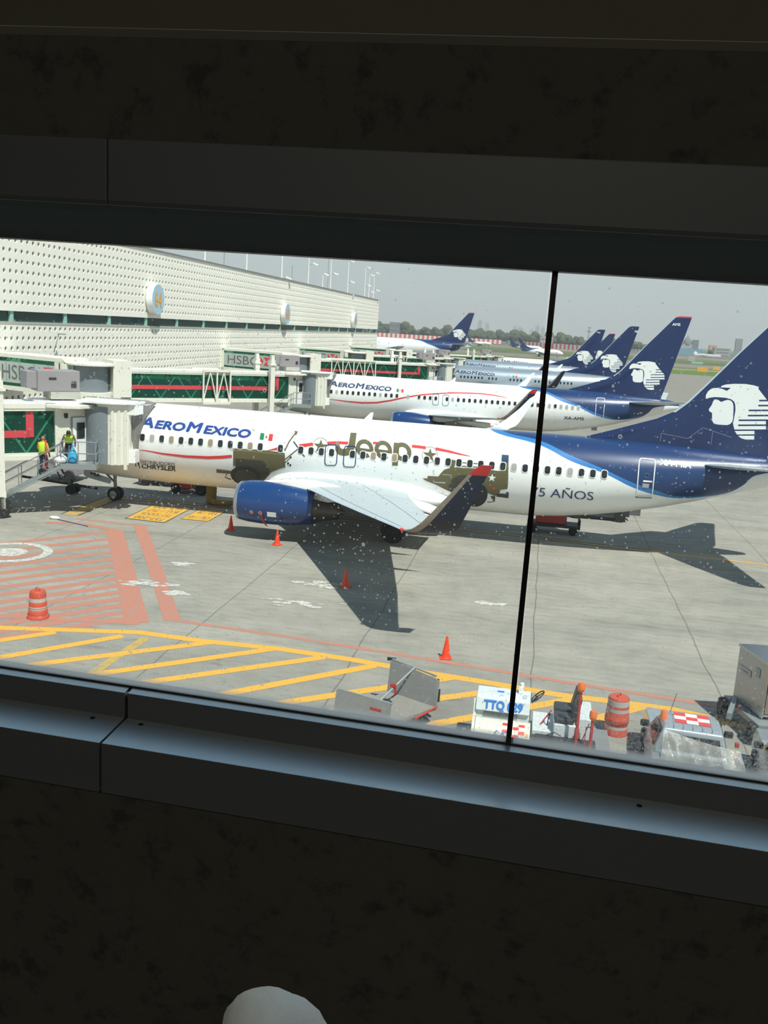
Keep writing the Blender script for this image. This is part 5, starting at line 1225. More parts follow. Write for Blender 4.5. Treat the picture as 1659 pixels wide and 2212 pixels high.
    # landing platform and stairs
    if stairs:
        st = thing('service_stair', None, None, parent=P)
        p0 = mc @ Vector((-.05, -1.2, 0)); p1 = mc @ Vector((1.4, -1.9, 0))
        mp, Lp = frame((p0.x, p0.y, zoff), (p1.x, p1.y, zoff))
        MB().box((Lp/2, -.48, 2.5), (Lp, .96, .07), T=mp).box((Lp/2, -.94, 2.42), (Lp, .06, .26), T=mp).box((0, -.48, 2.42), (.06, .96, .26), T=mp).box((Lp, -.48, 2.42), (.06, .96, .26), T=mp).build('landing', MT['galv'], st)
        b = MB()
        for zz_ in (3.05, 3.6):
            b.path([mp @ Vector((0.0, -.94, zz_)), mp @ Vector((Lp, -.94, zz_)), mp @ Vector((Lp, -.05, zz_))], .025, 6)
        for x in (0.02, Lp/2, Lp-.02): b.bar(mp @ Vector((x, -.94, 2.5)), mp @ Vector((x, -.94, 3.6)), .024, n=6)
        b.bar(mp @ Vector((Lp, -.1, 2.5)), mp @ Vector((Lp, -.1, 3.6)), .024, n=6); b.build('railing', MT['galv'], st)
        top = mp @ Vector((0, -.48, 0)); sd = Vector((-.92, -.38, 0)).normalized()
        sn_ = Vector((-sd.y, sd.x, 0)); drop = 2.45/3.7
        bt = top+sd*4.0
        for s in (-1, 1):
            b = MB(); a_ = top+sn_*s*.42+Vector((0, 0, 2.42)); e_ = bt+sn_*s*.42+Vector((0, 0, .15))
            b.bar(a_, e_, .05, w=.10, n=4); b.bar(a_-Vector((0, 0, .14)), e_-Vector((0, 0, .14)), .03, n=4)
            b.build('stringer', MT['galv'], st)
            b = MB(); b.bar(a_+Vector((0, 0, 1.05)), e_+Vector((0, 0, 1.0)), .024, n=6).bar(a_+Vector((0, 0, .58)), e_+Vector((0, 0, .55)), .02, n=6)
            for k in range(5):
                q = a_.lerp(e_, (k+.2)/4.6); b.bar(q, q+Vector((0, 0, 1.03)), .02, n=6)
            b.build('handrail', MT['galv'], st)
        for k in range(11):
            q = (top+Vector((0, 0, 2.42))).lerp(bt+Vector((0, 0, .15)), (k+.7)/11); MB().box(tuple(q), (.28, .80, .035), rz=math.atan2(sd.y, sd.x)).build('tread', MT['galv'], st)
        for s in (-1, 1):
            b = MB(); q = bt+sn_*s*.5+Vector((0, 0, .22)); b.bar(q-sn_*.09, q+sn_*.09, .22, n=16); b.build('castor', MT['rubber'], st)
    # roof air conditioner (sits on the cab end) and service box by the rotunda
    hvac(P, m1, L1*1.01+.2, .1, 5.78, 2.0)
    cc = c+Vector((-2.0, -1.2, 0)); MB().box((cc.x+.45, cc.y, 5.05+zoff), (.7, .5, .75)).build('junction_box', MT['cream'], P)
    MB().path([(cc.x+.1, cc.y-.3, 5.5+zoff), (cc.x+.2, cc.y-.45, 4.6+zoff), (cc.x+.15, cc.y-.4, 3.2+zoff)], .05, 6).build('cable', MT['dark'], P)
    # fixed walkway to the terminal with advertising panels
    wa = Vector((XT+.2, c.y+walk_to, zoff)); wb = c+(wa-c).normalized()*1.6
    mw, Lw = frame(wa, wb)
    MB().box((Lw/2, 0, 5.68), (Lw, 2.9, .30), T=mw).box((Lw/2, 0, 3.05), (Lw, 2.9, .35), T=mw).box((Lw-.45, -1.38, 4.4), (.9, .12, 2.6), T=mw).box((.35, -1.38, 4.4), (.7, .14, 2.9), T=mw).build('walkway_frame', MT['cream'], P)
    MB().box((Lw/2, -1.36, 5.28), (Lw-1.2, .03, .5), T=mw).box((Lw/2, -1.36, 3.42), (Lw-1.2, .03, .35), T=mw).box((Lw/2, 1.36, 4.4), (Lw-.2, .03, 2.4), T=mw).build('walkway_glass', MT['bridge_glass'], P)
    bb = MB().box((Lw/2, -1.40, 4.35), (Lw-1.4, .03, 1.7), T=mw).build('advert_panel', MT['billboard'], P)
    x0, x1 = .10*Lw+.3, .62*Lw
    T3 = lambda x, z_: mw @ Vector((x, -1.42, z_))
    text_flat('advert_lettering', 'HSBC', [T3(x0, 3.78), T3(x1, 3.78), T3(x1, 4.95), T3(x0, 4.95)], MT['ad_grey'], bb, .01, .0)
    hx = x1+.4; hs = 1.15; z_ = 3.85
    for tri in (((0, .0), (0, 1), (.5, .5)), ((2, 0), (2, 1), (1.5, .5)), ((.5, 0), (1.5, 0), (1, .5)), ((.5, 1), (1.5, 1), (1, .5)), ):
        MB().add([T3(hx+a_*hs*.9, z_+b_*hs)+mw.to_3x3() @ Vector((0, -.01, 0)) for a_, b_ in tri], [(0, 1, 2)]).build('advert_emblem', MT['red'], bb)
    for k in range(1, 5): MB().box((Lw*k/5, -1.425, 4.35), (.03, .02, 1.7), T=mw).build('panel_joint', MT['strut'], bb)
    return root
def add_ribs(o):
    m = MT['drum_rib']; o.data.materials.clear(); o.data.materials.append(m)
def rib_mat():
    m = mat('corrugated_curtain', (.20, .235, .26), .5, noise=.08, nscale=2); n = m.node_tree; b = n.nodes['Principled BSDF']
    t = n.nodes.new('ShaderNodeTexCoord'); g = n.nodes.new('ShaderNodeNewGeometry'); s = n.nodes.new('ShaderNodeSeparateXYZ'); n.links.new(g.outputs['Normal'], s.inputs[0])
    a = n.nodes.new('ShaderNodeMath'); a.operation = 'ARCTAN2'; n.links.new(s.outputs['Y'], a.inputs[0]); n.links.new(s.outputs['X'], a.inputs[1])
    w_ = mathn(n, 'SINE', mathn(n, 'MULTIPLY', a.outputs[0], 70)); bp = n.nodes.new('ShaderNodeBump'); bp.inputs['Strength'].default_value = .7; bp.inputs['Distance'].default_value = .03
    n.links.new(w_, bp.inputs['Height']); n.links.new(bp.outputs[0], b.inputs['Normal']); return m
MT['drum_rib'] = rib_mat(); MT['pleat'] = mat('grey_pleated_canvas', (.26, .25, .235), .85, noise=.3, nscale=3); MT['ad_grey'] = mat('advert_lettering_grey', (.12, .13, .13), .5)
dA = PA; doorA = (-20.75, 42.62)
bridge((-35.6, 28.7), doorA, 0, 'nearest jet bridge at the left edge, docked to the nearest airliner', 3, stairs=1, lift=.815)
bridge((-35.6, 68.8), (-20.60, 82.72), 0, 'second jet bridge with red band, docked to the second airliner', 3, stairs=2, truss=(.43, .60), lift=.865)
bridge((-33.2, 122.5), (-14.4, 136-1.88), gz(130), 'third jet bridge, docked to the nearer silver airliner', 4, stairs=2, truss=(.1, .5), lift=.72)
bridge((-33.5, 163), (-16.6, 178-1.88), gz(170), 'fourth jet bridge, docked to the farther silver airliner', 4, stairs=False)
bridge((-33.0, 208), (-11.6, 224-1.88), gz(215), 'farthest jet bridge beside the large long-haul airliner', 4, stairs=False)
# ================================================================== PEOPLE
def person(name, label, loc, rz, joints, mats, vest=True, scale=1.0, cap=None, carry=None):
    """one continuous skinned figure; joints: name -> (x, y, z, radius)"""
    root = thing('person', label, 'person', loc, rz); root.scale = (scale,)*3
    J = dict(joints); names = list(J); idx = {n: i for i, n in enumerate(names)}
    E = [('pelvis', 'belly'), ('belly', 'chest'), ('chest', 'neck'), ('neck', 'head'), ('head', 'crown')]
    for s in 'lr': E += [('chest', 'sh_'+s), ('sh_'+s, 'el_'+s), ('el_'+s, 'wr_'+s), ('wr_'+s, 'palm_'+s), ('pelvis', 'hip_'+s), ('hip_'+s, 'kn_'+s), ('kn_'+s, 'an_'+s), ('an_'+s, 'toe_'+s)]
    me = bpy.data.meshes.new('body'); me.from_pydata([J[n][:3] for n in names], [(idx[a], idx[b_]) for a, b_ in E], [])
    o = bpy.data.objects.new('body', me); C.objects.link(o); o.parent = root
    md = o.modifiers.new('skin', 'SKIN'); md.use_smooth_shade = True
    for i, n in enumerate(names):
        r = J[n][3]; me.skin_vertices[0].data[i].radius = (r*(1.0 if n not in ('chest', 'belly', 'pelvis') else 1.35), r)
    me.skin_vertices[0].data[idx['pelvis']].use_root = True
    o.modifiers.new('sub', 'SUBSURF').levels = 2; o.modifiers['sub'].render_levels = 2
    me.materials.append(mats['body'])
    # fingers: short tapered chains out of each palm
    for s in 'lr':
        w_ = Vector(J['wr_'+s][:3]); p = Vector(J['palm_'+s][:3]); d = (p-w_).normalized(); side = d.cross(Vector((0, 1, 0))).normalized() if abs(d.y) < .9 else Vector((1, 0, 0)); curl = d.cross(side)
        b = MB()
        for k, ln in enumerate((.070, .080, .076, .060)):
            a = p+side*(k-1.5)*.021; m1_ = a+d*ln*.55+curl*.010; m2_ = a+d*ln*.85+curl*.035
            b.bar(a-d*.02, m1_, .0095, n=8, r2=.0088).bar(m1_, m2_, .0088, n=8, r2=.007)
        t = p-d*.035+side*.035; b.bar(t, t+side*.03+d*.025, .011, n=8).bar(t+side*.03+d*.025, t+side*.035+d*.055, .010, n=8, r2=.008)
        b.build('hand', mats['skin'], root)
    # face: nose, ears, mouth
    h = Vector(J['head'][:3]); cr_ = Vector(J['crown'][:3]); up = (cr_-Vector(J['neck'][:3])).normalized(); f = Vector(mats['face']).normalized(); sd_ = f.cross(up)
    c = h+up*.03
    MB().sphere(tuple(c), .105, 16, sc=(.92, 1.0, 1.18)).bar(c+f*.095+up*.02, c+f*.125-up*.02, .016, n=8, r2=.02).sphere(tuple(c+sd_*.095), .028, 8, sc=(.5, 1, 1.3)).sphere(tuple(c-sd_*.095), .028, 8, sc=(.5, 1, 1.3)).bar(c+f*.098-up*.055-sd_*.022, c+f*.098-up*.055+sd_*.022, .008, n=6).build('head', mats['skin'], root)
    MB().sphere(tuple(c+f*.09+up*.035+sd_*.035), .012, 8).sphere(tuple(c+f*.09+up*.035-sd_*.035), .012, 8).build('eyes', MT['black'], root)
    if cap: MB().sphere(tuple(c+up*.035-f*.012), .108, 16, sc=(.97, 1.02, 1.05)).build('hair', cap, root)
    return root
m_skin = mat('brown_skin', (.33, .16, .095), .55, noise=.1)
m_hiv = mat('lime_vest', (.55, .85, .05), .6, noise=.08)
def suit_mat(name, zt_, upper, lower, orange=None):
    m = mat(name, upper, .8, noise=.1); n = m.node_tree; b = n.nodes['Principled BSDF']; t = n.nodes.new('ShaderNodeTexCoord'); s = n.nodes.new('ShaderNodeSeparateXYZ'); n.links.new(t.outputs['Object'], s.inputs[0])
    n.links.new(mixc(n, mathn(n, 'GREATER_THAN', s.outputs['Z'], zt_), lower, upper), b.inputs['Base Color']); return m
J1 = dict(pelvis=(0, 0, .95, .125), belly=(0, .01, 1.10, .125), chest=(0, .0, 1.32, .135), neck=(0, .01, 1.50, .06), head=(0, .03, 1.62, .085), crown=(0, .03, 1.72, .07),
          sh_l=(-.20, 0, 1.42, .068), el_l=(-.27, .04, 1.15, .052), wr_l=(-.20, .22, 1.02, .038), palm_l=(-.17, .29, 1.0, .034),
          sh_r=(.20, 0, 1.42, .068), el_r=(.28, 0, 1.14, .052), wr_r=(.27, .10, .90, .038), palm_r=(.26, .13, .83, .034),
          hip_l=(-.10, 0, .90, .095), kn_l=(-.11, .05, .50, .068), an_l=(-.11, -.02, .09, .05), toe_l=(-.12, .12, .04, .045),
          hip_r=(.10, 0, .90, .095), kn_r=(.13, .14, .60, .068), an_r=(.14, .06, .27, .05), toe_r=(.15, .20, .22, .045))
w1 = person('person', 'bald worker in lime vest and orange sleeves climbing the metal stairs, seen from behind', (-23.05, 39.78, 1.98), -.0, J1, dict(body=suit_mat('navy_overalls', 1.0, (.85, .30, .03), (.03, .04, .09)), skin=m_skin, face=(0, 1, 0)))
b = MB(); R1 = []
for zz_, hx, hy in ((.93, .20, .15), (1.1, .205, .165), (1.3, .225, .175), (1.42, .20, .15), (1.50, .11, .10)):
    R1.append([(hx*math.cos(2*math.pi*i/20), .005+hy*math.sin(2*math.pi*i/20), zz_) for i in range(20)])
b.loft(R1, cap=False); v_ = b.build('safety_vest', m_hiv, w1); md = v_.modifiers.new('t', 'SOLIDIFY'); md.thickness = .012
o = MB().bar((0, 0, 0), (0, .12, 1.25), .035, n=8).box((0, 0, .02), (.12, .3, .05)).build('orange_tool', MT['red_metal']); o.location = (-22.78, 39.55, 2.35); o.rotation_euler = (0, 0, .4); tag(o, 'long red handled tool held upright by the worker on the stairs', 'tool')
J2 = dict(pelvis=(0, -.12, .90, .12), belly=(0, -.03, 1.06, .12), chest=(0, .14, 1.22, .13), neck=(0, .26, 1.33, .06), head=(0, .34, 1.40, .085), crown=(0, .40, 1.48, .07),
          sh_l=(-.19, .16, 1.30, .066), el_l=(-.30, .22, 1.05, .05), wr_l=(-.30, .38, .90, .037), palm_l=(-.29, .44, .84, .033),
          sh_r=(.19, .16, 1.30, .066), el_r=(.29, .20, 1.04, .05), wr_r=(.28, .34, .84, .037), palm_r=(.27, .38, .77, .033),
          hip_l=(-.10, -.10, .86, .09), kn_l=(-.12, .02, .48, .066), an_l=(-.12, -.06, .08, .05), toe_l=(-.13, .08, .04, .042),
          hip_r=(.10, -.10, .86, .09), kn_r=(.13, .03, .48, .066), an_r=(.13, -.05, .08, .05), toe_r=(.14, .09, .04, .042))
w2 = person('person', 'dark-haired worker in lime vest bending over bags on the bridge landing', (-22.0, 40.30, 2.535), 3.6, J2, dict(body=suit_mat('dark_overalls', 1.0, (.10, .09, .07), (.025, .03, .06)), skin=m_skin, face=(0, .8, -.6)), cap=MT['black'])
b = MB(); R1 = []
for k, (t, hx, hy) in enumerate(((0, .19, .15), (.35, .20, .16), (.7, .215, .165), (1, .17, .13))):
    R1.append([(hx*math.cos(2*math.pi*i/20), -.06+.26*t+hy*math.sin(2*math.pi*i/20), .95+.38*t-.35*hy*math.sin(2*math.pi*i/20)) for i in range(20)])
b.loft(R1, cap=False); v_ = b.build('safety_vest', m_hiv, w2); md = v_.modifiers.new('t', 'SOLIDIFY'); md.thickness = .012
def bag(name, loc, r, h, col, lab, seed):
    rr = random.Random(seed); rings = []
    for zz_, k in ((0, .75), (.08, 1.0), (.3, 1.05), (.5, .85), (.66, .45), (.76, .14), (.92, .20), (1.0, .10)):
        rings.append([(r*k*(1+rr.uniform(-.13, .13))*math.cos(2*math.pi*i/18), r*k*(1+rr.uniform(-.13, .13))*math.sin(2*math.pi*i/18), h*zz_*(1+rr.uniform(-.03, .03))) for i in range(18)])
    o = MB().loft(rings).build(name, col); o.location = loc; tag(o, lab, 'bag'); md = o.modifiers.new('s', 'SUBSURF'); md.render_levels = 1; return o
bag('rubbish_bag', (-21.72, 40.12, 2.54), .24, .95, mat('blue_plastic', (.05, .42, .72), .35, noise=.2, nscale=5, coat=.3), 'tall light blue plastic rubbish bag on the bridge landing', 3)
bag('rubbish_bag', (-22.22, 39.86, 2.54), .33, .62, mat('white_plastic', (.72, .72, .76), .4, noise=.25, nscale=5), 'bulging white plastic bag on the bridge landing beside the stairs', 5)
# ================================================================== CONES AND BARRELS
def cone_proto():
    rt = thing('traffic_cone', None, 'traffic cone')
    b = MB(); b.box((0, 0, .02), (.36, .36, .04)); 
    rings = []
    MB().box((0, 0, .018), (.36, .36, .036)).build('base', MT['orange'], rt, bevel=.012)
    MB().lathe([(.155, .034), (.135, .06), (.128, .08), (.030, .68), (.024, .70), (.016, .70)], (0, 0, 0), 'Z', 24).build('body', MT['orange'], rt)
    MB().lathe([(.0735, .42), (.0555, .53)], (0, 0, 0), 'Z', 24).build('reflective_band', MT['reflective'], rt)
    return rt
cp = cone_proto()
for i, (px, py, lab) in enumerate(((497, 1146, 'small orange traffic cone in front of the engine, leftmost of the cones'), (597, 1178, 'orange traffic cone standing under the blue engine'), (745, 1269, 'orange traffic cone with grey band standing in the wing shadow'), (962, 1424, 'large orange traffic cone beside the long red line, nearest the window'))):
    g_ = G(px, py); r_ = cp if i == 0 else dup(cp)
    r_.location = (g_.x, g_.y+.1, 0); r_.rotation_euler = (0, 0, .3+i); r_['label'] = lab; r_['group'] = 'traffic cones around the parked airliner'
    if i == 0 or i == 1: 
        for ch in r_.children:
            if ch.name.startswith('reflective'): ch.data = ch.data.copy(); ch.data.materials[0] = MT['orange'] if i == 0 else MT['orange_dirty']
def barrel(loc, lab, base, rz):
    rt = thing('traffic_barrel', lab, 'traffic barrel', loc, rz, 'orange and white traffic barrels')
    prof = [(.30, .12), (.29, .30), (.285, .305), (.285, .36), (.275, .42), (.272, .55), (.265, .56), (.262, .64), (.255, .70), (.25, .80), (.235, .88), (.22, .90), (.001, .905)] if base else [(.30, .0), (.30, .16), (.285, .18), (.285, .30), (.30, .32), (.30, .46), (.285, .48), (.285, .60), (.275, .62), (.275, .74), (.27, .76), (.26, .95), (.24, .98), (.001, .985)]
    MB().lathe(prof, (0, 0, 0), 'Z', 32).build('body', MT['orange_dirty'], rt)
    for z0, z1, r in (((.31, .41, .287), (.56, .68, .267)) if base else ((.18, .29, .289), (.62, .73, .280), (.78, .92, .270))):
        MB().lathe([(r, z0), (r-.006, z1)], (0, 0, 0), 'Z', 32).build('reflective_band', MT['reflective'], rt)
    if base: MB().lathe([(.36, 0), (.36, .06), (.31, .13), (.26, .13)], (0, 0, 0), 'Z', 8).build('rubber_collar', MT['orange_dirty'], rt)
    MB().tube_ring(.07, .016, (0, 0, .93 if base else 1.0), 'Y', 16, 6).build('handle', MT['orange_dirty'], rt)
g_ = G(75, 1338); barrel((g_.x, g_.y+.2, 0), 'orange traffic barrel with flared collar on the red striped area', True, 0)
g_ = G(1330, 1590); barrel((g_.x, g_.y+.2, 0), 'orange and white banded barrel between the tug and the pickup', False, 1)
# ================================================================== OPEN BAGGAGE CART
cart = thing('baggage_cart', 'flat grey baggage cart with two end boards beside the window', 'baggage cart', (-2.9, 21.3, 0))
mc_ = mat('galvanised_board', (.31, .31, .30), .6, .3, noise=.3, nscale=6); mr = mat('cart_red_writing', (.45, .06, .05), .6, noise=.3)
def quad_box(pts, t, nm, mt, parent, off=(0, 0, 0)):
    P = [Vector(p)-Vector(off) for p in pts]; nn = (P[1]-P[0]).cross(P[3]-P[0]).normalized()*t; b = MB(); n = len(P)
    b.add(P+[p+nn for p in P], [tuple(range(n))[::-1], tuple(range(n, 2*n))]+[(i, (i+1) % n, n+(i+1) % n, n+i) for i in range(n)]); return b.build(nm, mt, parent)
CO = (-2.9, 21.3, 0)
RB = [(-3.27, 22.25, .42), (-1.92, 21.6, .42), (-1.90, 21.78, 1.08), (-1.99, 21.83, 1.13), (-3.25, 22.47, 1.25)]
quad_box(RB, .05, 'end_board', mc_, cart, CO)
LB = [(-4.32, 20.6, .42), (-2.9, 20.15, .42), (-2.87, 20.29, .98), (-4.29, 20.74, .98)]
o = quad_box(LB, .05, 'end_board', mc_, cart, CO)
quad_box([(-4.32, 20.65, .40), (-2.9, 20.2, .40), (-1.92, 21.6, .40), (-3.27, 22.2, .40)], .08, 'platform', mat('worn_platform', (.30, .285, .25), .8, noise=.35, nscale=4), cart, CO)
b = MB()
for a, c in (((-4.25, 20.7, 1.0), (-2.85, 20.26, .98)), ((-3.22, 22.43, 1.28), (-2.02, 21.96, 1.15)), ((-3.5, 20.5, .55), (-2.60, 22.2, 1.22)), ((-2.60, 22.18, 1.22), (-2.66, 22.1, .5)), ((-3.5, 20.5, .42), (-3.5, 20.5, .62))):
    b.bar(Vector(a)-Vector(CO), Vector(c)-Vector(CO), .028, n=6)
b.build('rail', MT['galv'], cart)
MB().box((-.12, .12, .98), (.14, .10, .08)).box((-.06, .1, .86), (.05, .05, .2)).build('red_latch', MT['red_metal'], cart)
text_flat('lettering', 'T 647', [(-4.18-CO[0], 20.55-CO[1], .60), (-3.2-CO[0], 20.24-CO[1], .60), (-3.2-CO[0], 20.26-CO[1], .88), (-4.18-CO[0], 20.57-CO[1], .88)], mr, o, .02, .02) if False else MB().box((-.35, -1.0, .75), (.30, .02, .10), rz=-.31).build('red_marking', mr, o)
for x, y in ((-4.1, 20.9), (-3.1, 20.55), (-3.35, 22.0), (-2.3, 21.55)):
    MB().bar((x-CO[0]-.05, y-CO[1], .18), (x-CO[0]+.05, y-CO[1], .18), .18, n=18).build('wheel', MT['rubber'], cart)
MB().box((.92, .62, .98), (.10, .07, .20)).box((-.36, 1.18, 1.26), (.22, .06, .07)).box((1.0, .5, .7), (.05, .12, .3)).build('rubber_bumper', MT['rubber'], cart)
MB().bar((.55, -.5, .44), (1.0, .25, .50), .03, n=6).build('red_edge_bar', MT['red_metal'], cart)
# ================================================================== BAGGAGE TUG
tug = thing('baggage_tug', 'white baggage tug marked TTQ 029 with black seat and amber beacons', 'baggage tug', (.6, 20.4, 0))
m_tug = mat('tug_white', (.62, .67, .68), .45, noise=.10, nscale=4); m_cream = mat('tug_cream', (.72, .71, .60), .5, noise=.15, nscale=9); m_seat = mat('seat_vinyl', (.04, .045, .05), .45, noise=.3, nscale=12)
m_bl = mat('tug_blue_letters', (.03, .20, .62), .5, noise=.2, nscale=14)
def tp(x, y, z_): return (x-.6, y-20.4, z_)
b = MB(); prof = [(21.35, .55), (21.35, 1.28), (21.2, 1.34), (20.75, 1.32), (20.62, 1.27), (20.52, 1.0), (20.60, .96), (20.56, .5)]
n = len(prof); xs_ = (-.90, .36)
b.add([tp(xs_[0], y, z_) for y, z_ in prof]+[tp(xs_[1], y, z_) for y, z_ in prof], [tuple(range(n))[::-1], tuple(range(n, 2*n))]+[(i, (i+1) % n, n+(i+1) % n, n+i) for i in range(n)])
hood = b.build('hood', m_tug, tug, bevel=.015)
for k in range(26): pass
b = MB()
for k in range(24): b.box(tp(-.70+.034*k, 20.575, .93), (.014, .03, .13))
b.build('side_louvres', MT['strut'], hood)
f0 = lambda x, t: tp(x, 20.62-.10*t-.006, 1.27-.27*t)
text_flat('lettering', 'TTQ 029', [f0(-.72, .98), f0(.20, .98), f0(.20, .08), f0(-.72, .08)], m_bl, hood, .006, .045)
MB().bar(tp(-.62, 20.9, 1.345), tp(-.2, 20.9, 1.345), .001, n=4).box(tp(-.35, 20.98, 1.33), (.16, .09, .012)).build('blue_mark', m_bl, hood)
b = MB().box(tp(.12, 21.05, 1.42), (.10, .14, .16)).bar(tp(.14, 21.05, 1.5), tp(.14, 21.05, 1.58), .05, n=10); b.build('filler_cap', MT['white_flat'], tug)
MB().bar(tp(-.92, 20.5, .62), tp(-.93, 20.68, 1.22), .03, n=6).build('corner_post', MT['white_flat'], tug)
# rounded side fender with checker and number
R1 = []
for x in (-.86, .40):
    R1.append([tp(x, 20.14+.40*math.cos(t), .56+.40*math.sin(t)) for t in [math.pi*2*i/28 for i in range(28)]])
fen = MB().loft(R1).build('fender', m_cream, tug)
MB().lathe([(.01, -.03), (.47, -.03), (.47, .03), (.01, .03)], tp(-.90, 20.14, .56), 'X', 28).build('end_plate', m_cream, tug)
def fq(x, t, w_, dt, mt, nm):
    b = MB(); r = .406; n = 5; L = []
    for i in range(n+1):
        a = t+dt*i/n; L += [tp(x, 20.14+r*math.cos(a), .56+r*math.sin(a)), tp(x+w_, 20.14+r*math.cos(a), .56+r*math.sin(a))]
    b.add(L, [(2*i, 2*i+1, 2*i+3, 2*i+2) for i in range(n)]); return b.build(nm, mt, fen)
for cx, ct in ((-.28, 0), (-.04, .30), (.09, 0), (-.28, .60), (.09, .60), (-.04, .9)): fq(cx+.05, 1.80+ct*.8, .135, .19, MT['red'], 'red_checker')
fq(.24, 3.2, .10, .26, MT['orange'], 'orange_square'); fq(.30, 2.35, .07, .2, MT['signorange'], 'yellow_square')
v, f = text_mesh('647')[0]; v, f = cut2d(v, f, 0, .15); b = MB(); b.add([tp(-.42+.40*x, 20.14+.412*math.cos(2.95-.60*y), .56+.412*math.sin(2.95-.60*y)) for x, y in v], f); b.build('lettering', m_bl, fen)
# chassis, floor, seat, steering wheel
MB().box(tp(.75, 20.7, .42), (3.0, 1.35, .22)).box(tp(.95, 20.7, .60), (1.0, 1.2, .16)).build('chassis', MT['strut'], tug, bevel=.02)
MB().box(tp(1.35, 20.65, .86), (.85, 1.1, .40)).box(tp(1.62, 20.65, 1.15), (.32, 1.1, .22)).build('rear_body', m_tug, tug, bevel=.02)
MB().box(tp(.72, 20.72, .72), (.55, 1.1, .22)).build('foot_well', m_tug, tug, bevel=.02)
b = MB().box(tp(1.2, 19.98, .46), (1.35, .30, .62)).box(tp(.68, 20.05, .50), (.5, .25, .45)); b.bar(tp(.55, 19.9, .7), tp(.95, 19.82, .35), .04, n=8).bar(tp(.9, 19.85, .75), tp(1.5, 19.8, .7), .03, n=8).build('engine_block', MT['dark'], tug, bevel=.03)
for yy in (20.35, 20.95):
    st_ = thing('seat', None, None, tp(1.15, yy, 1.06), parent=tug)
    MB().box((0, 0, .08), (.46, .44, .14)).build('cushion', m_seat, st_, bevel=.05)
    b = MB(); R1 = [[(x+.22+.10*t, y, .10+.52*t) for x, y in ((-.07, -.22+.04*t), (.05, -.22+.04*t), (.05, .22-.04*t), (-.07, .22-.04*t))] for t in (0, .3, .6, .9, 1.0)]
    b.loft(R1, smooth=False).build('backrest', m_seat, st_, bevel=.03)
T_ = Matrix.Rotation(-.75, 4, 'Y')
sw_ = MB().tube_ring(.185, .016, tp(.52, 20.75, 1.42), 'Z', 24, 8, T=T_); sw_.bar(tp(.40, 20.75, 1.25), tp(.52, 20.75, 1.42), .025, n=8)
for k in range(3):
    a = 2.1*k; e_ = T_ @ Vector((.18*math.cos(a), .18*math.sin(a), 0)); sw_.bar(tp(.52, 20.75, 1.42), tuple(Vector(tp(.52, 20.75, 1.42))+e_), .012, n=6)
sw_.build('steering_wheel', MT['black'], tug)
MB().bar(tp(.62, 20.5, .82), tp(.86, 20.6, 1.18), .018, n=6).build('brake_lever', MT['red_metal'], tug)
MB().bar(tp(.78, 20.5, .82), tp(.82, 20.52, 1.08), .014, n=6).sphere(tp(.82, 20.52, 1.1), .03, 8).build('gear_lever', MT['black'], tug)
for x, y, zt_ in ((1.43, 19.85, 2.02), (1.74, 19.72, 1.45)):
    pl = MB().bar(tp(x, y, .5), tp(x, y, zt_), .035, n=10).bar(tp(x, y, .9 if zt_ > 1.8 else .5), tp(x, y, 1.12 if zt_ > 1.8 else .7), .055, n=10).build('beacon_pole', MT['red_metal'], tug)
    MB().lathe([(.07, 0), (.07, .04), (.085, .05), (.08, .16), (.06, .20), (.001, .21)], tp(x, y, zt_), 'Z', 20).build('amber_beacon', MT['amber'], pl)
MB().box(tp(1.60, 19.95, .62), (.22, .18, .12)).bar(tp(1.56, 19.9, .8), tp(1.68, 19.8, 1.3), .012, n=6).path([tp(1.62, 19.8, .7), tp(1.62, 19.8, 1.2), tp(1.74, 19.75, 1.25)], .012, 6).build('tow_coupling', MT['red_metal'], tug)
MB().path([tp(.75, 20.1, .75), tp(.95, 20.0, .9), tp(1.1, 19.95, .85)], .012, 6).path([tp(1.15, 19.9, .7), tp(1.2, 19.9, .82), tp(1.5, 19.85, .8)], .012, 6).build('grab_rail', MT['dark'], tug)
for x, y in ((-.55, 21.3), (-.55, 19.95), (1.35, 21.2), (1.35, 19.95), (.62, 20.15)):
    b = MB(); wheel(b, tp(x, y, .29), .29, .2); b.build('wheel', MT['rubber'], tug)
MB().box(tp(-1.0, 20.3, .25), (.35, .9, .3)).build('front_bumper', MT['strut'], tug)
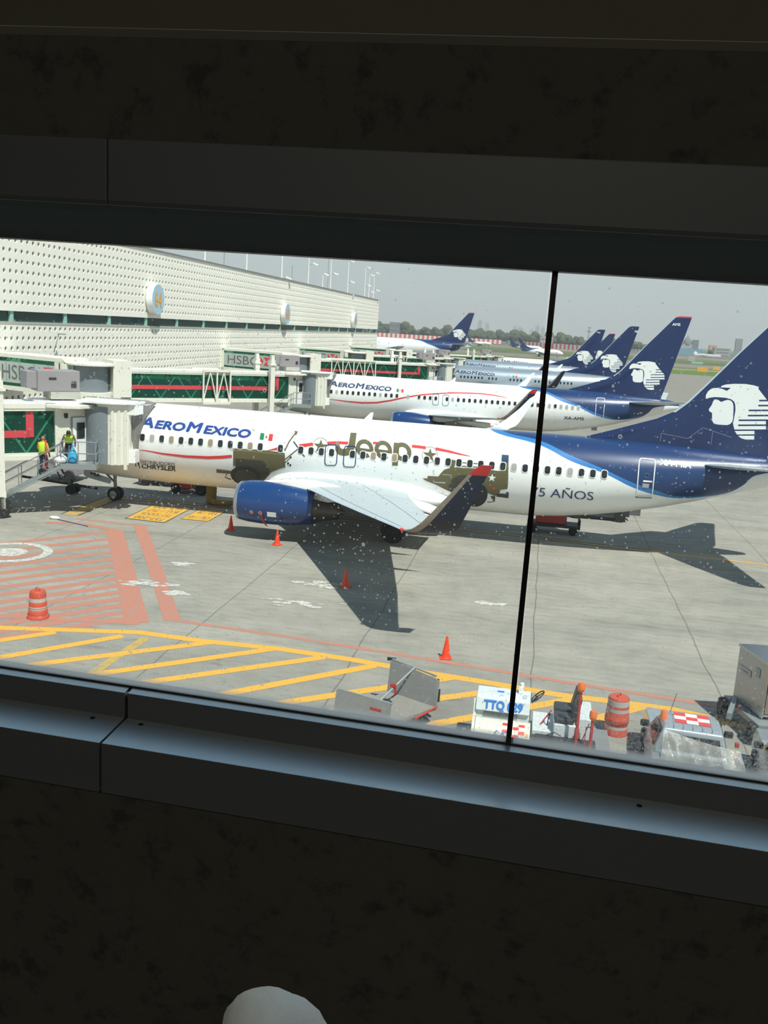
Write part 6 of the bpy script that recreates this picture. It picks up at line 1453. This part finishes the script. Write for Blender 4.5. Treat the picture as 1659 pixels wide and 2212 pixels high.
# ================================================================== PICKUP UNDER A PLASTIC SHEET
def pickup(label, ox, oy, rz, checker=True, beacon=True):
    r_ = thing('pickup_truck', label, 'pickup truck', (ox, oy, 0), rz, None)
    # side profile (y forward, z up), widths per station
    def body(prof, nm, mt, w0, w1, zb_=.35):
        b = MB(); n = len(prof); zt_ = max(p[1] for p in prof)
        def wd(z_): return w0+(w1-w0)*max(0, (z_-zb_)/(zt_-zb_))
        b.add([(-wd(z_), y, z_) for y, z_ in prof]+[(wd(z_), y, z_) for y, z_ in prof], [tuple(range(n))[::-1], tuple(range(n, 2*n))]+[(i, (i+1) % n, n+(i+1) % n, n+i) for i in range(n)])
        return b.build(nm, mt, r_, bevel=.035)
    body([(-2.0, .38), (2.25, .38), (2.3, .70), (2.12, .92), (1.2, 1.02), (.85, 1.0), (-.55, 1.0), (-2.0, .98)], 'body', MT['silvercar'], .86, .80)
    body([(-.62, .98), (.95, .98), (.50, 1.40), (.30, 1.56), (.10, 1.60), (-.45, 1.60), (-.58, 1.54), (-.66, 1.1)], 'cabin', MT['silvercar'], .80, .60, .98)
    b = MB()   # glazing
    b.add([(-.66, .93, 1.04), (.66, .93, 1.04), (.57, .52, 1.42), (-.57, .52, 1.42)], [(0, 1, 2, 3)])
    for s in (-1, 1): b.add([(s*.795, -.45, 1.06), (s*.795, .72, 1.06), (s*.69, .40, 1.42), (s*.665, -.40, 1.48)], [(0, 1, 2, 3)])
    b.add([(-.62, -.675, 1.12), (.62, -.675, 1.12), (.55, -.62, 1.46), (-.55, -.62, 1.46)], [(0, 1, 2, 3)])
    b.build('glazing', MT['glass_dark'], r_)
    MB().box((0, -1.32, 1.0), (1.30, 1.2, .04)).build('bed_floor', MT['dark'], r_)
    for s in (-1, 1):
        MB().box((s*.92, .62, 1.12), (.2, .1, .15)).build('mirror', MT['black'], r_, bevel=.03)
        for y in (1.45, -1.3):
            b = MB().lathe([(.001, -.1), (.30, -.1), (.32, -.05), (.32, .05), (.30, .1), (.001, .1)], (s*.80, y, .32), 'X', 24); b.build('wheel', MT['rubber'], r_)
    for k in range(5): MB().box((-.4+.2*k, -.15, 1.603), (.012, .8, .006)).build('roof_rib', MT['strut'], r_)
    if checker:
        cells = []
        for i in range(3):
            for j in range(3):
                b = MB(); b.box((-.24+.25*i, .20-.19*j, 1.608), (.25, .19, .004)); b.build('checker_square', MT['red'] if (i+j) % 2 == 0 else MT['white_flat'], r_)
    if beacon: MB().lathe([(.08, 0), (.08, .05), (.075, .06), (.07, .19), (.05, .22), (.001, .225)], (-.60, -.12, 1.56), 'Z', 20).build('amber_beacon', MT['amber'], r_)
    MB().bar((-.45, .85, 1.0), (-.25, 1.1, 1.75), .006, n=4).build('aerial', MT['black'], r_)
    MB().box((0, -2.02, .5), (1.6, .08, .2)).box((0, 2.32, .5), (1.6, .08, .22)).build('bumper', MT['dark'], r_, bevel=.02)
    return r_
pk = pickup('silver pickup with red and white checker on its roof and plastic sheet behind', 3.88, 20.02, -.06)
pickup('second silver vehicle at the right edge beside the covered pickup', 6.25, 19.5, -.12, False, False)
def sheet_mat():
    m = bpy.data.materials.new('clear_plastic_sheet'); m.use_nodes = True; n = m.node_tree; n.nodes.clear(); o = n.nodes.new('ShaderNodeOutputMaterial')
    t = n.nodes.new('ShaderNodeBsdfTransparent'); g_ = n.nodes.new('ShaderNodeBsdfPrincipled'); g_.inputs['Base Color'].default_value = (.62, .62, .58, 1); g_.inputs['Roughness'].default_value = .18
    c = n.nodes.new('ShaderNodeTexCoord'); f = noise(n, 5, 5, c.outputs['Object'], .6); x = n.nodes.new('ShaderNodeMixShader'); n.links.new(mathn(n, 'ADD', mathn(n, 'MULTIPLY', f, .5), .10), x.inputs[0])
    bp = n.nodes.new('ShaderNodeBump'); bp.inputs['Strength'].default_value = .6; bp.inputs['Distance'].default_value = .05; n.links.new(f, bp.inputs['Height']); n.links.new(bp.outputs[0], g_.inputs['Normal'])
    n.links.new(t.outputs[0], x.inputs[1]); n.links.new(g_.outputs[0], x.inputs[2]); n.links.new(x.outputs[0], o.inputs[0]); return m
NX, NY = 46, 30; b = MB(); vs = []
for j in range(NY+1):
    for i in range(NX+1):
        u = i/NX; v = j/NY
        x = 3.22+1.62*u+.35*v*(u-.4); sag = .26*math.sin(math.pi*u)*(1-v*.4)
        fold = .06*math.sin(u*17+v*5)*v+.05*math.sin(u*31-v*9+1)*min(v*2, 1)
        y = 19.38-.9*v+fold-.12*math.sin(math.pi*u); z_ = 1.58-.30*u-sag*min(v*3, 1)-.95*v**1.15+.05*math.sin(u*23+v*13)*v
        vs.append((x-3.9, y-18.5, z_))
b.add(vs, [(j*(NX+1)+i, j*(NX+1)+i+1, (j+1)*(NX+1)+i+1, (j+1)*(NX+1)+i) for j in range(NY) for i in range(NX)], 0, True)
o = b.build('plastic_sheet', sheet_mat()); o.location = (3.9, 18.5, 0); tag(o, 'crumpled clear plastic sheet draped from the pickup roof over its bed', 'plastic sheet')
MB().box((1.04, 1.65, 1.08), (.08, .08, .1)).box((1.0, 1.45, .92), (.07, .06, .1)).build('red_clip', MT['red_metal'], o)
# ================================================================== BAGGAGE CONTAINER ON A DOLLY
cn = thing('container_dolly', 'tall silver cargo container on a wheeled dolly, cut by the right edge', 'cargo container', (6.9, 23.9, 0))
def cpt(x, y, z_): return (x-6.9, y-23.9, z_)
pp = [(5.72, 24.45), (6.13, 23.20), (8.0, 23.35), (7.6, 24.75)]
b = MB().prism([cpt(x, y, 0)[:2] for x, y in pp], .62, 2.02); b.build('container_body', MT['alum'], cn)
MB().prism([cpt(x, y, 0)[:2] for x, y in ((5.69, 24.49), (6.11, 23.16), (8.03, 23.32), (7.63, 24.8))], 2.02, 2.08).build('top_rim', MT['steel'], cn)
MB().prism([cpt(x, y, 0)[:2] for x, y in ((6.16, 23.17), (6.19, 23.155), (7.9, 23.3), (7.87, 23.32))], .64, .70).prism([cpt(x, y, 0)[:2] for x, y in ((6.12, 23.21), (6.16, 23.16), (6.2, 23.17), (6.15, 23.22))], .6, 2.04).build('edge_rail', MT['steel'], cn)
m_cop = mat('copper_tinted_panel', (.55, .36, .28), .35, .5, noise=.4, nscale=3)
quad_box([(6.22, 23.165, .72), (7.85, 23.30, .72), (7.85, 23.30, 1.2), (6.22, 23.165, 1.2)], -.01, 'lower_panel', m_cop, cn, (6.9, 23.9, 0)); quad_box([(6.22, 23.165, 1.24), (7.85, 23.30, 1.24), (7.85, 23.30, 1.92), (6.5, 23.18, 1.92), (6.22, 23.165, 1.78)], -.01, 'window_panel', mat('dark_green_curtain', (.07, .10, .09), .5, noise=.2), cn, (6.9, 23.9, 0))
side = [Vector((5.72, 24.45, 0)), Vector((6.13, 23.20, 0))]; sdv = side[1]-side[0]; nrm_ = Vector((-sdv.y, sdv.x, 0)).normalized()*-.012
def sp_(t, z_): p = side[0]+sdv*t-Vector((.012, .004, 0)); return cpt(p.x, p.y, z_)
MB().add([sp_(.08, 1.40), sp_(.52, 1.40), sp_(.52, 1.58), sp_(.08, 1.58)], [(0, 1, 2, 3)]).build('label_plate', MT['reflective'], cn)
text_flat('lettering', 'AKE 6412', [sp_(.2, 1.44), sp_(.46, 1.44), sp_(.46, 1.53), sp_(.2, 1.53)], MT['strut'], cn, .004) if False else MB().add([sp_(.2, 1.47), sp_(.42, 1.47), sp_(.42, 1.50), sp_(.2, 1.50)], [(0, 1, 2, 3)]).build('label_print', MT['strut'], cn)
MB().add([sp_(.66, 1.55), sp_(.82, 1.55), sp_(.82, 1.78), sp_(.66, 1.78)], [(0, 1, 2, 3)]).build('label_plate', MT['shade_grey'], cn)
MB().prism([cpt(x, y, 0)[:2] for x, y in ((5.52, 24.6), (6.02, 22.75), (8.2, 23.0), (7.8, 24.9))], .42, .56).box(cpt(5.62, 23.9, .58), (.12, 1.7, .16), rz=-.30+.0).build('dolly_frame', MT['galv'], cn)
MB().box(cpt(5.60, 24.15, .62), (.02, .25, .08), rz=-.30).box(cpt(5.72, 23.7, .62), (.02, .25, .08), rz=-.30).build('red_reflector', MT['red_metal'], cn)
for x, y in ((5.48, 24.42), (5.95, 22.95), (7.9, 24.6)):
    MB().lathe([(.001, -.09), (.26, -.09), (.28, -.04), (.28, .04), (.26, .09), (.001, .09)], cpt(x, y, .28), 'X', 24).build('wheel', MT['rubber'], cn)
# ================================================================== THINGS UNDER AND AROUND THE NEAREST AIRLINER
hs = thing('air_hose', 'yellow ribbed air hose hanging from the belly and lying on the ground', 'hose', tuple(ac_) if False else (-13.6, 44.6, 0))
hc = G(455, 1088); hs.location = (hc.x, hc.y, 0)
b = MB(); rings = []
prof = [(.26+.03*(k % 2), .05+k*.085) for k in range(15)]; b.lathe(prof, (0, .1, 0), 'Z', 20); b.build('hanging_hose', MT['beltyellow'], hs)
b = MB(); R1 = []
for k in range(16):
    t = k/15; r = .17+.03*(k % 2); cx = .1+1.25*t; cy = -.15-.25*math.sin(t*3); R1.append([(cx+.1*math.sin(2*math.pi*i/12)*.3, cy+r*math.cos(2*math.pi*i/12), .18+r*.8*math.sin(2*math.pi*i/12)) for i in range(12)])
b.loft(R1).build('coiled_hose', MT['beltyellow'], hs)
tb = thing('tow_bar', 'long dark tow bar on small wheels reaching the nose wheel', 'tow bar'); a, c = Vector((-22.6, 44.3, .55)), Vector((-26.5, 43.7, .95))
MB().bar(a, c, .07, n=8).build('shaft', MT['dark'], tb); w_ = G(158, 1066)
for s in (-1, 1): MB().bar((w_.x, w_.y+s*.28-.08, .26), (w_.x, w_.y+s*.28+.08, .26), .26, n=20).build('wheel', MT['rubber'], tb)
MB().bar((w_.x, w_.y-.3, .26), (w_.x, w_.y+.3, .26), .04, n=6).bar((w_.x, w_.y, .26), (w_.x-.05, w_.y-.1, .8), .05, n=6).path([(w_.x-.3, w_.y-.2, .8), (w_.x-.7, w_.y-.1, 1.5), (w_.x-.4, w_.y, 2.2)], .05, 6).path([(w_.x-.6, w_.y-.2, .8), (w_.x-1.0, w_.y-.1, 1.4), (w_.x-.7, w_.y, 2.2)], .04, 6).build('axle_and_hoses', MT['dark'], tb)
def equip(name, lab, cat, c, parts, wheels):
    rt = thing(name, lab, cat, (c[0], c[1], 0))
    for nm, ctr, dm, mt_ in parts: MB().box(ctr, dm).build(nm, MT[mt_], rt, bevel=.03)
    for (x, y, r) in wheels:
        b = MB(); wheel(b, (x, y, r), r, r*.7); b.build('wheel', MT['rubber'], rt)
    return rt
c = G(335, 1060); e1 = equip('belt_loader', 'low black and yellow striped loader under the forward belly', 'belt loader', (c.x, c.y+2.0), [('chassis', (0, 0, .6), (3.6, 1.6, .3), 'dark'), ('deck', (.2, 0, 1.05), (3.2, 1.5, .22), 'strut')], [(-1.2, -.75, .34), (1.3, -.75, .34), (-1.2, .75, .34), (1.3, .75, .34)])
m_hz = mat('hazard_orange', (.55, .22, .03), .6)
for k in range(10): MB().box((-1.5+.33*k, -.78, 1.12), (.15, .05, .24), ry=.5).build('hazard_stripe', m_hz, e1)
c = G(400, 1068); equip('ground_power_cart', 'dark red wheeled service cart beneath the belly beside the striped loader', 'service cart', (c.x, c.y+.6), [('body', (-.3, 0, .65), (1.1, 1.0, .7), 'red_metal'), ('box', (.7, .1, .55), (.7, .9, .6), 'dark')], [(.9, -.45, .36), (-.6, -.45, .28), (.9, .45, .36)])
c = G(1193, 1153); e3 = equip('baggage_loader_cart', 'dark red wheeled cart with a pole under the rear belly', 'service cart', (c.x, c.y+.5), [('platform', (0, 0, .42), (2.6, 1.2, .14), 'dark'), ('red_crate', (-.15, .1, .9), (1.5, 1.0, .8), 'red_metal'), ('case', (-.1, .0, 1.35), (1.3, .8, .12), 'strut'), ('buffer', (1.3, 0, .5), (.12, .6, .5), 'rubber')], [(-1.0, -.5, .22), (1.0, -.5, .22)])
MB().bar((.62, -.35, .45), (.62, -.35, 1.75), .04, n=8).bar((.7, -.35, 1.2), (.95, -.35, 1.1), .03, n=6).build('pole', MT['galv'], e3)
c = G(1330, 1128); e4 = equip('stair_unit', 'low dark service vehicle with red ladder behind the rear belly', 'service vehicle', (c.x-1.0, c.y+.8), [('chassis', (0, 0, .5), (3.4, 1.5, .35), 'dark'), ('engine_box', (-.9, 0, .95), (1.2, 1.3, .5), 'strut')], [(-1.1, -.7, .3), (1.2, -.7, .3)])
b = MB(); 
for s in (-1, 1): b.bar((1.9, s*.3, .5), (2.15, s*.3, 1.6), .03, n=6)
for k in range(4): b.bar((1.95+.06*k, -.3, .65+.27*k), (1.95+.06*k, .3, .65+.27*k), .02, n=6)
b.bar((.4, 0, .7), (1.4, 0, 1.35), .04, n=6).bar((.8, 0, 1.35), (1.7, 0, .75), .03, n=6); b.build('ladder', MT['red_metal'], e4)
c = G(118, 1125); o = MB().bar((0, 0, .03), (1.9, -.75, .03), .02, n=6).build('mop', mat('blue_handle', (.05, .12, .35), .5)); MB().sphere((-.22, .1, .07), .22, 10, sc=(1.2, .6, .35)).build('mop_head', MT['white_flat'], o); c = G(125, 1123); o.location = (c.x, c.y, 0); tag(o, 'blue handled white mop lying on the red stripes', 'mop')
c = G(25, 1065); e5 = equip('ground_tractor', 'dark ground service vehicle parked under the nearest jet bridge', 'service vehicle', (c.x+.2, c.y+5), [('body', (0, 0, .85), (2.4, 1.6, .9), 'hvac'), ('cab', (.2, 0, 1.6), (1.2, 1.4, .8), 'glass_dark'), ('roof', (.2, 0, 2.05), (1.3, 1.5, .08), 'cream')], [(-.8, -.8, .35), (.8, -.8, .35)])
MB().box((.2, -.83, 1.5), (.05, .04, 1.0)).box((.85, -.83, 1.5), (.25, .04, .8)).build('panel', MT['truss'], e5)
c = G(640, 905); equip('pushback_tug', 'dark glazed service vehicle behind the nearest fuselage under the second bridge', 'service vehicle', (-20.5, 66), [('body', (0, 0, .8), (2.6, 1.8, .8), 'strut'), ('cab', (.3, 0, 1.6), (1.5, 1.6, .9), 'glass_dark'), ('roof', (.3, 0, 2.1), (1.6, 1.7, .08), 'dark')], [(-.9, -.9, .4), (.9, -.9, .4)])
c = G(1175, 948); equip('tow_tractor', 'low grey tow tractor between the first two airliners near the dark mullion', 'service vehicle', (9.8, 68.0), [('body', (0, 0, .55), (2.2, 1.5, .6), 'strut'), ('white_hood', (.2, -.2, .95), (.8, .7, .25), 'white_paint')], [(-.7, -.7, .32), (.7, -.7, .32), (-.7, .7, .32), (.7, .7, .32)])
# ================================================================== FAR AIRFIELD
# red and white blast fence
fmt = mat('barrier_checker', (.72, .10, .05), .6); n = fmt.node_tree; b_ = n.nodes['Principled BSDF']; t = n.nodes.new('ShaderNodeTexCoord'); s = n.nodes.new('ShaderNodeSeparateXYZ'); n.links.new(t.outputs['Object'], s.inputs[0])
ck = mathn(n, 'LESS_THAN', mathn(n, 'MODULO', mathn(n, 'ADD', s.outputs['X'], 4000), 5.6), 2.8); n.links.new(mixc(n, ck, (.80, .12, .07), (.82, .80, .76)), b_.inputs['Base Color'])
def fence(p0, p1, h, lab):
    a = Vector(p0); c = Vector(p1); L = (c-a).length; m = MB().bbox(0, L, -.3, .3, .0, h); o = m.build('blast_fence', fmt); o.location = (a.x, a.y, -.68); o.rotation_euler = (0, 0, math.atan2(c.y-a.y, c.x-a.x)); tag(o, lab, 'fence')
fence((-230, 1120, 0), (-55, 1120, 0), 4.6, 'long red and white checkered barrier behind the large long-haul airliner')
fence((-33, 1000, 0), (38, 930, 0), 5.2, 'red and white checkered barrier above the small parked jets')
m_tree = mat('hazy_tree', (.055, .085, .045), .9, noise=.5, nscale=.12); m_tree2 = mat('olive_tree', (.09, .105, .045), .9, noise=.5, nscale=.12); m_trunk = mat('tree_trunk', (.10, .08, .06), .9)
protos = []
for k in range(5):
    rr = random.Random(40+k); rt = thing('tree', None, 'tree', (0, -200-30*k, 0)); b = MB(); h = rr.uniform(9, 13)
    for q in range(9):
        a = rr.uniform(0, 6.28); d_ = rr.uniform(0, 3.6); r = rr.uniform(2.2, 3.6); b.sphere((d_*math.cos(a), d_*math.sin(a), h*rr.uniform(.45, .85)), r, 10, sc=(1, 1, rr.uniform(.7, 1.1)))
    o = b.build('crown', m_tree if k % 2 else m_tree2, rt); tx = bpy.data.textures.new('rough', 'CLOUDS'); tx.noise_scale = 2.2; md = o.modifiers.new('d', 'DISPLACE'); md.texture = tx; md.strength = 2.2; md.texture_coords = 'LOCAL'
    MB().bar((0, 0, 0), (0, 0, h*.6), .4, n=8, r2=.25).build('trunk', m_trunk, rt); protos.append(rt)
rr = random.Random(5); used = set(); nT = 0
def put_tree(x, y, sc, z_=-.68):
    global nT
    k = rr.randrange(5)
    if k not in used: used.add(k); r_ = protos[k]
    else: r_ = dup(protos[k])
    r_.location = (x, y, z_); r_.rotation_euler = (0, 0, rr.uniform(0, 6)); r_.scale = (sc*rr.uniform(.9, 1.2), sc, sc*rr.uniform(.75, 1.15)); r_['label'] = 'dark hazy tree in the treeline beyond the runway'; r_['group'] = 'treeline beyond the runway'; nT += 1
for k in range(88):
    x = -245+k*4.6+rr.uniform(-2, 2); put_tree(x, 1290+rr.uniform(-30, 60), (1.5 if x < 30 else 1.15)*rr.uniform(.8, 1.15))
for k in range(40):
    x = 160+k*9.5+rr.uniform(-3, 3); put_tree(x, 1330+rr.uniform(-40, 60), .62*rr.uniform(.7, 1.15))
for r_, k in zip(protos, range(5)):
    if k not in used: bpy.data.objects.remove(r_)
def building(px, Y, w_, h, mt_, lab, roof=None, windows=0):
    x = onY(px, 740, Y).x; rt = thing('distant_building', lab, 'building', (x, Y, -.7))
    MB().bbox(-w_/2, w_/2, 0, w_*.8, 0, h).build('wall', mt_, rt)
    if roof == 'dome': MB().lathe([(w_*.5, h), (w_*.46, h+w_*.3), (w_*.25, h+w_*.62), (w_*.06, h+w_*.75), (.2, h+w_*1.0), (.01, h+w_*1.05)], (0, w_*.4, 0), 'Z', 20).build('dome', MT['slate'], rt)
    for k in range(windows): MB().bbox(-w_*.42, w_*.42, -.3, 0, h*(k+.35)/windows, h*(k+.65)/windows).build('window_row', MT['strut'], rt)
MT['slate'] = mat('distant_slate', (.16, .18, .19), .8); m_b1 = mat('distant_white', (.42, .42, .40), .8, noise=.2, nscale=.1); m_b2 = mat('distant_grey', (.20, .22, .24), .8, noise=.2, nscale=.1); m_b3 = mat('distant_blue_shed', (.16, .32, .42), .7); m_b4 = mat('distant_terracotta', (.55, .33, .22), .8)
for a in ((1486, 1500, 14, 14, m_b1, 'small domed white building on the horizon at right', 'dome', 0), (1503, 1500, 9, 21, m_b2, 'dark tower block beside the domed building', None, 6), (1489, 1250, 34, 8, m_b3, 'low pale blue shed across the runway', None, 0), (1563, 1250, 20, 11, m_b1, 'white two-storey block with dark window rows across the runway', None, 3),
          (1542, 1350, 10, 14, m_b4, 'small terracotta house among the far trees', None, 0), (1180, 1200, 16, 12, m_b1, 'pale flat-roofed block among the trees left of the mullion', None, 2), (1597, 2200, 14, 34, m_b2, 'lone brown tower on the horizon near the nearest fin', None, 0), (850, 1260, 14, 19, m_b2, 'dark boxy building rising from the treeline near the terminal', None, 3),
          (1467, 1400, 12, 12, m_b1, 'small white house left of the domed building', None, 1)):
    building(*a)
m_hz2 = mat('hazy_tower', (.24, .27, .29), .9, noise=.1, nscale=.05)  # pale tone, part of the distance haze put into the tower colour
for i, px in enumerate((1035, 1051, 1112, 1122, 1160, 1172, 1148, 1128)):
    x = onY(px, 720, 5200).x; h = (80, 66, 60, 56, 70, 60, 48, 44)[i]; o = MB().bbox(-11, 11, 0, 20, 0, h).bbox(-5, 5, 3, 15, h, h+8).build('skyline_tower', m_hz2); o.location = (x, 5200, -.7); tag(o, 'faint tower block in the hazy skyline', 'building', 'hazy skyline towers')
x = onY(1272, 720, 1500).x; rt = thing('radar_tower', 'lattice control mast rising above the treeline beside a distant fin', 'mast', (x, 1500, -.7)); MB().bar((-1, 0, 0), (-.6, 0, 30), .4, n=4).bar((1, 0, 0), (.6, 0, 30), .4, n=4).box((0, 0, 24), (6, 3, 1.5)).box((0, 0, 30), (5, 3, 1.2)).box((0, 0, 15), (4, 2, .8)).build('mast', MT['slate'], rt)
for px, py, cw, ch, mt_, lab in ((1494, 780, 5, 3.6, 'reflective', 'small black and white checkered hut on the grass'), (1517, 803, 4.5, 1.9, 'signorange', 'yellow taxiway sign on the grass strip'), (1547, 799.5, 3.5, 1.6, 'signorange', 'farther yellow taxiway sign on the grass'), (1506, 786, 7, 1.2, 'truss', 'low dark green box on the grass')):
    g_ = G(px, py, -.68); o = MB().bbox(-cw/2, cw/2, 0, 1.2, 0, ch).build('airfield_sign', MT[mt_]); o.location = (g_.x, g_.y, -.68); tag(o, lab, 'airfield sign')
x = onY(1528, 770, 1000).x; o = MB().bbox(-14, 14, 0, 3, 1.2, 3.4).bbox(-13, -12, .5, 1.5, 0, 1.3).bbox(6, 7, .5, 1.5, 0, 1.3).box((-13, 1, 3.6), (3.5, .5, 3.4), ry=.5).box((-3, -8, 2), (6, 16, .5), rz=.4).build('far_jet', MT['white_flat']); g_ = G(1528, 771.5, -.68); o.location = (g_.x, g_.y, -.68); tag(o, 'tiny white jet on the far runway at right', 'airplane')
